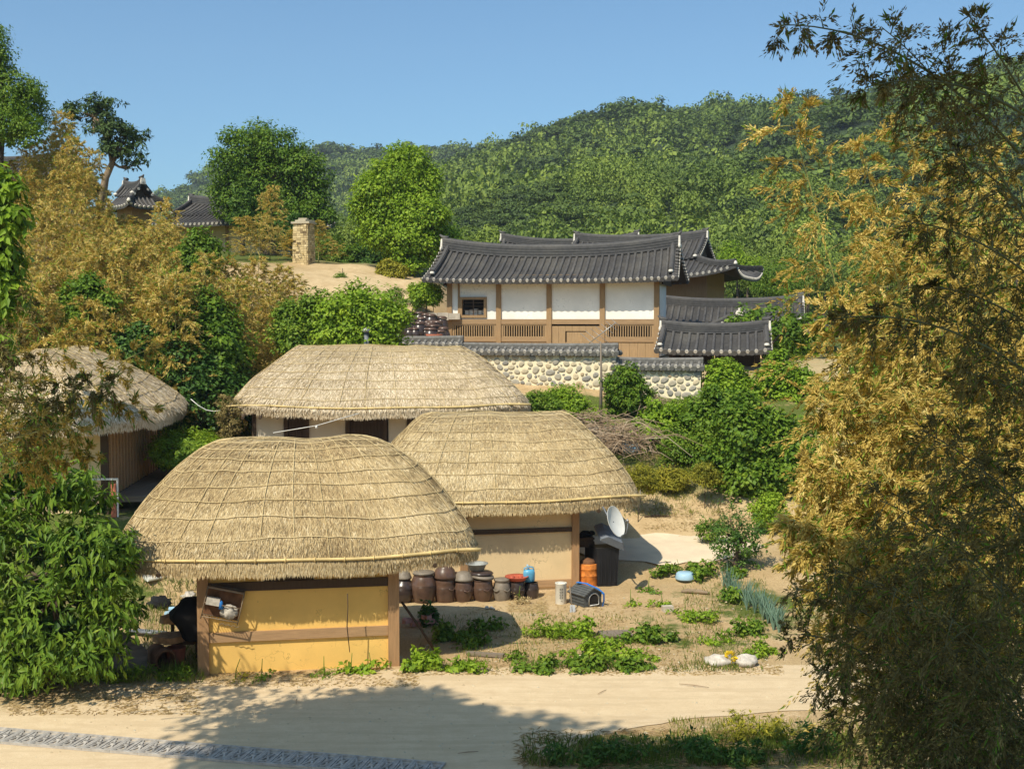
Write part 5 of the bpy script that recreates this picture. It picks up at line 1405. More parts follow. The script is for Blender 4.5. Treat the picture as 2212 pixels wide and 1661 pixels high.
# cluttered boxes up the slope behind the second cottage
q = ground_at(1300, 952); t = thing('wooden_shelf', 'broken white shelf board lying on the brush heap', 'board', q, .1); b_ = MB(); b_.box((0, 0, .42), (.95, .35, .05)); b_.box((-.4, 0, .2), (.06, .3, .4)); b_.box((.42, .02, .2), (.06, .3, .38)); b_.build('board', M['cloth_pale'], t)
q = ground_at(1340, 978); t = thing('grey_bin', 'grey ribbed bin tipped over beside the brush heap', 'bin', (q[0], q[1], q[2] + .02), .5); b_ = MB(); b_.box((0, 0, .25), (.34, .32, .5), taper=1.15, M=Matrix.Rotation(.25, 3, 'Y'))
for k in range(3): b_.box((-.1 + k * .1 + .02, -.18, .26), (.03, .02, .42), M=Matrix.Rotation(.25, 3, 'Y'))
b_.build('body', M['steel'], t)
q = ground_at(1322, 976); t = thing('black_box', 'black crate beside the tipped grey bin', 'crate', q, -.2); b_ = MB(); b_.box((0, 0, .2), (.36, .3, .4)); b_.box((0, 0, .41), (.40, .34, .03)); b_.build('body', M['black_plastic'], t)
q = ground_at(1362, 982); t = thing('blue_net', 'crumpled blue sheet by the tipped grey bin', 'sheet', q); b_ = MB(); P = [[np.array([math.sin(a) * math.cos(c) * .34, math.sin(a) * math.sin(c) * .22, math.cos(a) * .16 + .12]) * (1 + .25 * math.sin(c * 4 + a * 3)) for c in np.linspace(0, 6.283, 15)] for a in np.linspace(0, math.pi, 7)]; b_.grid(np.array(P)); b_.build('sheet', M['pale_blue'], t)

# antenna mast with yagi, chimney pipe, clothes line
q = at(1297, 905, 43.0); t = thing('antenna_mast', 'thin antenna mast with a yagi aerial rising before the stone wall', 'antenna', (q[0], 43.0, gz1(q[0], 43)))
top = at(1297, 738, 43)[2] - gz1(q[0], 43)
b_ = MB(); b_.tube([(0, 0, -.2), (.02, 0, top * .55), (0, 0, top)], [.075, .045, .022], 7); b_.build('mast', M['grey_wood'], t)
b_ = MB(); A0 = at(1330, 697, 43.0) - np.array(t.location); A1 = at(1272, 742, 43.3) - np.array(t.location)
b_.tube([A0, A1], .014, 5)
for k in range(7):
    c = A0 * (1 - k / 6.5) + A1 * k / 6.5; L = .20 + .05 * k; dv = norm(np.array([.55, -.25, -.45])) * L; b_.tube([c - dv, c + dv], .008, 4)
b_.build('yagi', M['steel'], t)
q = at(785, 752, 42.5); t = thing('stove_pipe', 'grey stove pipe rising behind the long thatched roof', 'stove pipe', (q[0], 43.4, 1.9)); ht = at(785, 716, 43.4)[2] - 1.9
b_ = MB(); b_.tube([(0, 0, 0), (0, 0, ht)], .09, 10); b_.build('pipe', M['iron'], t); b_ = MB(); b_.lathe([(0, .0), (.17, 0), (.13, .10), (0, .16)], (0, 0, ht - .02), 12); b_.build('cap', M['steel'], t)
A0 = at(590, 935, 37.5); A1 = at(775, 893, 38.3); mid = (A0 + A1) / 2 - np.array([0, 0, .08])
t = thing('clothes_line', 'pale clothes line stretched before the long thatched cottage', 'line', A0); b_ = MB(); b_.tube([(0, 0, 0), tuple(mid - A0), tuple(A1 - A0)], .012, 4); b_.build('rope', M['wire_white'], t); b_ = MB(); b_.lathe([(0, -.10), (.05, -.06), (.03, .0), (0, .02)], tuple(mid - A0), 6); b_.build('clip', M['wire_white'], t)
A0 = at(412, 862, 39.5); A1 = at(480, 886, 39.5)
t = tag(MB().tube([(0, 0, 0)] + [tuple((A1 - A0) * f - np.array([0, 0, .22 * math.sin(f * 3.14) * .8])) for f in (.25, .5, .75)] + [tuple(A1 - A0)], .014, 4).build('power_cable', M['wire_white']), 'slack white cable between the left and the long thatched roofs', 'cable'); t.location = tuple(A0)

# cast iron drain grates across the lane
def grate():
    t = thing('drain_grate', 'dark cast iron drain grate with a crossed pattern set in the lane', 'grate', (0, 0, 0), 0, 'drain grates across the lane')
    b_ = MB(); L, Wd, h = .50, .66, .05
    for y in (-Wd / 2 + .02, Wd / 2 - .02): b_.box((0, y, h / 2), (L - .006, .04, h))
    for x in (-L / 2 + .02, 0, L / 2 - .02): b_.box((x, 0, h / 2 - .002), (.034, Wd - .083, h - .006))
    for sx in (-1, 1):
        c = sx * L / 4
        for s in (-1, 1): b_.box((c, 0, h / 2 - .004), (.034, .62, h - .012), rz=s * .34)
        b_.lathe([(0, 0), (.045, 0), (.045, h - .002), (0, h)], (c, 0, 0), 10)
        for s in (-1, 1): b_.box((c + s * .085, 0, h / 2 - .006), (.026, .44, h - .016)); b_.box((c, s * .19, h / 2 - .006), (.17, .026, h - .016))
    b_.build('frame', M['grate_iron'], t); return t
p0 = ground_at(-30, 1590); p1 = ground_at(880, 1664); n = int(np.hypot(*(p1 - p0)[:2]) / .5); an = math.atan2(p1[1] - p0[1], p1[0] - p0[0])
gt = grate()
for k in range(n + 2):
    c = p0 + (p1 - p0) / np.hypot(*(p1 - p0)[:2]) * (.25 + .5 * k)
    if k == 0: gt.location = (c[0], c[1], .0); gt.rotation_euler = (0, 0, an)
    else: copy_thing(gt, None, None, (c[0], c[1], .0), an)
mb = MB(); sgv = np.array([math.cos(an), math.sin(an), 0]); nn = np.array([-sgv[1], sgv[0], 0])
sgv = sgv; aa = p0 - sgv * .2; bb = p0 + sgv * (n + 2) * .5
mb.add(np.array([aa - nn * .35 + [0, 0, .016], bb - nn * .35 + [0, 0, .016], bb + nn * .35 + [0, 0, .016], aa + nn * .35 + [0, 0, .016]]), [[0, 1, 2, 3]])
tag(mb.build('gutter', M['fieldstone_pale']), 'gravelly gutter bed under the drain grates', 'gutter', kind='structure')
# ---------------------------------------------------------------- trees and shrubs
def clump_leaves(blobs, n, L, W, seed, clump=.22, droop=.25, shell=.55, fold=.06, per=20, tone0=.5, flat=0.35):
    """leaves gathered in small clumps through ellipsoidal blobs; blobs: (cx,cy,cz,rx,ry,rz)"""
    r_ = np.random.default_rng(seed)
    B = np.array(blobs, float); vol = (B[:, 3] * B[:, 4] * B[:, 5]) ** (2 / 3.); nc = max(6, n // per)
    k = r_.choice(len(B), nc, p=vol / vol.sum())
    d = norm(r_.normal(size=(nc, 3))); rr = r_.uniform(shell, 1.0, nc) ** .7
    lump = 1 + .26 * np.sin(4.3 * d[:, 0] + seed + k) * np.sin(3.9 * d[:, 1] + 2 * seed) + .16 * np.sin(7.1 * d[:, 2] + 5.3 * d[:, 0] + seed * 3 + k * 2)
    rr = rr * lump * np.where(r_.uniform(size=nc) < .12, r_.uniform(1.08, 1.38, nc), 1.0)
    C = B[k, :3] + d * rr[:, None] * B[k, 3:6]
    # keep the outer clumps: drop the ones buried in another blob
    keep = np.ones(nc, bool)
    for j in range(len(B)):
        q = ((C - B[j, :3]) / B[j, 3:6]); inside = (q ** 2).sum(1) < .30; keep &= ~(inside & (k != j) & (r_.uniform(size=nc) < .8))
    C = C[keep]; d = d[keep]; k = k[keep]; nc = len(C)
    m = n // nc
    idx = np.repeat(np.arange(nc), m)
    cs = clump * r_.uniform(.6, 1.35, nc)
    e = norm(r_.normal(size=(len(idx), 3)) + d[idx] * .7 + np.array([0, 0, .25]))
    P = C[idx] + e * cs[idx][:, None] * r_.uniform(.35, 1.0, (len(idx), 1)) * np.array([1, 1, .75 - .4 * flat])
    Nn = norm(e + d[idx] * .5 + r_.normal(size=(len(idx), 3)) * .38 + np.array([0, 0, .35 + flat]))
    D = norm(e * .8 + r_.normal(size=(len(idx), 3)) * .6 + np.array([0, 0, -droop]))
    D = norm(D - Nn * (D * Nn).sum(1, keepdims=True) * .7)
    l = L * r_.uniform(.6, 1.25, len(idx))
    v, f = quads_from(P - D * l[:, None] * .3, D, Nn, l, l * (W / L) * r_.uniform(.75, 1.2, len(idx)), fold)
    tone = np.clip(tone0 + (r_.normal(size=nc) * .13)[idx] + r_.normal(size=len(idx)) * .12, 0, 1)
    return v, f, tone

def px_blob(px, py, rpx, d, ry=None, rpy=None):
    """ellipsoid given in picture pixels at distance d"""
    c = at(px, py, d); s = d / FPX
    return (c[0], c[1], c[2], rpx * s, (ry if ry is not None else rpx * s * .85), (rpy if rpy is not None else rpx) * s)

def plant(name, label, cat, base, blobs, n, L, W, mat, seed, clump=.22, group=None, fine=1.0, trunk_r=.12, bark='bark', trunk_pts=None, crown_name='crown', trunk_name='trunk', **kw):
    base = np.asarray(base, float)
    t = thing(name, label, cat, base, 0, group)
    bl = [tuple(np.array(b_[:3]) - base) + tuple(b_[3:]) for b_ in blobs]
    v, f, tone = clump_leaves(bl, int(n / fine ** 1.7), L * fine, W * fine, seed, clump, **kw)
    mb = MB(); mb.add(v, f, 0, tone); mb.build(crown_name, M[mat], t)
    if trunk_r:
        r_ = np.random.default_rng(seed + 5)
        tb = MB(); top = np.array(bl[0][:3]) if trunk_pts is None else np.array(trunk_pts[-1]) - base
        if trunk_pts is None:
            c0 = np.mean([b_[:3] for b_ in bl], 0); zlow = min(b_[2] - b_[5] * .4 for b_ in bl)
            pts = [np.array([0, 0, -.25]), np.array([c0[0] * .3, c0[1] * .3, max(.2, zlow * .6)]), np.array([c0[0] * .8, c0[1] * .8, max(.4, c0[2] * .9)])]
        else: pts = [np.array(q) - base for q in trunk_pts]
        tb.tube(pts, np.linspace(trunk_r * 1.25, trunk_r * .6, len(pts)), 7)
        big = max(q[5] for q in bl) * .5
        for b_ in [q for q in bl if q[5] > big]:
            e = np.array(b_[:3]) * np.array([.9, .9, .95]); s = np.array(pts[-1]) if np.linalg.norm(e - pts[-1]) < np.linalg.norm(e - pts[len(pts) // 2]) else np.array(pts[len(pts) // 2])
            m_ = (s + e) / 2 + r_.normal(size=3) * .12 * np.linalg.norm(e - s)
            tb.tube([s, m_, e], [trunk_r * .55, trunk_r * .38, trunk_r * .12], 5)
            for q in range(3):
                e2 = e + r_.normal(size=3) * np.array(b_[3:6]) * .32; tb.tube([m_, (m_ + e2) / 2 + r_.normal(size=3) * .05, e2], [trunk_r * .25, trunk_r * .16, trunk_r * .06], 4)
        tb.build(trunk_name, M[bark], t)
    return t
def gbase(px, d): 
    x = (px - 1106) / FPX * d; return np.array([x, d, gz1(x, d)])
def bush(label, px0, px1, py0, py1, d, n, L, W, mat, seed, nb=5, name='shrub', cat='shrub', group=None, clump=None, dep=None, **kw):
    """shrub filling a pixel box"""
    r_ = np.random.default_rng(seed + 99); w = (px1 - px0); h = (py1 - py0)
    bl = []
    for k in range(nb):
        f = (k + .5) / nb; hx = px0 + w * (.12 + .76 * f); hh = 1 - .5 * (2 * f - 1) ** 2 * r_.uniform(.5, 1.1)
        rp = max(w / nb * .85, h * .26); cy = py1 - h * hh * .62 - h * .04
        for q in range(2):
            g = r_.uniform(.55, 1.0); bl.append(px_blob(hx + r_.uniform(-.5, .5) * w / nb, cy + (h * .22 * r_.uniform(-1, 1.6) if q else 0), rp * g, d + r_.uniform(-.4, .4) * (w / FPX * d) * .5, dep, min(h * .5, h * hh * .46) * g))
    bl.append(px_blob((px0 + px1) / 2, py1 - h * .28, w * .42, d, dep, h * .30)); bl = rag(bl, seed, 8, .92)
    kw.setdefault('fine', .58); kw.setdefault('trunk_r', .04 * max(1, h / FPX * d)); kw.setdefault('bark', 'bark')
    return plant(name, label, cat, gbase((px0 + px1) / 2, d), bl, n, L, W, mat, seed, clump or max(L * 1.3, .16 * w / FPX * d), group, crown_name='foliage', trunk_name='stems', **kw)

def rag(bl, seed, k=12, f=.84):
    """break a rounded crown up: smaller lobes plus stray boughs at the rim"""
    r_ = np.random.default_rng(seed); B = np.array(bl, float); c = B[:, :3].mean(0); out = [tuple(b_[:3]) + tuple(b_[3:] * f) for b_ in B]
    for _ in range(k):
        b_ = B[r_.integers(0, len(B))]; d = norm(r_.normal(size=3) + (b_[:3] - c) / (np.linalg.norm(b_[:3] - c) + .1) * .9); d[1] *= .6
        g = r_.uniform(.22, .42); out.append(tuple(b_[:3] + d * b_[3:] * r_.uniform(.85, 1.15)) + tuple(b_[3:] * g * np.array([1.25, 1.1, .8])))
    return out
# big trees
plant('broadleaf_tree', 'tall dark tree cut by the left edge against the sky', 'tree', gbase(-10, 54), rag([px_blob(-30, 100, 52, 54), px_blob(20, 190, 48, 54), px_blob(58, 225, 40, 54.5), px_blob(10, 265, 55, 53.5), px_blob(62, 275, 30, 53), px_blob(-60, 190, 60, 55), px_blob(-10, 140, 40, 54)], 57, 16), 9000, .28, .13, 'leaf_mid', 201, .42, fine=.52, trunk_r=.3)
tp = [gbase(215, 60), at(228, 385, 60), at(243, 352, 60), at(236, 305, 60), at(205, 255, 60)]
plant('pine_tree', 'leaning old pine with layered crown above the golden bamboo', 'tree', gbase(215, 60), [px_blob(185, 232, 38, 60, None, 13), px_blob(222, 222, 26, 60, None, 12), px_blob(228, 256, 34, 60.3, None, 16), px_blob(205, 280, 22, 59.5, None, 14), px_blob(255, 285, 36, 60, None, 17), px_blob(290, 292, 26, 60.2, None, 12), px_blob(262, 322, 40, 59.8, None, 16), px_blob(296, 352, 24, 60, None, 10), px_blob(238, 322, 22, 60, None, 14), px_blob(160, 246, 16, 60, None, 8)], 4800, .26, .09, 'pine', 202, .34, trunk_r=.16, bark='bark_pale', trunk_pts=tp, flat=.5, tone0=.55)
plant('broadleaf_tree', 'big dark-green broadleaf tree beside the roof on the rise', 'tree', gbase(590, 70), rag([px_blob(525, 335, 48, 70), px_blob(603, 325, 52, 70), px_blob(560, 350, 60, 71), px_blob(655, 360, 48, 70), px_blob(484, 365, 34, 69.5), px_blob(625, 420, 66, 70.5), px_blob(678, 425, 36, 70), px_blob(520, 420, 52, 70), px_blob(590, 465, 55, 70), px_blob(660, 470, 40, 69.5), px_blob(560, 400, 60, 70)], 75, 16), 17000, .36, .19, 'leaf_mid', 203, .55, fine=.52, trunk_r=.42, tone0=.44, shell=.45)
plant('conifer_tree', 'narrow upright juniper in front of the big broadleaf tree', 'tree', gbase(526, 66), [px_blob(526, 412, 14, 66, None, 26), px_blob(526, 440, 21, 66, None, 30), px_blob(526, 470, 27, 66, None, 32)], 4500, .26, .08, 'leaf_dark', 204, .26, trunk_r=.13, droop=-.5, tone0=.75)
plant('broadleaf_tree', 'bright green rounded tree on the mound left of the tiled house', 'tree', gbase(872, 63), rag([px_blob(880, 350, 44, 63, None, 32), px_blob(862, 392, 60, 63), px_blob(800, 412, 36, 62.5, None, 26), px_blob(918, 398, 40, 63), px_blob(840, 450, 66, 63), px_blob(905, 465, 60, 62.5), px_blob(790, 450, 34, 63), px_blob(880, 520, 58, 62.5), px_blob(928, 520, 40, 63), px_blob(830, 505, 40, 62.5)], 78, 16), 17000, .33, .19, 'leaf_bright', 205, .5, fine=.52, trunk_r=.34, tone0=.52)
# hedge and bushes on the mound and rise
for i, (a, b_, c, e, d, mt, lb) in enumerate([(690, 770, 520, 578, 69, 'leaf_mid', 'dark bush right of the stone chimney'), (750, 850, 528, 585, 69.5, 'leaf_dark', 'low dark hedge between the chimney and the bright round tree'), (600, 660, 470, 530, 67, 'leaf_dark', 'dark undergrowth left of the stone chimney'), (940, 1010, 500, 580, 74, 'leaf_mid', 'bush behind the left end of the tiled roof'), (893, 948, 612, 652, 55.8, 'leaf_bright', 'small round bush on the sandy slope by the tiled house'), (820, 868, 572, 600, 61, 'leaf_yellow', 'yellowish weeds on top of the sandy mound'), (1545, 1640, 536, 600, 77, 'leaf_bright', 'pale green bush behind the rear tiled roof'), (1620, 1740, 560, 640, 74, 'leaf_mid', 'green bushes right of the rear tiled roof'), (1704, 1724, 722, 744, 55, 'leaf_bright', 'green vine on the eave beside the gate roof')]):
    bush(lb, a, b_, c, e, d, 2600, .24, .13, mt, 300 + i, 4)
for i, (px, py, d) in enumerate([(868, 664, 55.5), (896, 661, 55.6), (936, 657, 55.7), (858, 640, 57), (742, 610, 59)]):
    bush('tiny green sapling on the bare sandy slope', px - 10, px + 10, py - 18, py + 4, d, 300, .16, .08, 'leaf_mid', 330 + i, 2, name='sapling', cat='sapling', group='saplings on the sandy slope', trunk_r=.02)

# --- generic flowering bamboo
def bamboo(mb, stem, base, tip, spread, nb, ntw, nsp, L, W, seed, start=.22, sag=.12, tone0=.5, stem_r=.014, up=.35, leaf=.04, bias=None, twl=.42):
    """arching culm from base to tip; drooping twigs set with bunches of spikelets"""
    r_ = np.random.default_rng(seed)
    base = np.asarray(base, float); tip = np.asarray(tip, float); Lc = np.linalg.norm(tip - base)
    ts = np.linspace(0, 1, 14); side = tip - base
    def culm(t):
        t = np.asarray(t)[..., None]
        p = base + side * t; h = np.array([0, 0, 1.0]) * (sag * Lc * 4 * (t * (1 - t))); return p + h
    if stem is not None: stem.tube(culm(ts), np.linspace(stem_r, stem_r * .3, len(ts)), 6)
    tb = start + (1 - start) * (np.arange(nb) + r_.uniform(0, 1, nb)) / nb
    O = culm(tb); tg = norm(culm(tb + .01) - culm(tb - .01))
    az = np.arange(nb) * 2.4 + r_.uniform(-.5, .5, nb)
    a = norm(np.cross(tg, np.array([.3, .2, 1.0]))); b_ = np.cross(tg, a)
    D = norm(np.cos(az)[:, None] * a + np.sin(az)[:, None] * b_ + tg * up + (0 if bias is None else np.asarray(bias)))
    ln = spread * (1.05 - .75 * (tb - start) / (1 - start)) * r_.uniform(.65, 1.15, nb)
    G = np.array([0, 0, -1.0])
    def bp(i, s): return O[i] + D[i] * (ln[i] * s)[:, None] + G * (ln[i] * .32 * s ** 2)[:, None]
    if stem is not None:
        for i in range(nb):
            s = np.linspace(0, 1, 5); stem.tube(bp(np.full(5, i), s), np.linspace(stem_r * .42, stem_r * .12, 5), 4, caps=False)
    ii = np.repeat(np.arange(nb), ntw); s = r_.uniform(.12, 1.0, len(ii)) ** .75
    O2 = bp(ii, s); D2 = norm(D[ii] * .8 + G * (.30 * s)[:, None] + r_.normal(size=(len(ii), 3)) * .55)
    l2 = ln[ii] * twl * r_.uniform(.5, 1.2, len(ii))
    jj = np.repeat(np.arange(len(ii)), nsp); q = r_.uniform(.05, 1.0, len(jj))
    P = O2[jj] + D2[jj] * (l2[jj] * q)[:, None] + G * (l2[jj] * .3 * q ** 2)[:, None] + r_.normal(size=(len(jj), 3)) * L * .22
    Dd = norm(D2[jj] + G * (.35 * q)[:, None] + r_.normal(size=(len(jj), 3)) * .27)
    Nn = norm(r_.normal(size=(len(jj), 3)) + np.array([-.3, -.4, .6]))
    l = L * r_.uniform(.6, 1.3, len(jj)); w = W * r_.uniform(.7, 1.3, len(jj))
    isl = r_.uniform(size=len(jj)) < leaf
    l = np.where(isl, l * 2.2, l); w = np.where(isl, w * 1.1, w)
    v, f = quads_from(P, Dd, Nn, l, w, .06)
    tone = np.clip(tone0 + (r_.normal(size=nb) * .10)[ii][jj] + (r_.normal(size=len(ii)) * .08)[jj] + r_.normal(size=len(jj)) * .14, 0, 1)
    mb.add(v, f, np.where(isl, 1, 0), tone)
    if stem is not None and ntw * nb < 1600:
        pass

def bamboo_thing(name, label, base, tip, spread, nb, ntw, nsp, L, W, seed, group, mat='bamboo_gold', leafmat='leaf_mid', stem_mat='culm', **kw):
    base = np.asarray(base, float)
    t = thing(name, label, 'bamboo', base, 0, group)
    mb = MB(); st_ = MB()
    bamboo(mb, st_, np.zeros(3), np.asarray(tip, float) - base, spread, nb, ntw, nsp, L, W, seed, **kw)
    st_.build('culm', M[stem_mat], t); mb.build('flower_sprays', [M[mat], M[leafmat]], t)
    return t

# --- golden bamboo thicket on the left rise: a few built, the rest copied
protos = []
for k in range(6):
    h = 4.6 + .35 * k
    t = bamboo_thing('golden_bamboo', 'golden flowering bamboo in the thicket on the left rise', (0, 0, 0), (.5 - .25 * k, -.3 + .1 * k, h), 1.8, 50, 8, 34, .10, .034, 400 + k, 'golden bamboo of the left thicket', stem_r=.03, start=.08, tone0=.70 + .05 * (k % 3), leaf=.06, sag=.03, up=.7)
    protos.append(t)
used = set()
def put_bamboo(px, py_top, d, k=None, lb=None, sc=None):
    b_ = gbase(px, d); k = int(rng.integers(0, 6)) if k is None else k
    H = at(px, py_top, d)[2] - b_[2]; s = H / (4.6 + .35 * k) if sc is None else sc
    w = float(np.clip(s, .75, 1.35))
    if k not in used:
        used.add(k); t = protos[k]; t.location = tuple(b_); t.rotation_euler = (0, 0, rng.uniform(0, 6)); t.scale = (w, w, s)
    else: t = copy_thing(protos[k], None, None, b_, rng.uniform(0, 6), (w, w, s))
    if lb: t['label'] = lb; 
    return t
tops = [(0, 330, 56), (40, 355, 55), (75, 345, 56), (108, 305, 56), (135, 250, 57), (165, 275, 56), (195, 330, 55), (225, 455, 54), (20, 395, 52), (70, 380, 52), (120, 350, 52), (170, 370, 52), (215, 430, 52), (250, 485, 53), (290, 490, 53), (335, 480, 54), (362, 430, 56), (300, 490, 51), (345, 490, 51.5), (380, 510, 52), (40, 450, 49), (95, 440, 49), (150, 430, 49), (205, 470, 49), (260, 515, 49), (320, 540, 49), (370, 560, 49), (420, 560, 50), (20, 520, 46.5), (75, 510, 46.5), (135, 505, 46.5), (190, 540, 46.5), (245, 570, 46.5), (300, 590, 46.5), (350, 610, 46.5), (30, 590, 44.5), (90, 580, 44.5), (150, 590, 44.5), (210, 615, 44.5), (265, 640, 44.5), (10, 650, 43), (60, 660, 43), (130, 660, 43), (470, 545, 51), (510, 560, 50.5), (555, 560, 51), (600, 575, 51.5), (640, 600, 52), (490, 600, 48), (535, 610, 48), (585, 615, 48.5), (625, 640, 49), (560, 650, 46.5), (600, 660, 46.5)]
tops += [(50, 630, 42.2), (105, 640, 42), (160, 650, 42.2), (215, 660, 42), (270, 690, 42.2), (0, 560, 42.5), (330, 640, 45), (380, 640, 46), (430, 610, 47), (300, 500, 55), (160, 300, 54), (90, 310, 54), (250, 520, 46), (330, 500, 50), (285, 470, 56), (262, 478, 57), (318, 470, 57), (345, 590, 43.0), (380, 600, 43.2), (420, 610, 43.4), (470, 640, 44), (500, 620, 45), (440, 560, 46), (400, 540, 47)]
for px, py, d in tops: put_bamboo(px + rng.uniform(-8, 8), py + rng.uniform(-8, 8), d)
for px, py, d, lb in ((585, 405, 63, 'pale golden bamboo rising before the big tree'), (545, 470, 62, 'low golden bamboo below the juniper'), (640, 500, 62.5, 'golden bamboo tuft left of the stone chimney'), (690, 478, 64, 'brown bamboo tuft behind the stone chimney')): put_bamboo(px, py, d, None, lb)

# --- green shrubs in the left slope
bush('large dark shrub between the left and the long thatched roofs', 325, 525, 655, 870, 44.0, 9000, .30, .19, 'leaf_mid', 340, 6, clump=.5, tone0=.45)
bush('lower skirt of dark leaves beside the left cottage', 330, 530, 760, 935, 43.2, 6500, .28, .17, 'leaf_dark', 341, 5, clump=.4, tone0=.45)
bush('green shrub above the dark shrub in the golden thicket', 385, 470, 515, 610, 48.5, 2600, .28, .17, 'leaf_mid', 342, 4, clump=.4)
bush('bright leafy bush rising behind the long thatched roof', 690, 862, 622, 775, 44.4, 9500, .25, .15, 'leaf_bright', 343, 5, clump=.40, tone0=.5)
bush('green bush left of the bright bush behind the long roof', 585, 715, 640, 770, 44.9, 5200, .26, .15, 'leaf_mid', 344, 4, clump=.4, tone0=.6)
bush('green shrub in the golden thicket at far left', 130, 240, 610, 700, 43.2, 2600, .28, .17, 'leaf_mid', 345, 4, clump=.4, tone0=.5)
bush('dark shrub behind the left thatched roof', 200, 335, 700, 830, 42.8, 3800, .30, .18, 'leaf_dark', 346, 4, clump=.5)
bush('dark hollow of leaves behind the left cottage', 400, 560, 800, 940, 44.8, 4200, .30, .2, 'leaf_dark', 347, 4, clump=.5, tone0=.3)
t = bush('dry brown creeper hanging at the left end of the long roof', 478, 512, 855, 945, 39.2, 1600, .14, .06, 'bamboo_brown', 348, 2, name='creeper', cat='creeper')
bush('low green weeds beside the deck', 330, 480, 930, 1010, 38.5, 2600, .22, .10, 'leaf_bright', 349, 5, name='weeds', cat='weeds', dep=1.2)
bush('green weeds behind the nearest thatched roof', 385, 470, 965, 1030, 35.5, 1500, .22, .09, 'leaf_mid', 350, 3, name='weeds', cat='weeds')

# --- shrubs right of the second cottage
R_ = [('green hedge under the stone wall above the long roof end', 1135, 1290, 838, 905, 43.6, 5000, .17, .10, 'leaf_bright', .45), ('low green bush at the right tip of the long thatched roof', 1120, 1210, 850, 905, 42.4, 3000, .17, .10, 'leaf_mid', .6),
      ('small leafy tree standing before the stone wall step', 1318, 1395, 790, 885, 43.2, 4600, .20, .11, 'leaf_mid', .55), ('bush with fresh leaves right of the brush heap', 1370, 1480, 870, 965, 41.5, 4600, .22, .14, 'leaf_bright', .45),
      ('olive bush at the right end of the stone wall', 1450, 1560, 855, 960, 42.3, 5200, .17, .08, 'leaf_bright', .35), ('tall mid-green shrub below the stone wall end', 1420, 1570, 905, 1020, 40.6, 5600, .18, .10, 'leaf_mid', .6),
      ('vine-covered bush below the gate roof', 1515, 1640, 780, 870, 45.0, 6000, .24, .16, 'leaf_bright', .5), ('bright bush right of the gate roof', 1620, 1770, 775, 890, 45.5, 5200, .24, .16, 'leaf_bright', .42),
      ('big dark leafy shrub at the top of the bare slope', 1540, 1750, 870, 1085, 39.3, 11500, .27, .19, 'leaf_mid', .5), ('dark shrub filling the hollow behind the bare slope', 1480, 1620, 850, 1010, 41.2, 5200, .26, .17, 'leaf_mid', .45),
      ('fresh green bush at the right foot of the bare slope', 1635, 1700, 1070, 1135, 36.8, 2200, .16, .09, 'leaf_bright', .6), ('yellow-green weeds at the top of the bare slope', 1400, 1495, 1012, 1052, 39.0, 1800, .22, .06, 'leaf_yellow', .5),
      ('yellowish grass tuft behind the second thatched roof', 1340, 1420, 1000, 1060, 37.6, 1700, .22, .05, 'leaf_yellow', .4), ('loose bush of dark leaves hanging over the concrete pad', 1540, 1640, 1095, 1235, 33.6, 1500, .15, .08, 'leaf_dark', .6),
      ('green weeds on the edge of the bare slope', 1505, 1570, 1125, 1165, 36.0, 500, .16, .08, 'leaf_mid', .55), ('low weeds along the upper edge of the bare slope', 1490, 1560, 1010, 1045, 38.2, 1200, .18, .06, 'leaf_yellow', .35)]
for i, (lb, a, b_, c, e, d, n, L, W, mt, tn) in enumerate(R_):
    bush(lb, a, b_, c, e, d, n, L, W, mt, 360 + i, **({'trunk_r': .012} if 'weeds' in lb or 'tuft' in lb else {}), nb= 5 if b_ - a > 90 else 3, tone0=tn, clump=max(.2, .13 * (b_ - a) / FPX * d))
# brush heap: dry arching twigs
def twig_heap(label, px0, px1, py0, py1, d, n, seed):
    c = gbase((px0 + px1) / 2, d); t = thing('brush_heap', label, 'brush heap', c); r_ = np.random.default_rng(seed); mb = MB()
    w = (px1 - px0) / FPX * d; h = (py1 - py0) / FPX * d
    z0 = at(0, py1, d)[2] - c[2]
    for k in range(n):
        x = r_.uniform(-.5, .5) * w; y = r_.uniform(-.7, .9); L = r_.uniform(.6, 1.5); dx = r_.normal() * .8; zz = z0 + h * r_.uniform(.05, .75) * (1 - (2 * x / w) ** 2 * .6)
        p0 = np.array([x, y, zz]); p2 = p0 + np.array([dx * L, r_.normal() * .3, -r_.uniform(.1, .5) * L]); p1 = (p0 + p2) / 2 + np.array([0, 0, .22 * L]) + r_.normal(size=3) * .08
        mb.tube([p0, p1, p2], [.016, .012, .006], 3, 0, np.clip(.5 + r_.normal() * .22, 0, 1), caps=False)
    mb.build('twigs', M['twig'], t)
twig_heap('heap of dry brown vines and twigs below the stone wall', 1205, 1330, 862, 960, 41.0, 240, 71)
twig_heap('smaller heap of grey twigs right of the antenna mast', 1290, 1400, 895, 975, 40.2, 220, 72)
twig_heap('dry twigs at the foot of the stone wall step', 1380, 1440, 845, 885, 43.6, 120, 73)

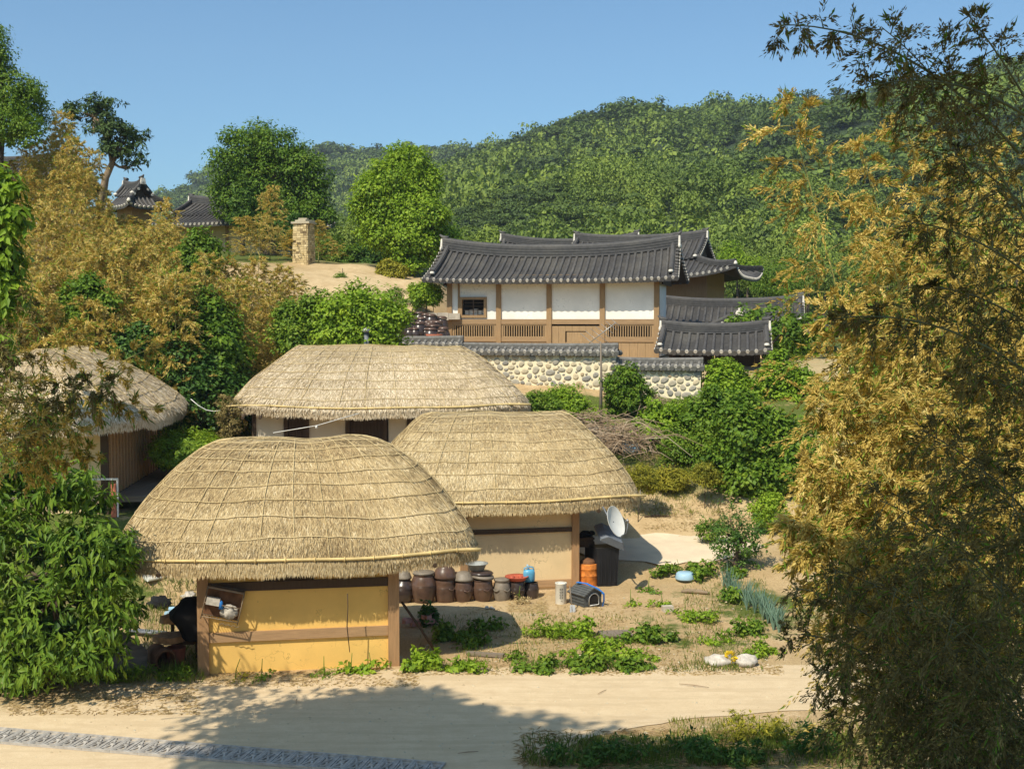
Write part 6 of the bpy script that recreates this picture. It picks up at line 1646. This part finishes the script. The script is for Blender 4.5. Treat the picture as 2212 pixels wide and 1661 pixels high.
# --- trees at the foot of the hill that can be told apart
fp = []
for k in range(4):
    v, t_ = crown_template(2600, False, np.random.default_rng(500 + k))
    mbx = MB(); vv = v * np.array([1, 1, 1.1]) + np.array([0, 0, 1.15]); mbx.add(vv, np.arange(len(vv)).reshape(-1, 4), 0, np.clip(t_ + (.66, .52, .74, .42)[k], 0, 1))
    t = thing('broadleaf_tree', 'broadleaf tree at the foot of the wooded hill', 'tree', (0, 0, 0), 0, 'trees along the foot of the wooded hill')
    mbx.build('crown', M['forest'], t); tb = MB(); tb.tube([(0, 0, -1), (.03, 0, .5), (0, .02, 1.2)], [.07, .05, .03], 6); tb.build('trunk', M['bark'], t); fp.append(t)
for i in range(46):
    px = 700 + i * 33 + rng.uniform(-14, 14); d = rng.uniform(86, 97); b_ = gbase(px, d); s = rng.uniform(2.0, 3.1); b_[2] = max(b_[2], 6.2) - .6
    if i < 4: fp[i].location = tuple(b_); fp[i].scale = (s, s, s)
    else: copy_thing(fp[int(rng.integers(0, 4))], None, None, b_, rng.uniform(0, 6), (s, s, s * rng.uniform(.9, 1.3)))

# shrubs on the slope hidden behind the right-hand bamboo
sp = None
for i in range(16):
    x = rng.uniform(10, 22); y = rng.uniform(36, 60); b_ = np.array([x, y, gz1(x, y)])
    if sp is None:
        sp = thing('shrub', 'green shrub on the slope behind the bamboo stand', 'shrub', b_, 0, 'shrubs on the slope behind the bamboo')
        v, f, tn = clump_leaves(rag([(0, 0, .9, 1.2, 1.1, .9), (.8, .2, .6, .8, .8, .6), (-.7, -.1, .7, .9, .8, .7)], 5, 8), 3800, .17, .10, 990, .3); q = MB(); q.add(v, f, 0, tn); q.build('foliage', M['leaf_mid'], sp); q = MB()
        for k in range(4): q.tube([(0, 0, -.2), (.2 * math.cos(k * 1.6), .2 * math.sin(k * 1.6), .5), (.6 * math.cos(k * 1.6), .6 * math.sin(k * 1.6), 1.0)], [.05, .035, .015], 5)
        q.build('stems', M['bark'], sp)
    else: copy_thing(sp, None, None, b_, rng.uniform(0, 6), rng.uniform(.8, 1.6))
# ---------------------------------------------------------------- near plants
# peach thicket at the lower left
bl = [px_blob(45, 1040, 85, 23.4), px_blob(140, 1045, 60, 23.2, None, 48), px_blob(200, 1075, 40, 23.3, None, 30), px_blob(260, 1190, 45, 22.9, None, 26), px_blob(60, 1220, 115, 23.2), px_blob(190, 1190, 85, 23.0), px_blob(120, 1330, 110, 23.1, None, 95), px_blob(240, 1240, 55, 22.9, None, 45), px_blob(245, 1330, 55, 23.0, None, 55), px_blob(20, 1380, 90, 23.3, None, 80), px_blob(215, 1165, 38, 23.0, None, 26), px_blob(-60, 1150, 100, 23.5)]
bl += [px_blob(90, 1425, 100, 23.1, None, 48), px_blob(190, 1415, 70, 23.0, None, 45), px_blob(10, 1445, 70, 23.1, None, 40)]
bl0 = bl
plant('peach_tree', 'leafy peach thicket with long drooping leaves left of the nearest cottage', 'tree', gbase(90, 23.7), bl, 9500, .22, .066, 'leaf_mid', 601, .27, trunk_r=.09, droop=.95, tone0=.47, per=7, fold=.05, shell=.55, flat=.1)
bl = [px_blob(8, 400, 30, 30), px_blob(30, 470, 30, 30, None, 36), px_blob(5, 560, 44, 30, None, 56), px_blob(22, 640, 32, 30, None, 42), px_blob(-30, 480, 60, 30, None, 120), px_blob(-20, 720, 46, 30)]
plant('broadleaf_tree', 'branch of bright hanging leaves at the left edge before the golden bamboo', 'tree', gbase(-60, 30.3), bl, 3600, .30, .13, 'leaf_bright', 602, .30, trunk_r=.10, droop=.9, tone0=.36, per=8, shell=.35)
plant('dark_shrub', 'dark shrub seen through the gaps of the peach thicket', 'shrub', gbase(60, 24.4), [tuple(np.array(q[:3]) + np.array([-.15, .55, -.1])) + tuple(np.array(q[3:]) * .72) for q in bl0], 4200, .24, .11, 'leaf_dark', 603, .3, trunk_r=.05, tone0=.15, shell=.3)  # added inner layer; its dark colour stands for deep shade in the thicket
# dry bamboo leaning in from the left edge
LB = [((-70, 1120), (345, 745), 19.0, .50, 22), ((-60, 1150), (70, 640), 19.5, .6, 22), ((-80, 1000), (330, 880), 18.5, .38, 18), ((-90, 1000), (250, 830), 18.0, .6, 24), ((-60, 1060), (190, 700), 20, .7, 22), ((-90, 980), (120, 880), 18.2, .65, 24), ((-60, 1060), (215, 985), 17.6, .42, 18), ((-80, 900), (20, 760), 18.8, .6, 20), ((-70, 1010), (175, 930), 17.4, .55, 22)]
for i, (b_, tp, d, sp, nb) in enumerate(LB):
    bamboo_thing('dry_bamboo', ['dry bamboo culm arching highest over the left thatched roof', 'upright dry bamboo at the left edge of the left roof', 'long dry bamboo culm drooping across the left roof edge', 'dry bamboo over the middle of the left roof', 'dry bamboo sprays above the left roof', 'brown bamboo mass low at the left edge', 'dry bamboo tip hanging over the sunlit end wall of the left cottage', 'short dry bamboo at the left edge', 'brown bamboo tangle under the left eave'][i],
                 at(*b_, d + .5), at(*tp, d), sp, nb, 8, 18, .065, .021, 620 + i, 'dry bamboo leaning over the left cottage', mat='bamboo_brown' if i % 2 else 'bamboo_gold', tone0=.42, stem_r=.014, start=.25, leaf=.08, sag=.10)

# flowering bamboo on the right: sunlit culms farther off, shaded ones close by, also darkened in colour
G_ = [((1935, 1230), (1690, 200), 13.0, .95, .06), ((2080, 1200), (1850, 300), 13.6, .9, .05), ((2180, 1150), (1950, 250), 14.2, .9, .05), ((2260, 1150), (2060, 330), 13.8, 1.0, .05), ((2330, 1200), (2180, 300), 14.5, 1.0, .04),
      ((2050, 1250), (1920, 520), 12.6, .95, .05), ((2150, 1280), (2040, 470), 12.8, 1.0, .05), ((2280, 1250), (2160, 520), 13.0, 1.0, .05), ((2000, 1300), (1800, 640), 12.4, .85, .08), ((2120, 1350), (1900, 700), 12.2, .9, .06), ((2240, 1380), (2020, 680), 12.0, 1.0, .06), ((2330, 1400), (2150, 730), 12.2, 1.0, .05),
      ((2000, 1400), (1770, 850), 11.8, .8, .10), ((2060, 1450), (1850, 840), 11.6, .85, .08), ((2160, 1450), (1950, 850), 11.4, .9, .07), ((2260, 1480), (2060, 880), 11.3, .9, .07), ((2350, 1480), (2170, 900), 11.5, .9, .06), ((1980, 1500), (1745, 985), 11.2, .7, .12), ((2040, 1560), (1800, 1000), 11.0, .8, .10), ((2120, 1580), (1900, 1010), 10.9, .85, .08), ((2230, 1600), (2010, 1030), 10.8, .9, .08), ((2340, 1600), (2130, 1050), 10.7, .9, .07),
      ((1960, 1600), (1712, 1120), 10.6, .62, .14), ((2020, 1640), (1760, 1150), 10.4, .7, .12), ((2110, 1660), (1860, 1160), 10.2, .8, .10), ((2240, 1700), (1980, 1180), 10.0, .8, .09)]
G_ += [((2120, 1250), (1880, 440), 14.6, .9, .06), ((2230, 1250), (2010, 560), 15.0, .95, .05), ((2330, 1250), (2110, 420), 15.2, .95, .05), ((2380, 1250), (2230, 480), 13.6, .95, .04), ((2380, 1350), (2210, 720), 12.4, 1.0, .05), ((2100, 1420), (1830, 760), 13.0, .85, .07), ((2300, 1500), (2090, 960), 12.0, .95, .06), ((2380, 1560), (2200, 1020), 11.6, .95, .06), ((2170, 1700), (1905, 1120), 11.4, .85, .08)]
names = 'golden flowering bamboo culm in the stand on the right'
for i, (b_, tp, d, sp, sg) in enumerate(G_):
    bamboo_thing('flowering_bamboo', 'tallest golden bamboo plume standing clear before the wooded hill' if i == 0 else names, at(*b_, d + .3), at(*tp, d), sp * .95, 36, 9, 34, .048, .0145, 700 + i, 'sunlit bamboo culms on the right', twl=.62, tone0=.58 + .06 * math.sin(i * 2.3), stem_r=.013, start=.12, leaf=.05, sag=sg)
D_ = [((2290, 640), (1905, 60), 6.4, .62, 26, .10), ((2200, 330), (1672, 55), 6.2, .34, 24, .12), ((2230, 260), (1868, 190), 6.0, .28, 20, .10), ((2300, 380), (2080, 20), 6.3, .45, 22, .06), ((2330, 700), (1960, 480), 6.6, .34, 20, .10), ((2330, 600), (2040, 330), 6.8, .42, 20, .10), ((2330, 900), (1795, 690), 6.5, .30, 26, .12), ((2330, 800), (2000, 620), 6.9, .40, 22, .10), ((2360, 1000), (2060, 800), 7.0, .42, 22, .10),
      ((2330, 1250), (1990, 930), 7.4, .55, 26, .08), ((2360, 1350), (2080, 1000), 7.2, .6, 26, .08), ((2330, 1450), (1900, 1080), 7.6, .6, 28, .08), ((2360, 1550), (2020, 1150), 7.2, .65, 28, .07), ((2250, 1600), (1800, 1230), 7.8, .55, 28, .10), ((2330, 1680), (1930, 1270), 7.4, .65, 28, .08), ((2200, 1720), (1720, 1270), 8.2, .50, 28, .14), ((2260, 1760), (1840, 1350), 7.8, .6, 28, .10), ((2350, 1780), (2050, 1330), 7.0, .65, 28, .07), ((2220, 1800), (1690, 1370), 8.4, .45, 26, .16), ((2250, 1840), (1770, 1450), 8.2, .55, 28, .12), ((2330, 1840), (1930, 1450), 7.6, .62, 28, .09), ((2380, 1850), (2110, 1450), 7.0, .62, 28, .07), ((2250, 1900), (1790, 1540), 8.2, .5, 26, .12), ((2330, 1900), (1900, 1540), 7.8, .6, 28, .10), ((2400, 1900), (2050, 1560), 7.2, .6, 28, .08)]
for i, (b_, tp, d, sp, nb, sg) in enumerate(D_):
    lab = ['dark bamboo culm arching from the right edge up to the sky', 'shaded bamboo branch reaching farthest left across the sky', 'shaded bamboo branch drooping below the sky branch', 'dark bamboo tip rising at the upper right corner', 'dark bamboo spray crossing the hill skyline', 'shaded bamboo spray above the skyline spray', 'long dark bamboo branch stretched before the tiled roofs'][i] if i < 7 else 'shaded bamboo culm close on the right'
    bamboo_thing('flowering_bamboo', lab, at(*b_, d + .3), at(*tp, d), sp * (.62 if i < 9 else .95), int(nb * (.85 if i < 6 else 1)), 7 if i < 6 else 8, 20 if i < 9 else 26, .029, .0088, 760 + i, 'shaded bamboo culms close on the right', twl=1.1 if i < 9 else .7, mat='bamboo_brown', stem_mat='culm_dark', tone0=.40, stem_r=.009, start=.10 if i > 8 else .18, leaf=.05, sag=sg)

# ---------------------------------------------------------------- trees behind the camera whose shade falls on the lane
def shade_tree(label, base, blobs, n, seed):
    plant('shade_tree', label, 'tree', base, blobs, n, .42, .26, 'leaf_mid', seed, .8, trunk_r=.28)
SHT = Vector((math.sin(rad(SUN_AZ)) / math.tan(rad(SUN_EL)), math.cos(rad(SUN_AZ)) / math.tan(rad(SUN_EL))))
def up_sun(p, z):
    """point at height z on the sun ray through p"""
    h = z - p[2]; return (p[0] - SHT[0] * h, p[1] - SHT[1] * h, z)
bl = []
for px, py, r_, z in ((800, 1590, .95, 15), (640, 1600, .8, 15.5), (930, 1560, .75, 14.5), (1010, 1610, .75, 15), (500, 1580, .45, 15.3), (700, 1540, .5, 14.6), (860, 1520, .5, 15), (760, 1655, 1.1, 15.2), (980, 1650, 1.1, 15), (720, 1600, .9, 14.2), (880, 1600, 1.0, 14.0), (600, 1640, .7, 14.8)):
    bl.append(up_sun(ground_at(px, min(py, 1655)), z) + (r_, r_ * .8, r_ * .7))
for x, y, r_, z in ((-3.0, 19.2, 1.0, 15), (-1.6, 18.8, 1.1, 14.5), (-.3, 19.0, 1.1, 15.2), (.6, 19.2, .9, 14.6), (-4.4, 20.3, .7, 14.8), (-2.2, 20.6, .9, 14.4), (-.8, 20.4, 1.0, 14.9), (.4, 20.6, .9, 15.1), (-3.4, 21.6, .6, 15.1), (-1.8, 22.2, .7, 14.3)): bl.append(up_sun((x, y, 0), z) + (r_, r_ * .8, r_ * .6))
c0 = np.mean([b_[:3] for b_ in bl], 0)
shade_tree('tall tree out of the picture whose shade lies on the lane', (c0[0] + .5, c0[1] - 4.0, gz1(c0[0] + .5, c0[1] - 4.0)), bl, 13000, 651)
bl = []
for i, (b_, tp, d, sp, nb, sg) in enumerate(D_):
    for f, r_ in ((.25, .9), (.7, .85), (1.0, .6)):
        p = at(b_[0] * (1 - f) + tp[0] * f, b_[1] * (1 - f) + tp[1] * f, d)
        bl.append(up_sun(p, 12.6 + .5 * math.sin(i * 1.7 + f * 3)) + (r_, r_, r_ * .8))
for px, py, r_ in ((1210, 1650, .6), (1330, 1645, .7), (1450, 1650, .7), (1580, 1650, .8), (1700, 1640, .8), (1390, 1625, .5)):
    g = ground_at(px, py); bl.append(up_sun(g, 13.2) + (r_, r_ * .8, r_ * .6))
c0 = np.mean([b_[:3] for b_ in bl], 0)
shade_tree('tree behind the viewpoint shading the near bamboo', (c0[0] - .5, c0[1] - 4.0, gz1(c0[0] - .5, c0[1] - 4)), bl, 14000, 652)

# ---------------------------------------------------------------- yard plants
Y_ = [(1165, 1376, 118, 74, 'feathery bright green clump in the middle of the yard', 'leaf_bright', .16, .04, 900), (1272, 1374, 74, 50, 'leafy clump right of the feathery clump', 'leaf_bright', .14, .09, 500), (1300, 1398, 64, 44, 'leafy clump left of the flat boards', 'leaf_bright', .14, .09, 450), (1392, 1388, 104, 58, 'broad leafy clump right of the flat boards', 'leaf_mid', .15, .10, 750), (1050, 1366, 62, 44, 'small leafy clump below the brown jars', 'leaf_mid', .14, .09, 420), (1022, 1400, 44, 52, 'upright plant at the shadow edge in the yard', 'leaf_mid', .14, .08, 330), (960, 1382, 105, 58, 'shaded leafy clump right of the nearest cottage', 'leaf_mid', .15, .10, 650), (905, 1350, 70, 70, 'dark leafy clump against the nearest cottage post', 'leaf_dark', .14, .09, 500),
      (935, 1448, 130, 62, 'bright broad-leaved clump at the lane edge by the cottage post', 'leaf_bright', .19, .10, 650), (1010, 1452, 90, 34, 'low bright weeds along the lane right of the cottage', 'leaf_bright', .14, .06, 380), (1122, 1424, 26, 28, 'single small plant in the bare yard', 'leaf_mid', .14, .09, 110), (1150, 1450, 56, 42, 'leafy weed at the lane edge left of the long green row', 'leaf_mid', .14, .09, 330), (1228, 1448, 100, 42, 'left part of the dark green row along the lane', 'leaf_mid', .14, .09, 620), (1310, 1446, 110, 44, 'middle part of the dark green row along the lane', 'leaf_mid', .14, .09, 680), (1395, 1448, 95, 30, 'right end of the dark green row along the lane', 'leaf_mid', .13, .08, 480), (1270, 1422, 100, 36, 'yellowish leaf row behind the dark green row', 'leaf_bright', .13, .08, 520), (1365, 1422, 90, 34, 'leaf row left of the bare patch in the yard', 'leaf_bright', .13, .08, 430),
      (1432, 1312, 34, 20, 'bright tuft at the edge of the roof shadow', 'leaf_bright', .13, .07, 160), (1362, 1308, 26, 16, 'tiny tuft right of the dog kennel', 'leaf_bright', .12, .06, 90), (1400, 1282, 40, 14, 'flat weed beyond the roof shadow', 'leaf_mid', .12, .07, 130), (1470, 1240, 100, 40, 'dark leaf patch around the blue basin', 'leaf_mid', .15, .10, 520), (1545, 1250, 90, 60, 'leafy patch right of the blue basin', 'leaf_mid', .15, .10, 560), (1570, 1300, 70, 50, 'leafy patch beyond the split log', 'leaf_mid', .14, .09, 420), (1530, 1345, 90, 40, 'low leaf patch at the right of the yard', 'leaf_bright', .14, .08, 420), (1600, 1372, 80, 60, 'weeds by the bamboo at the right of the yard', 'leaf_mid', .15, .08, 480), (1640, 1420, 70, 44, 'weeds behind the right sack', 'leaf_bright', .14, .07, 340), (1480, 1330, 60, 24, 'sparse weeds before the split log', 'leaf_bright', .12, .06, 200), (1545, 1392, 80, 26, 'sparse weeds near the two sacks', 'leaf_bright', .12, .06, 260),
      (802, 1452, 34, 40, 'small plant against the ochre wall by the right post', 'leaf_bright', .15, .10, 120), (758, 1458, 42, 30, 'low weed against the ochre wall under the cable', 'leaf_bright', .13, .08, 140), (700, 1464, 60, 18, 'sparse weeds at the foot of the ochre wall', 'leaf_mid', .11, .04, 130), (565, 1468, 26, 20, 'small tuft at the foot of the ochre wall', 'leaf_mid', .12, .05, 80), (505, 1470, 34, 14, 'low tuft near the left post of the ochre wall', 'leaf_yellow', .10, .04, 80), (385, 1470, 70, 44, 'grassy weeds before the orange bucket', 'leaf_bright', .16, .05, 300), (300, 1470, 90, 40, 'weeds before the grey panel', 'leaf_bright', .16, .05, 330), (180, 1468, 110, 60, 'bright weeds under the peach thicket', 'leaf_bright', .20, .08, 420), (60, 1466, 130, 75, 'broad bright weeds at the left end of the lane edge', 'leaf_bright', .22, .11, 480), (1120, 1300, 40, 30, 'dry tuft at the foot of the white tin', 'dry_grass', .12, .03, 220)]
for i, (px, py, w, h, lb, mt, L, W, n) in enumerate(Y_):
    g = ground_at(px, py); d = g[1]; s = d / FPX
    r_ = np.random.default_rng(800 + i); bl = []
    for k in range(max(3, int(w / 15))):
        x = r_.uniform(-.52, .52) * w; hh = h * r_.uniform(.30, .95) * (1 - .5 * (2 * x / w) ** 2)
        bl.append((g[0] + x * s, g[1] + r_.uniform(-.2, .25), g[2] + hh * s * .45, 13 * s + .05, .18, hh * s * .5))
    plant('yard_plant', lb, 'plant', g, bl, int(n * 1.15), L * .8, W * .8, mt, 820 + i, .10, None, trunk_r=.010, bark='leaf_mid', crown_name='leaves', trunk_name='stem', droop=-.1 if W < .05 else .15, per=6, shell=.2, tone0=.5)
# onion bed: upright blue-green blades
M['onion'] = tonal('onion', [(0, (.07, .14, .09)), (.5, (.15, .25, .17)), (1, (.27, .37, .27))], .5, .1)
q = None; onion0 = None
for i in range(34):
    px = 1560 + rng.uniform(0, 120) + i * .6; py = 1268 + (px - 1560) * .75 + rng.uniform(-14, 14); g = ground_at(px, py)
    if onion0 is None or i < 3:
        t = thing('onion_plant', 'blue-green onion plant in the bed beside the bamboo', 'onion', g, 0, 'onions in the bed'); mb = MB(); r_ = np.random.default_rng(900 + i)
        for k in range(9):
            a = r_.uniform(0, 6.28); dx = np.array([math.cos(a), math.sin(a), 0]) * r_.uniform(.05, .25); h = r_.uniform(.35, .6)
            mb.tube([(0, 0, 0), tuple(dx * .35 + np.array([0, 0, h * .55])), tuple(dx + np.array([0, 0, h]))], [.012, .012, .003], 4, 0, r_.uniform(.2, .9), caps=False)
        mb.build('blades', M['onion'], t); onion0 = t
    else: copy_thing(onion0, None, None, g, rng.uniform(0, 6), rng.uniform(.8, 1.2))

# ---------------------------------------------------------------- grass, litter
def blades(regions, name, label, mat, seed, L=(.08, .2), W=.012, up=.9):
    r_ = np.random.default_rng(seed); mb = MB()
    for (pxa, pxb, pya, pyb, n, l0, l1, tn) in regions:
        px = r_.uniform(pxa, pxb, n * 2); py = r_.uniform(pya, pyb, n * 2)
        cl = np.array([noise.noise(Vector((a * .02, b_ * .035, seed))) for a, b_ in zip(px, py)]); keep = cl > r_.uniform(-.55, .35, n * 2); px = px[keep][:n]; py = py[keep][:n]
        cache = {}
        P = []
        for a, b_ in zip(px, py):
            k = (int(a // 12), int(b_ // 6))
            if k not in cache:
                q = ground_at(k[0] * 12 + 6, k[1] * 6 + 3); q2 = ground_at(k[0] * 12 + 6, k[1] * 6 + 9); cache[k] = (q, q2)
            q, q2 = cache[k]; f = (b_ - (k[1] * 6 + 3)) / 6.0
            d = q[1] * (1 - f) + q2[1] * f; x = (a - 1106) / FPX * d; P.append((x, d, 0))
        P = np.array(P); P[:, 2] = gz(P[:, 0], P[:, 1]) - .005 + .02
        m = len(P); a = r_.uniform(0, 6.28, m)
        D = np.stack([np.cos(a) * (1 - up), np.sin(a) * (1 - up), np.full(m, up)], 1) + r_.normal(size=(m, 3)) * np.array([.3, .3, .05])
        v, f = quads_from(P, D, norm(np.stack([np.sin(a), -np.cos(a), r_.uniform(.1, .6, m)], 1)), r_.uniform(l0, l1, m), W * r_.uniform(.7, 1.6, m), .05)
        mb.add(v, f, 0, np.clip(tn + r_.normal(size=m) * .2, 0, 1))
    o = mb.build(name, M[mat]); tag(o, label, name, None, 'stuff'); return o
blades([(0, 430, 1448, 1480, 2600, .10, .28, .55), (880, 1660, 1434, 1456, 1500, .06, .16, .5), (1480, 1660, 1250, 1430, 1500, .06, .18, .5), (1350, 1560, 980, 1120, 2200, .08, .22, .75), (300, 430, 1240, 1440, 1400, .10, .26, .4), (900, 1450, 1330, 1440, 1700, .05, .14, .6), (330, 480, 940, 1020, 900, .12, .3, .5)], 'grass', 'green grass tufts along the lane and in the yard', 'grass', 41, W=.014)
blades([(1130, 2000, 1600, 1661, 3800, .06, .20, .35), (1450, 2000, 1560, 1610, 2200, .05, .14, .75)], 'bank_grass', 'grass on the shaded bank at the lower right', 'grass', 42, W=.013)
blades([(0, 420, 1480, 1545, 2600, .05, .15, .4), (420, 900, 1455, 1485, 1500, .05, .14, .45), (900, 1700, 1440, 1462, 1700, .05, .14, .45), (1000, 1560, 1300, 1440, 3000, .05, .13, .4), (1380, 1640, 1090, 1150, 1400, .06, .15, .5), (1100, 1180, 1290, 1325, 900, .06, .15, .7), (1120, 2000, 1580, 1661, 3600, .08, .24, .3), (330, 430, 1240, 1420, 700, .06, .15, .6)], 'dry_litter', 'dry straw and litter scattered over the earth', 'dry_grass', 43, W=.014, up=.06)
# weeds on the near bank
for i, (px, py, w, h, lb, mt) in enumerate([(1340, 1640, 130, 75, 'dark weed clump at the lower edge left of the bamboo', 'leaf_dark'), (1240, 1655, 110, 50, 'low weed clump nearest the lower edge', 'leaf_dark'), (1480, 1625, 120, 60, 'grassy weeds on the bank under the bamboo', 'leaf_dark'), (1640, 1600, 140, 70, 'weeds on the bank where the bamboo begins', 'leaf_yellow'), (1560, 1650, 160, 50, 'shaded low weeds at the bottom of the bank', 'leaf_dark'), (1760, 1630, 160, 80, 'weeds under the shaded bamboo', 'leaf_dark')]):
    g = ground_at(px, py); d = g[1]; s = d / FPX; r_ = np.random.default_rng(870 + i); bl = []
    for k in range(6):
        x = r_.uniform(-.45, .45) * w; hh = h * r_.uniform(.5, 1.0); bl.append((g[0] + x * s, g[1] + r_.uniform(-.3, .3), g[2] + hh * s * .45, 22 * s + .05, .2, hh * s * .5))
    plant('bank_weed', lb, 'weeds', g, bl, 700, .11, .035, mt, 880 + i, .09, None, trunk_r=.008, bark='leaf_mid', crown_name='leaves', trunk_name='stem', per=6, shell=.2, droop=0)
b0 = None
for i, (px, py) in enumerate([(1498, 1486), (1010, 1630), (1300, 1500), (640, 1520)]):
    g = ground_at(px, py); lb = ['thin dry stick lying on the sunny lane', 'short twig in the lane shade', 'small twig on the lane beside the green row', 'little dry twig at the shade edge on the lane'][i]
    t = tag(MB().tube([(-.28, .02, .03), (0, 0, .035), (.30, -.03, .025)], [.006, .010, .005], 5).build('dry_stick', M['twig']), lb, 'stick'); t.location = (g[0], g[1], .012); t.rotation_euler = (0, 0, -.3 + i * .7)
    if i: t.scale = (.6, .6, .8)

# pebbles on the lane and in the yard
def gravel():
    r_ = np.random.default_rng(77); mb = MB(); n = 2600
    px = r_.uniform(0, 1760, n); py = np.where(r_.uniform(size=n) < .55, r_.uniform(1290, 1450, n), r_.uniform(1455, 1655, n))
    ok = ~((py < 1450) & (px < 860)); px = px[ok]; py = py[ok]
    d = EYE * FPX / (py - 690); x = (px - 1106) / FPX * d; z = np.maximum(gz(x, d), 0)
    for a, b_, c_ in zip(x, d, z):
        s = .010 + .025 * r_.uniform() ** 4
        th = np.arange(5) / 5 * 6.283 + r_.uniform(0, 6); rr = s * r_.uniform(.7, 1.3, 5)
        v = [(a + rr[k] * math.cos(th[k]), b_ + rr[k] * math.sin(th[k]), c_ + .010) for k in range(5)] + [(a, b_, c_ + .012 + s * r_.uniform(.6, 1.0))]
        mb.add(v, [[k, (k + 1) % 5, 5] for k in range(5)], 0, float(r_.uniform(.5, 1.0)), True)
    tag(mb.build('gravel', M['fieldstone']), 'small pebbles strewn over the lane and the yard', 'gravel', None, 'stuff')
gravel()
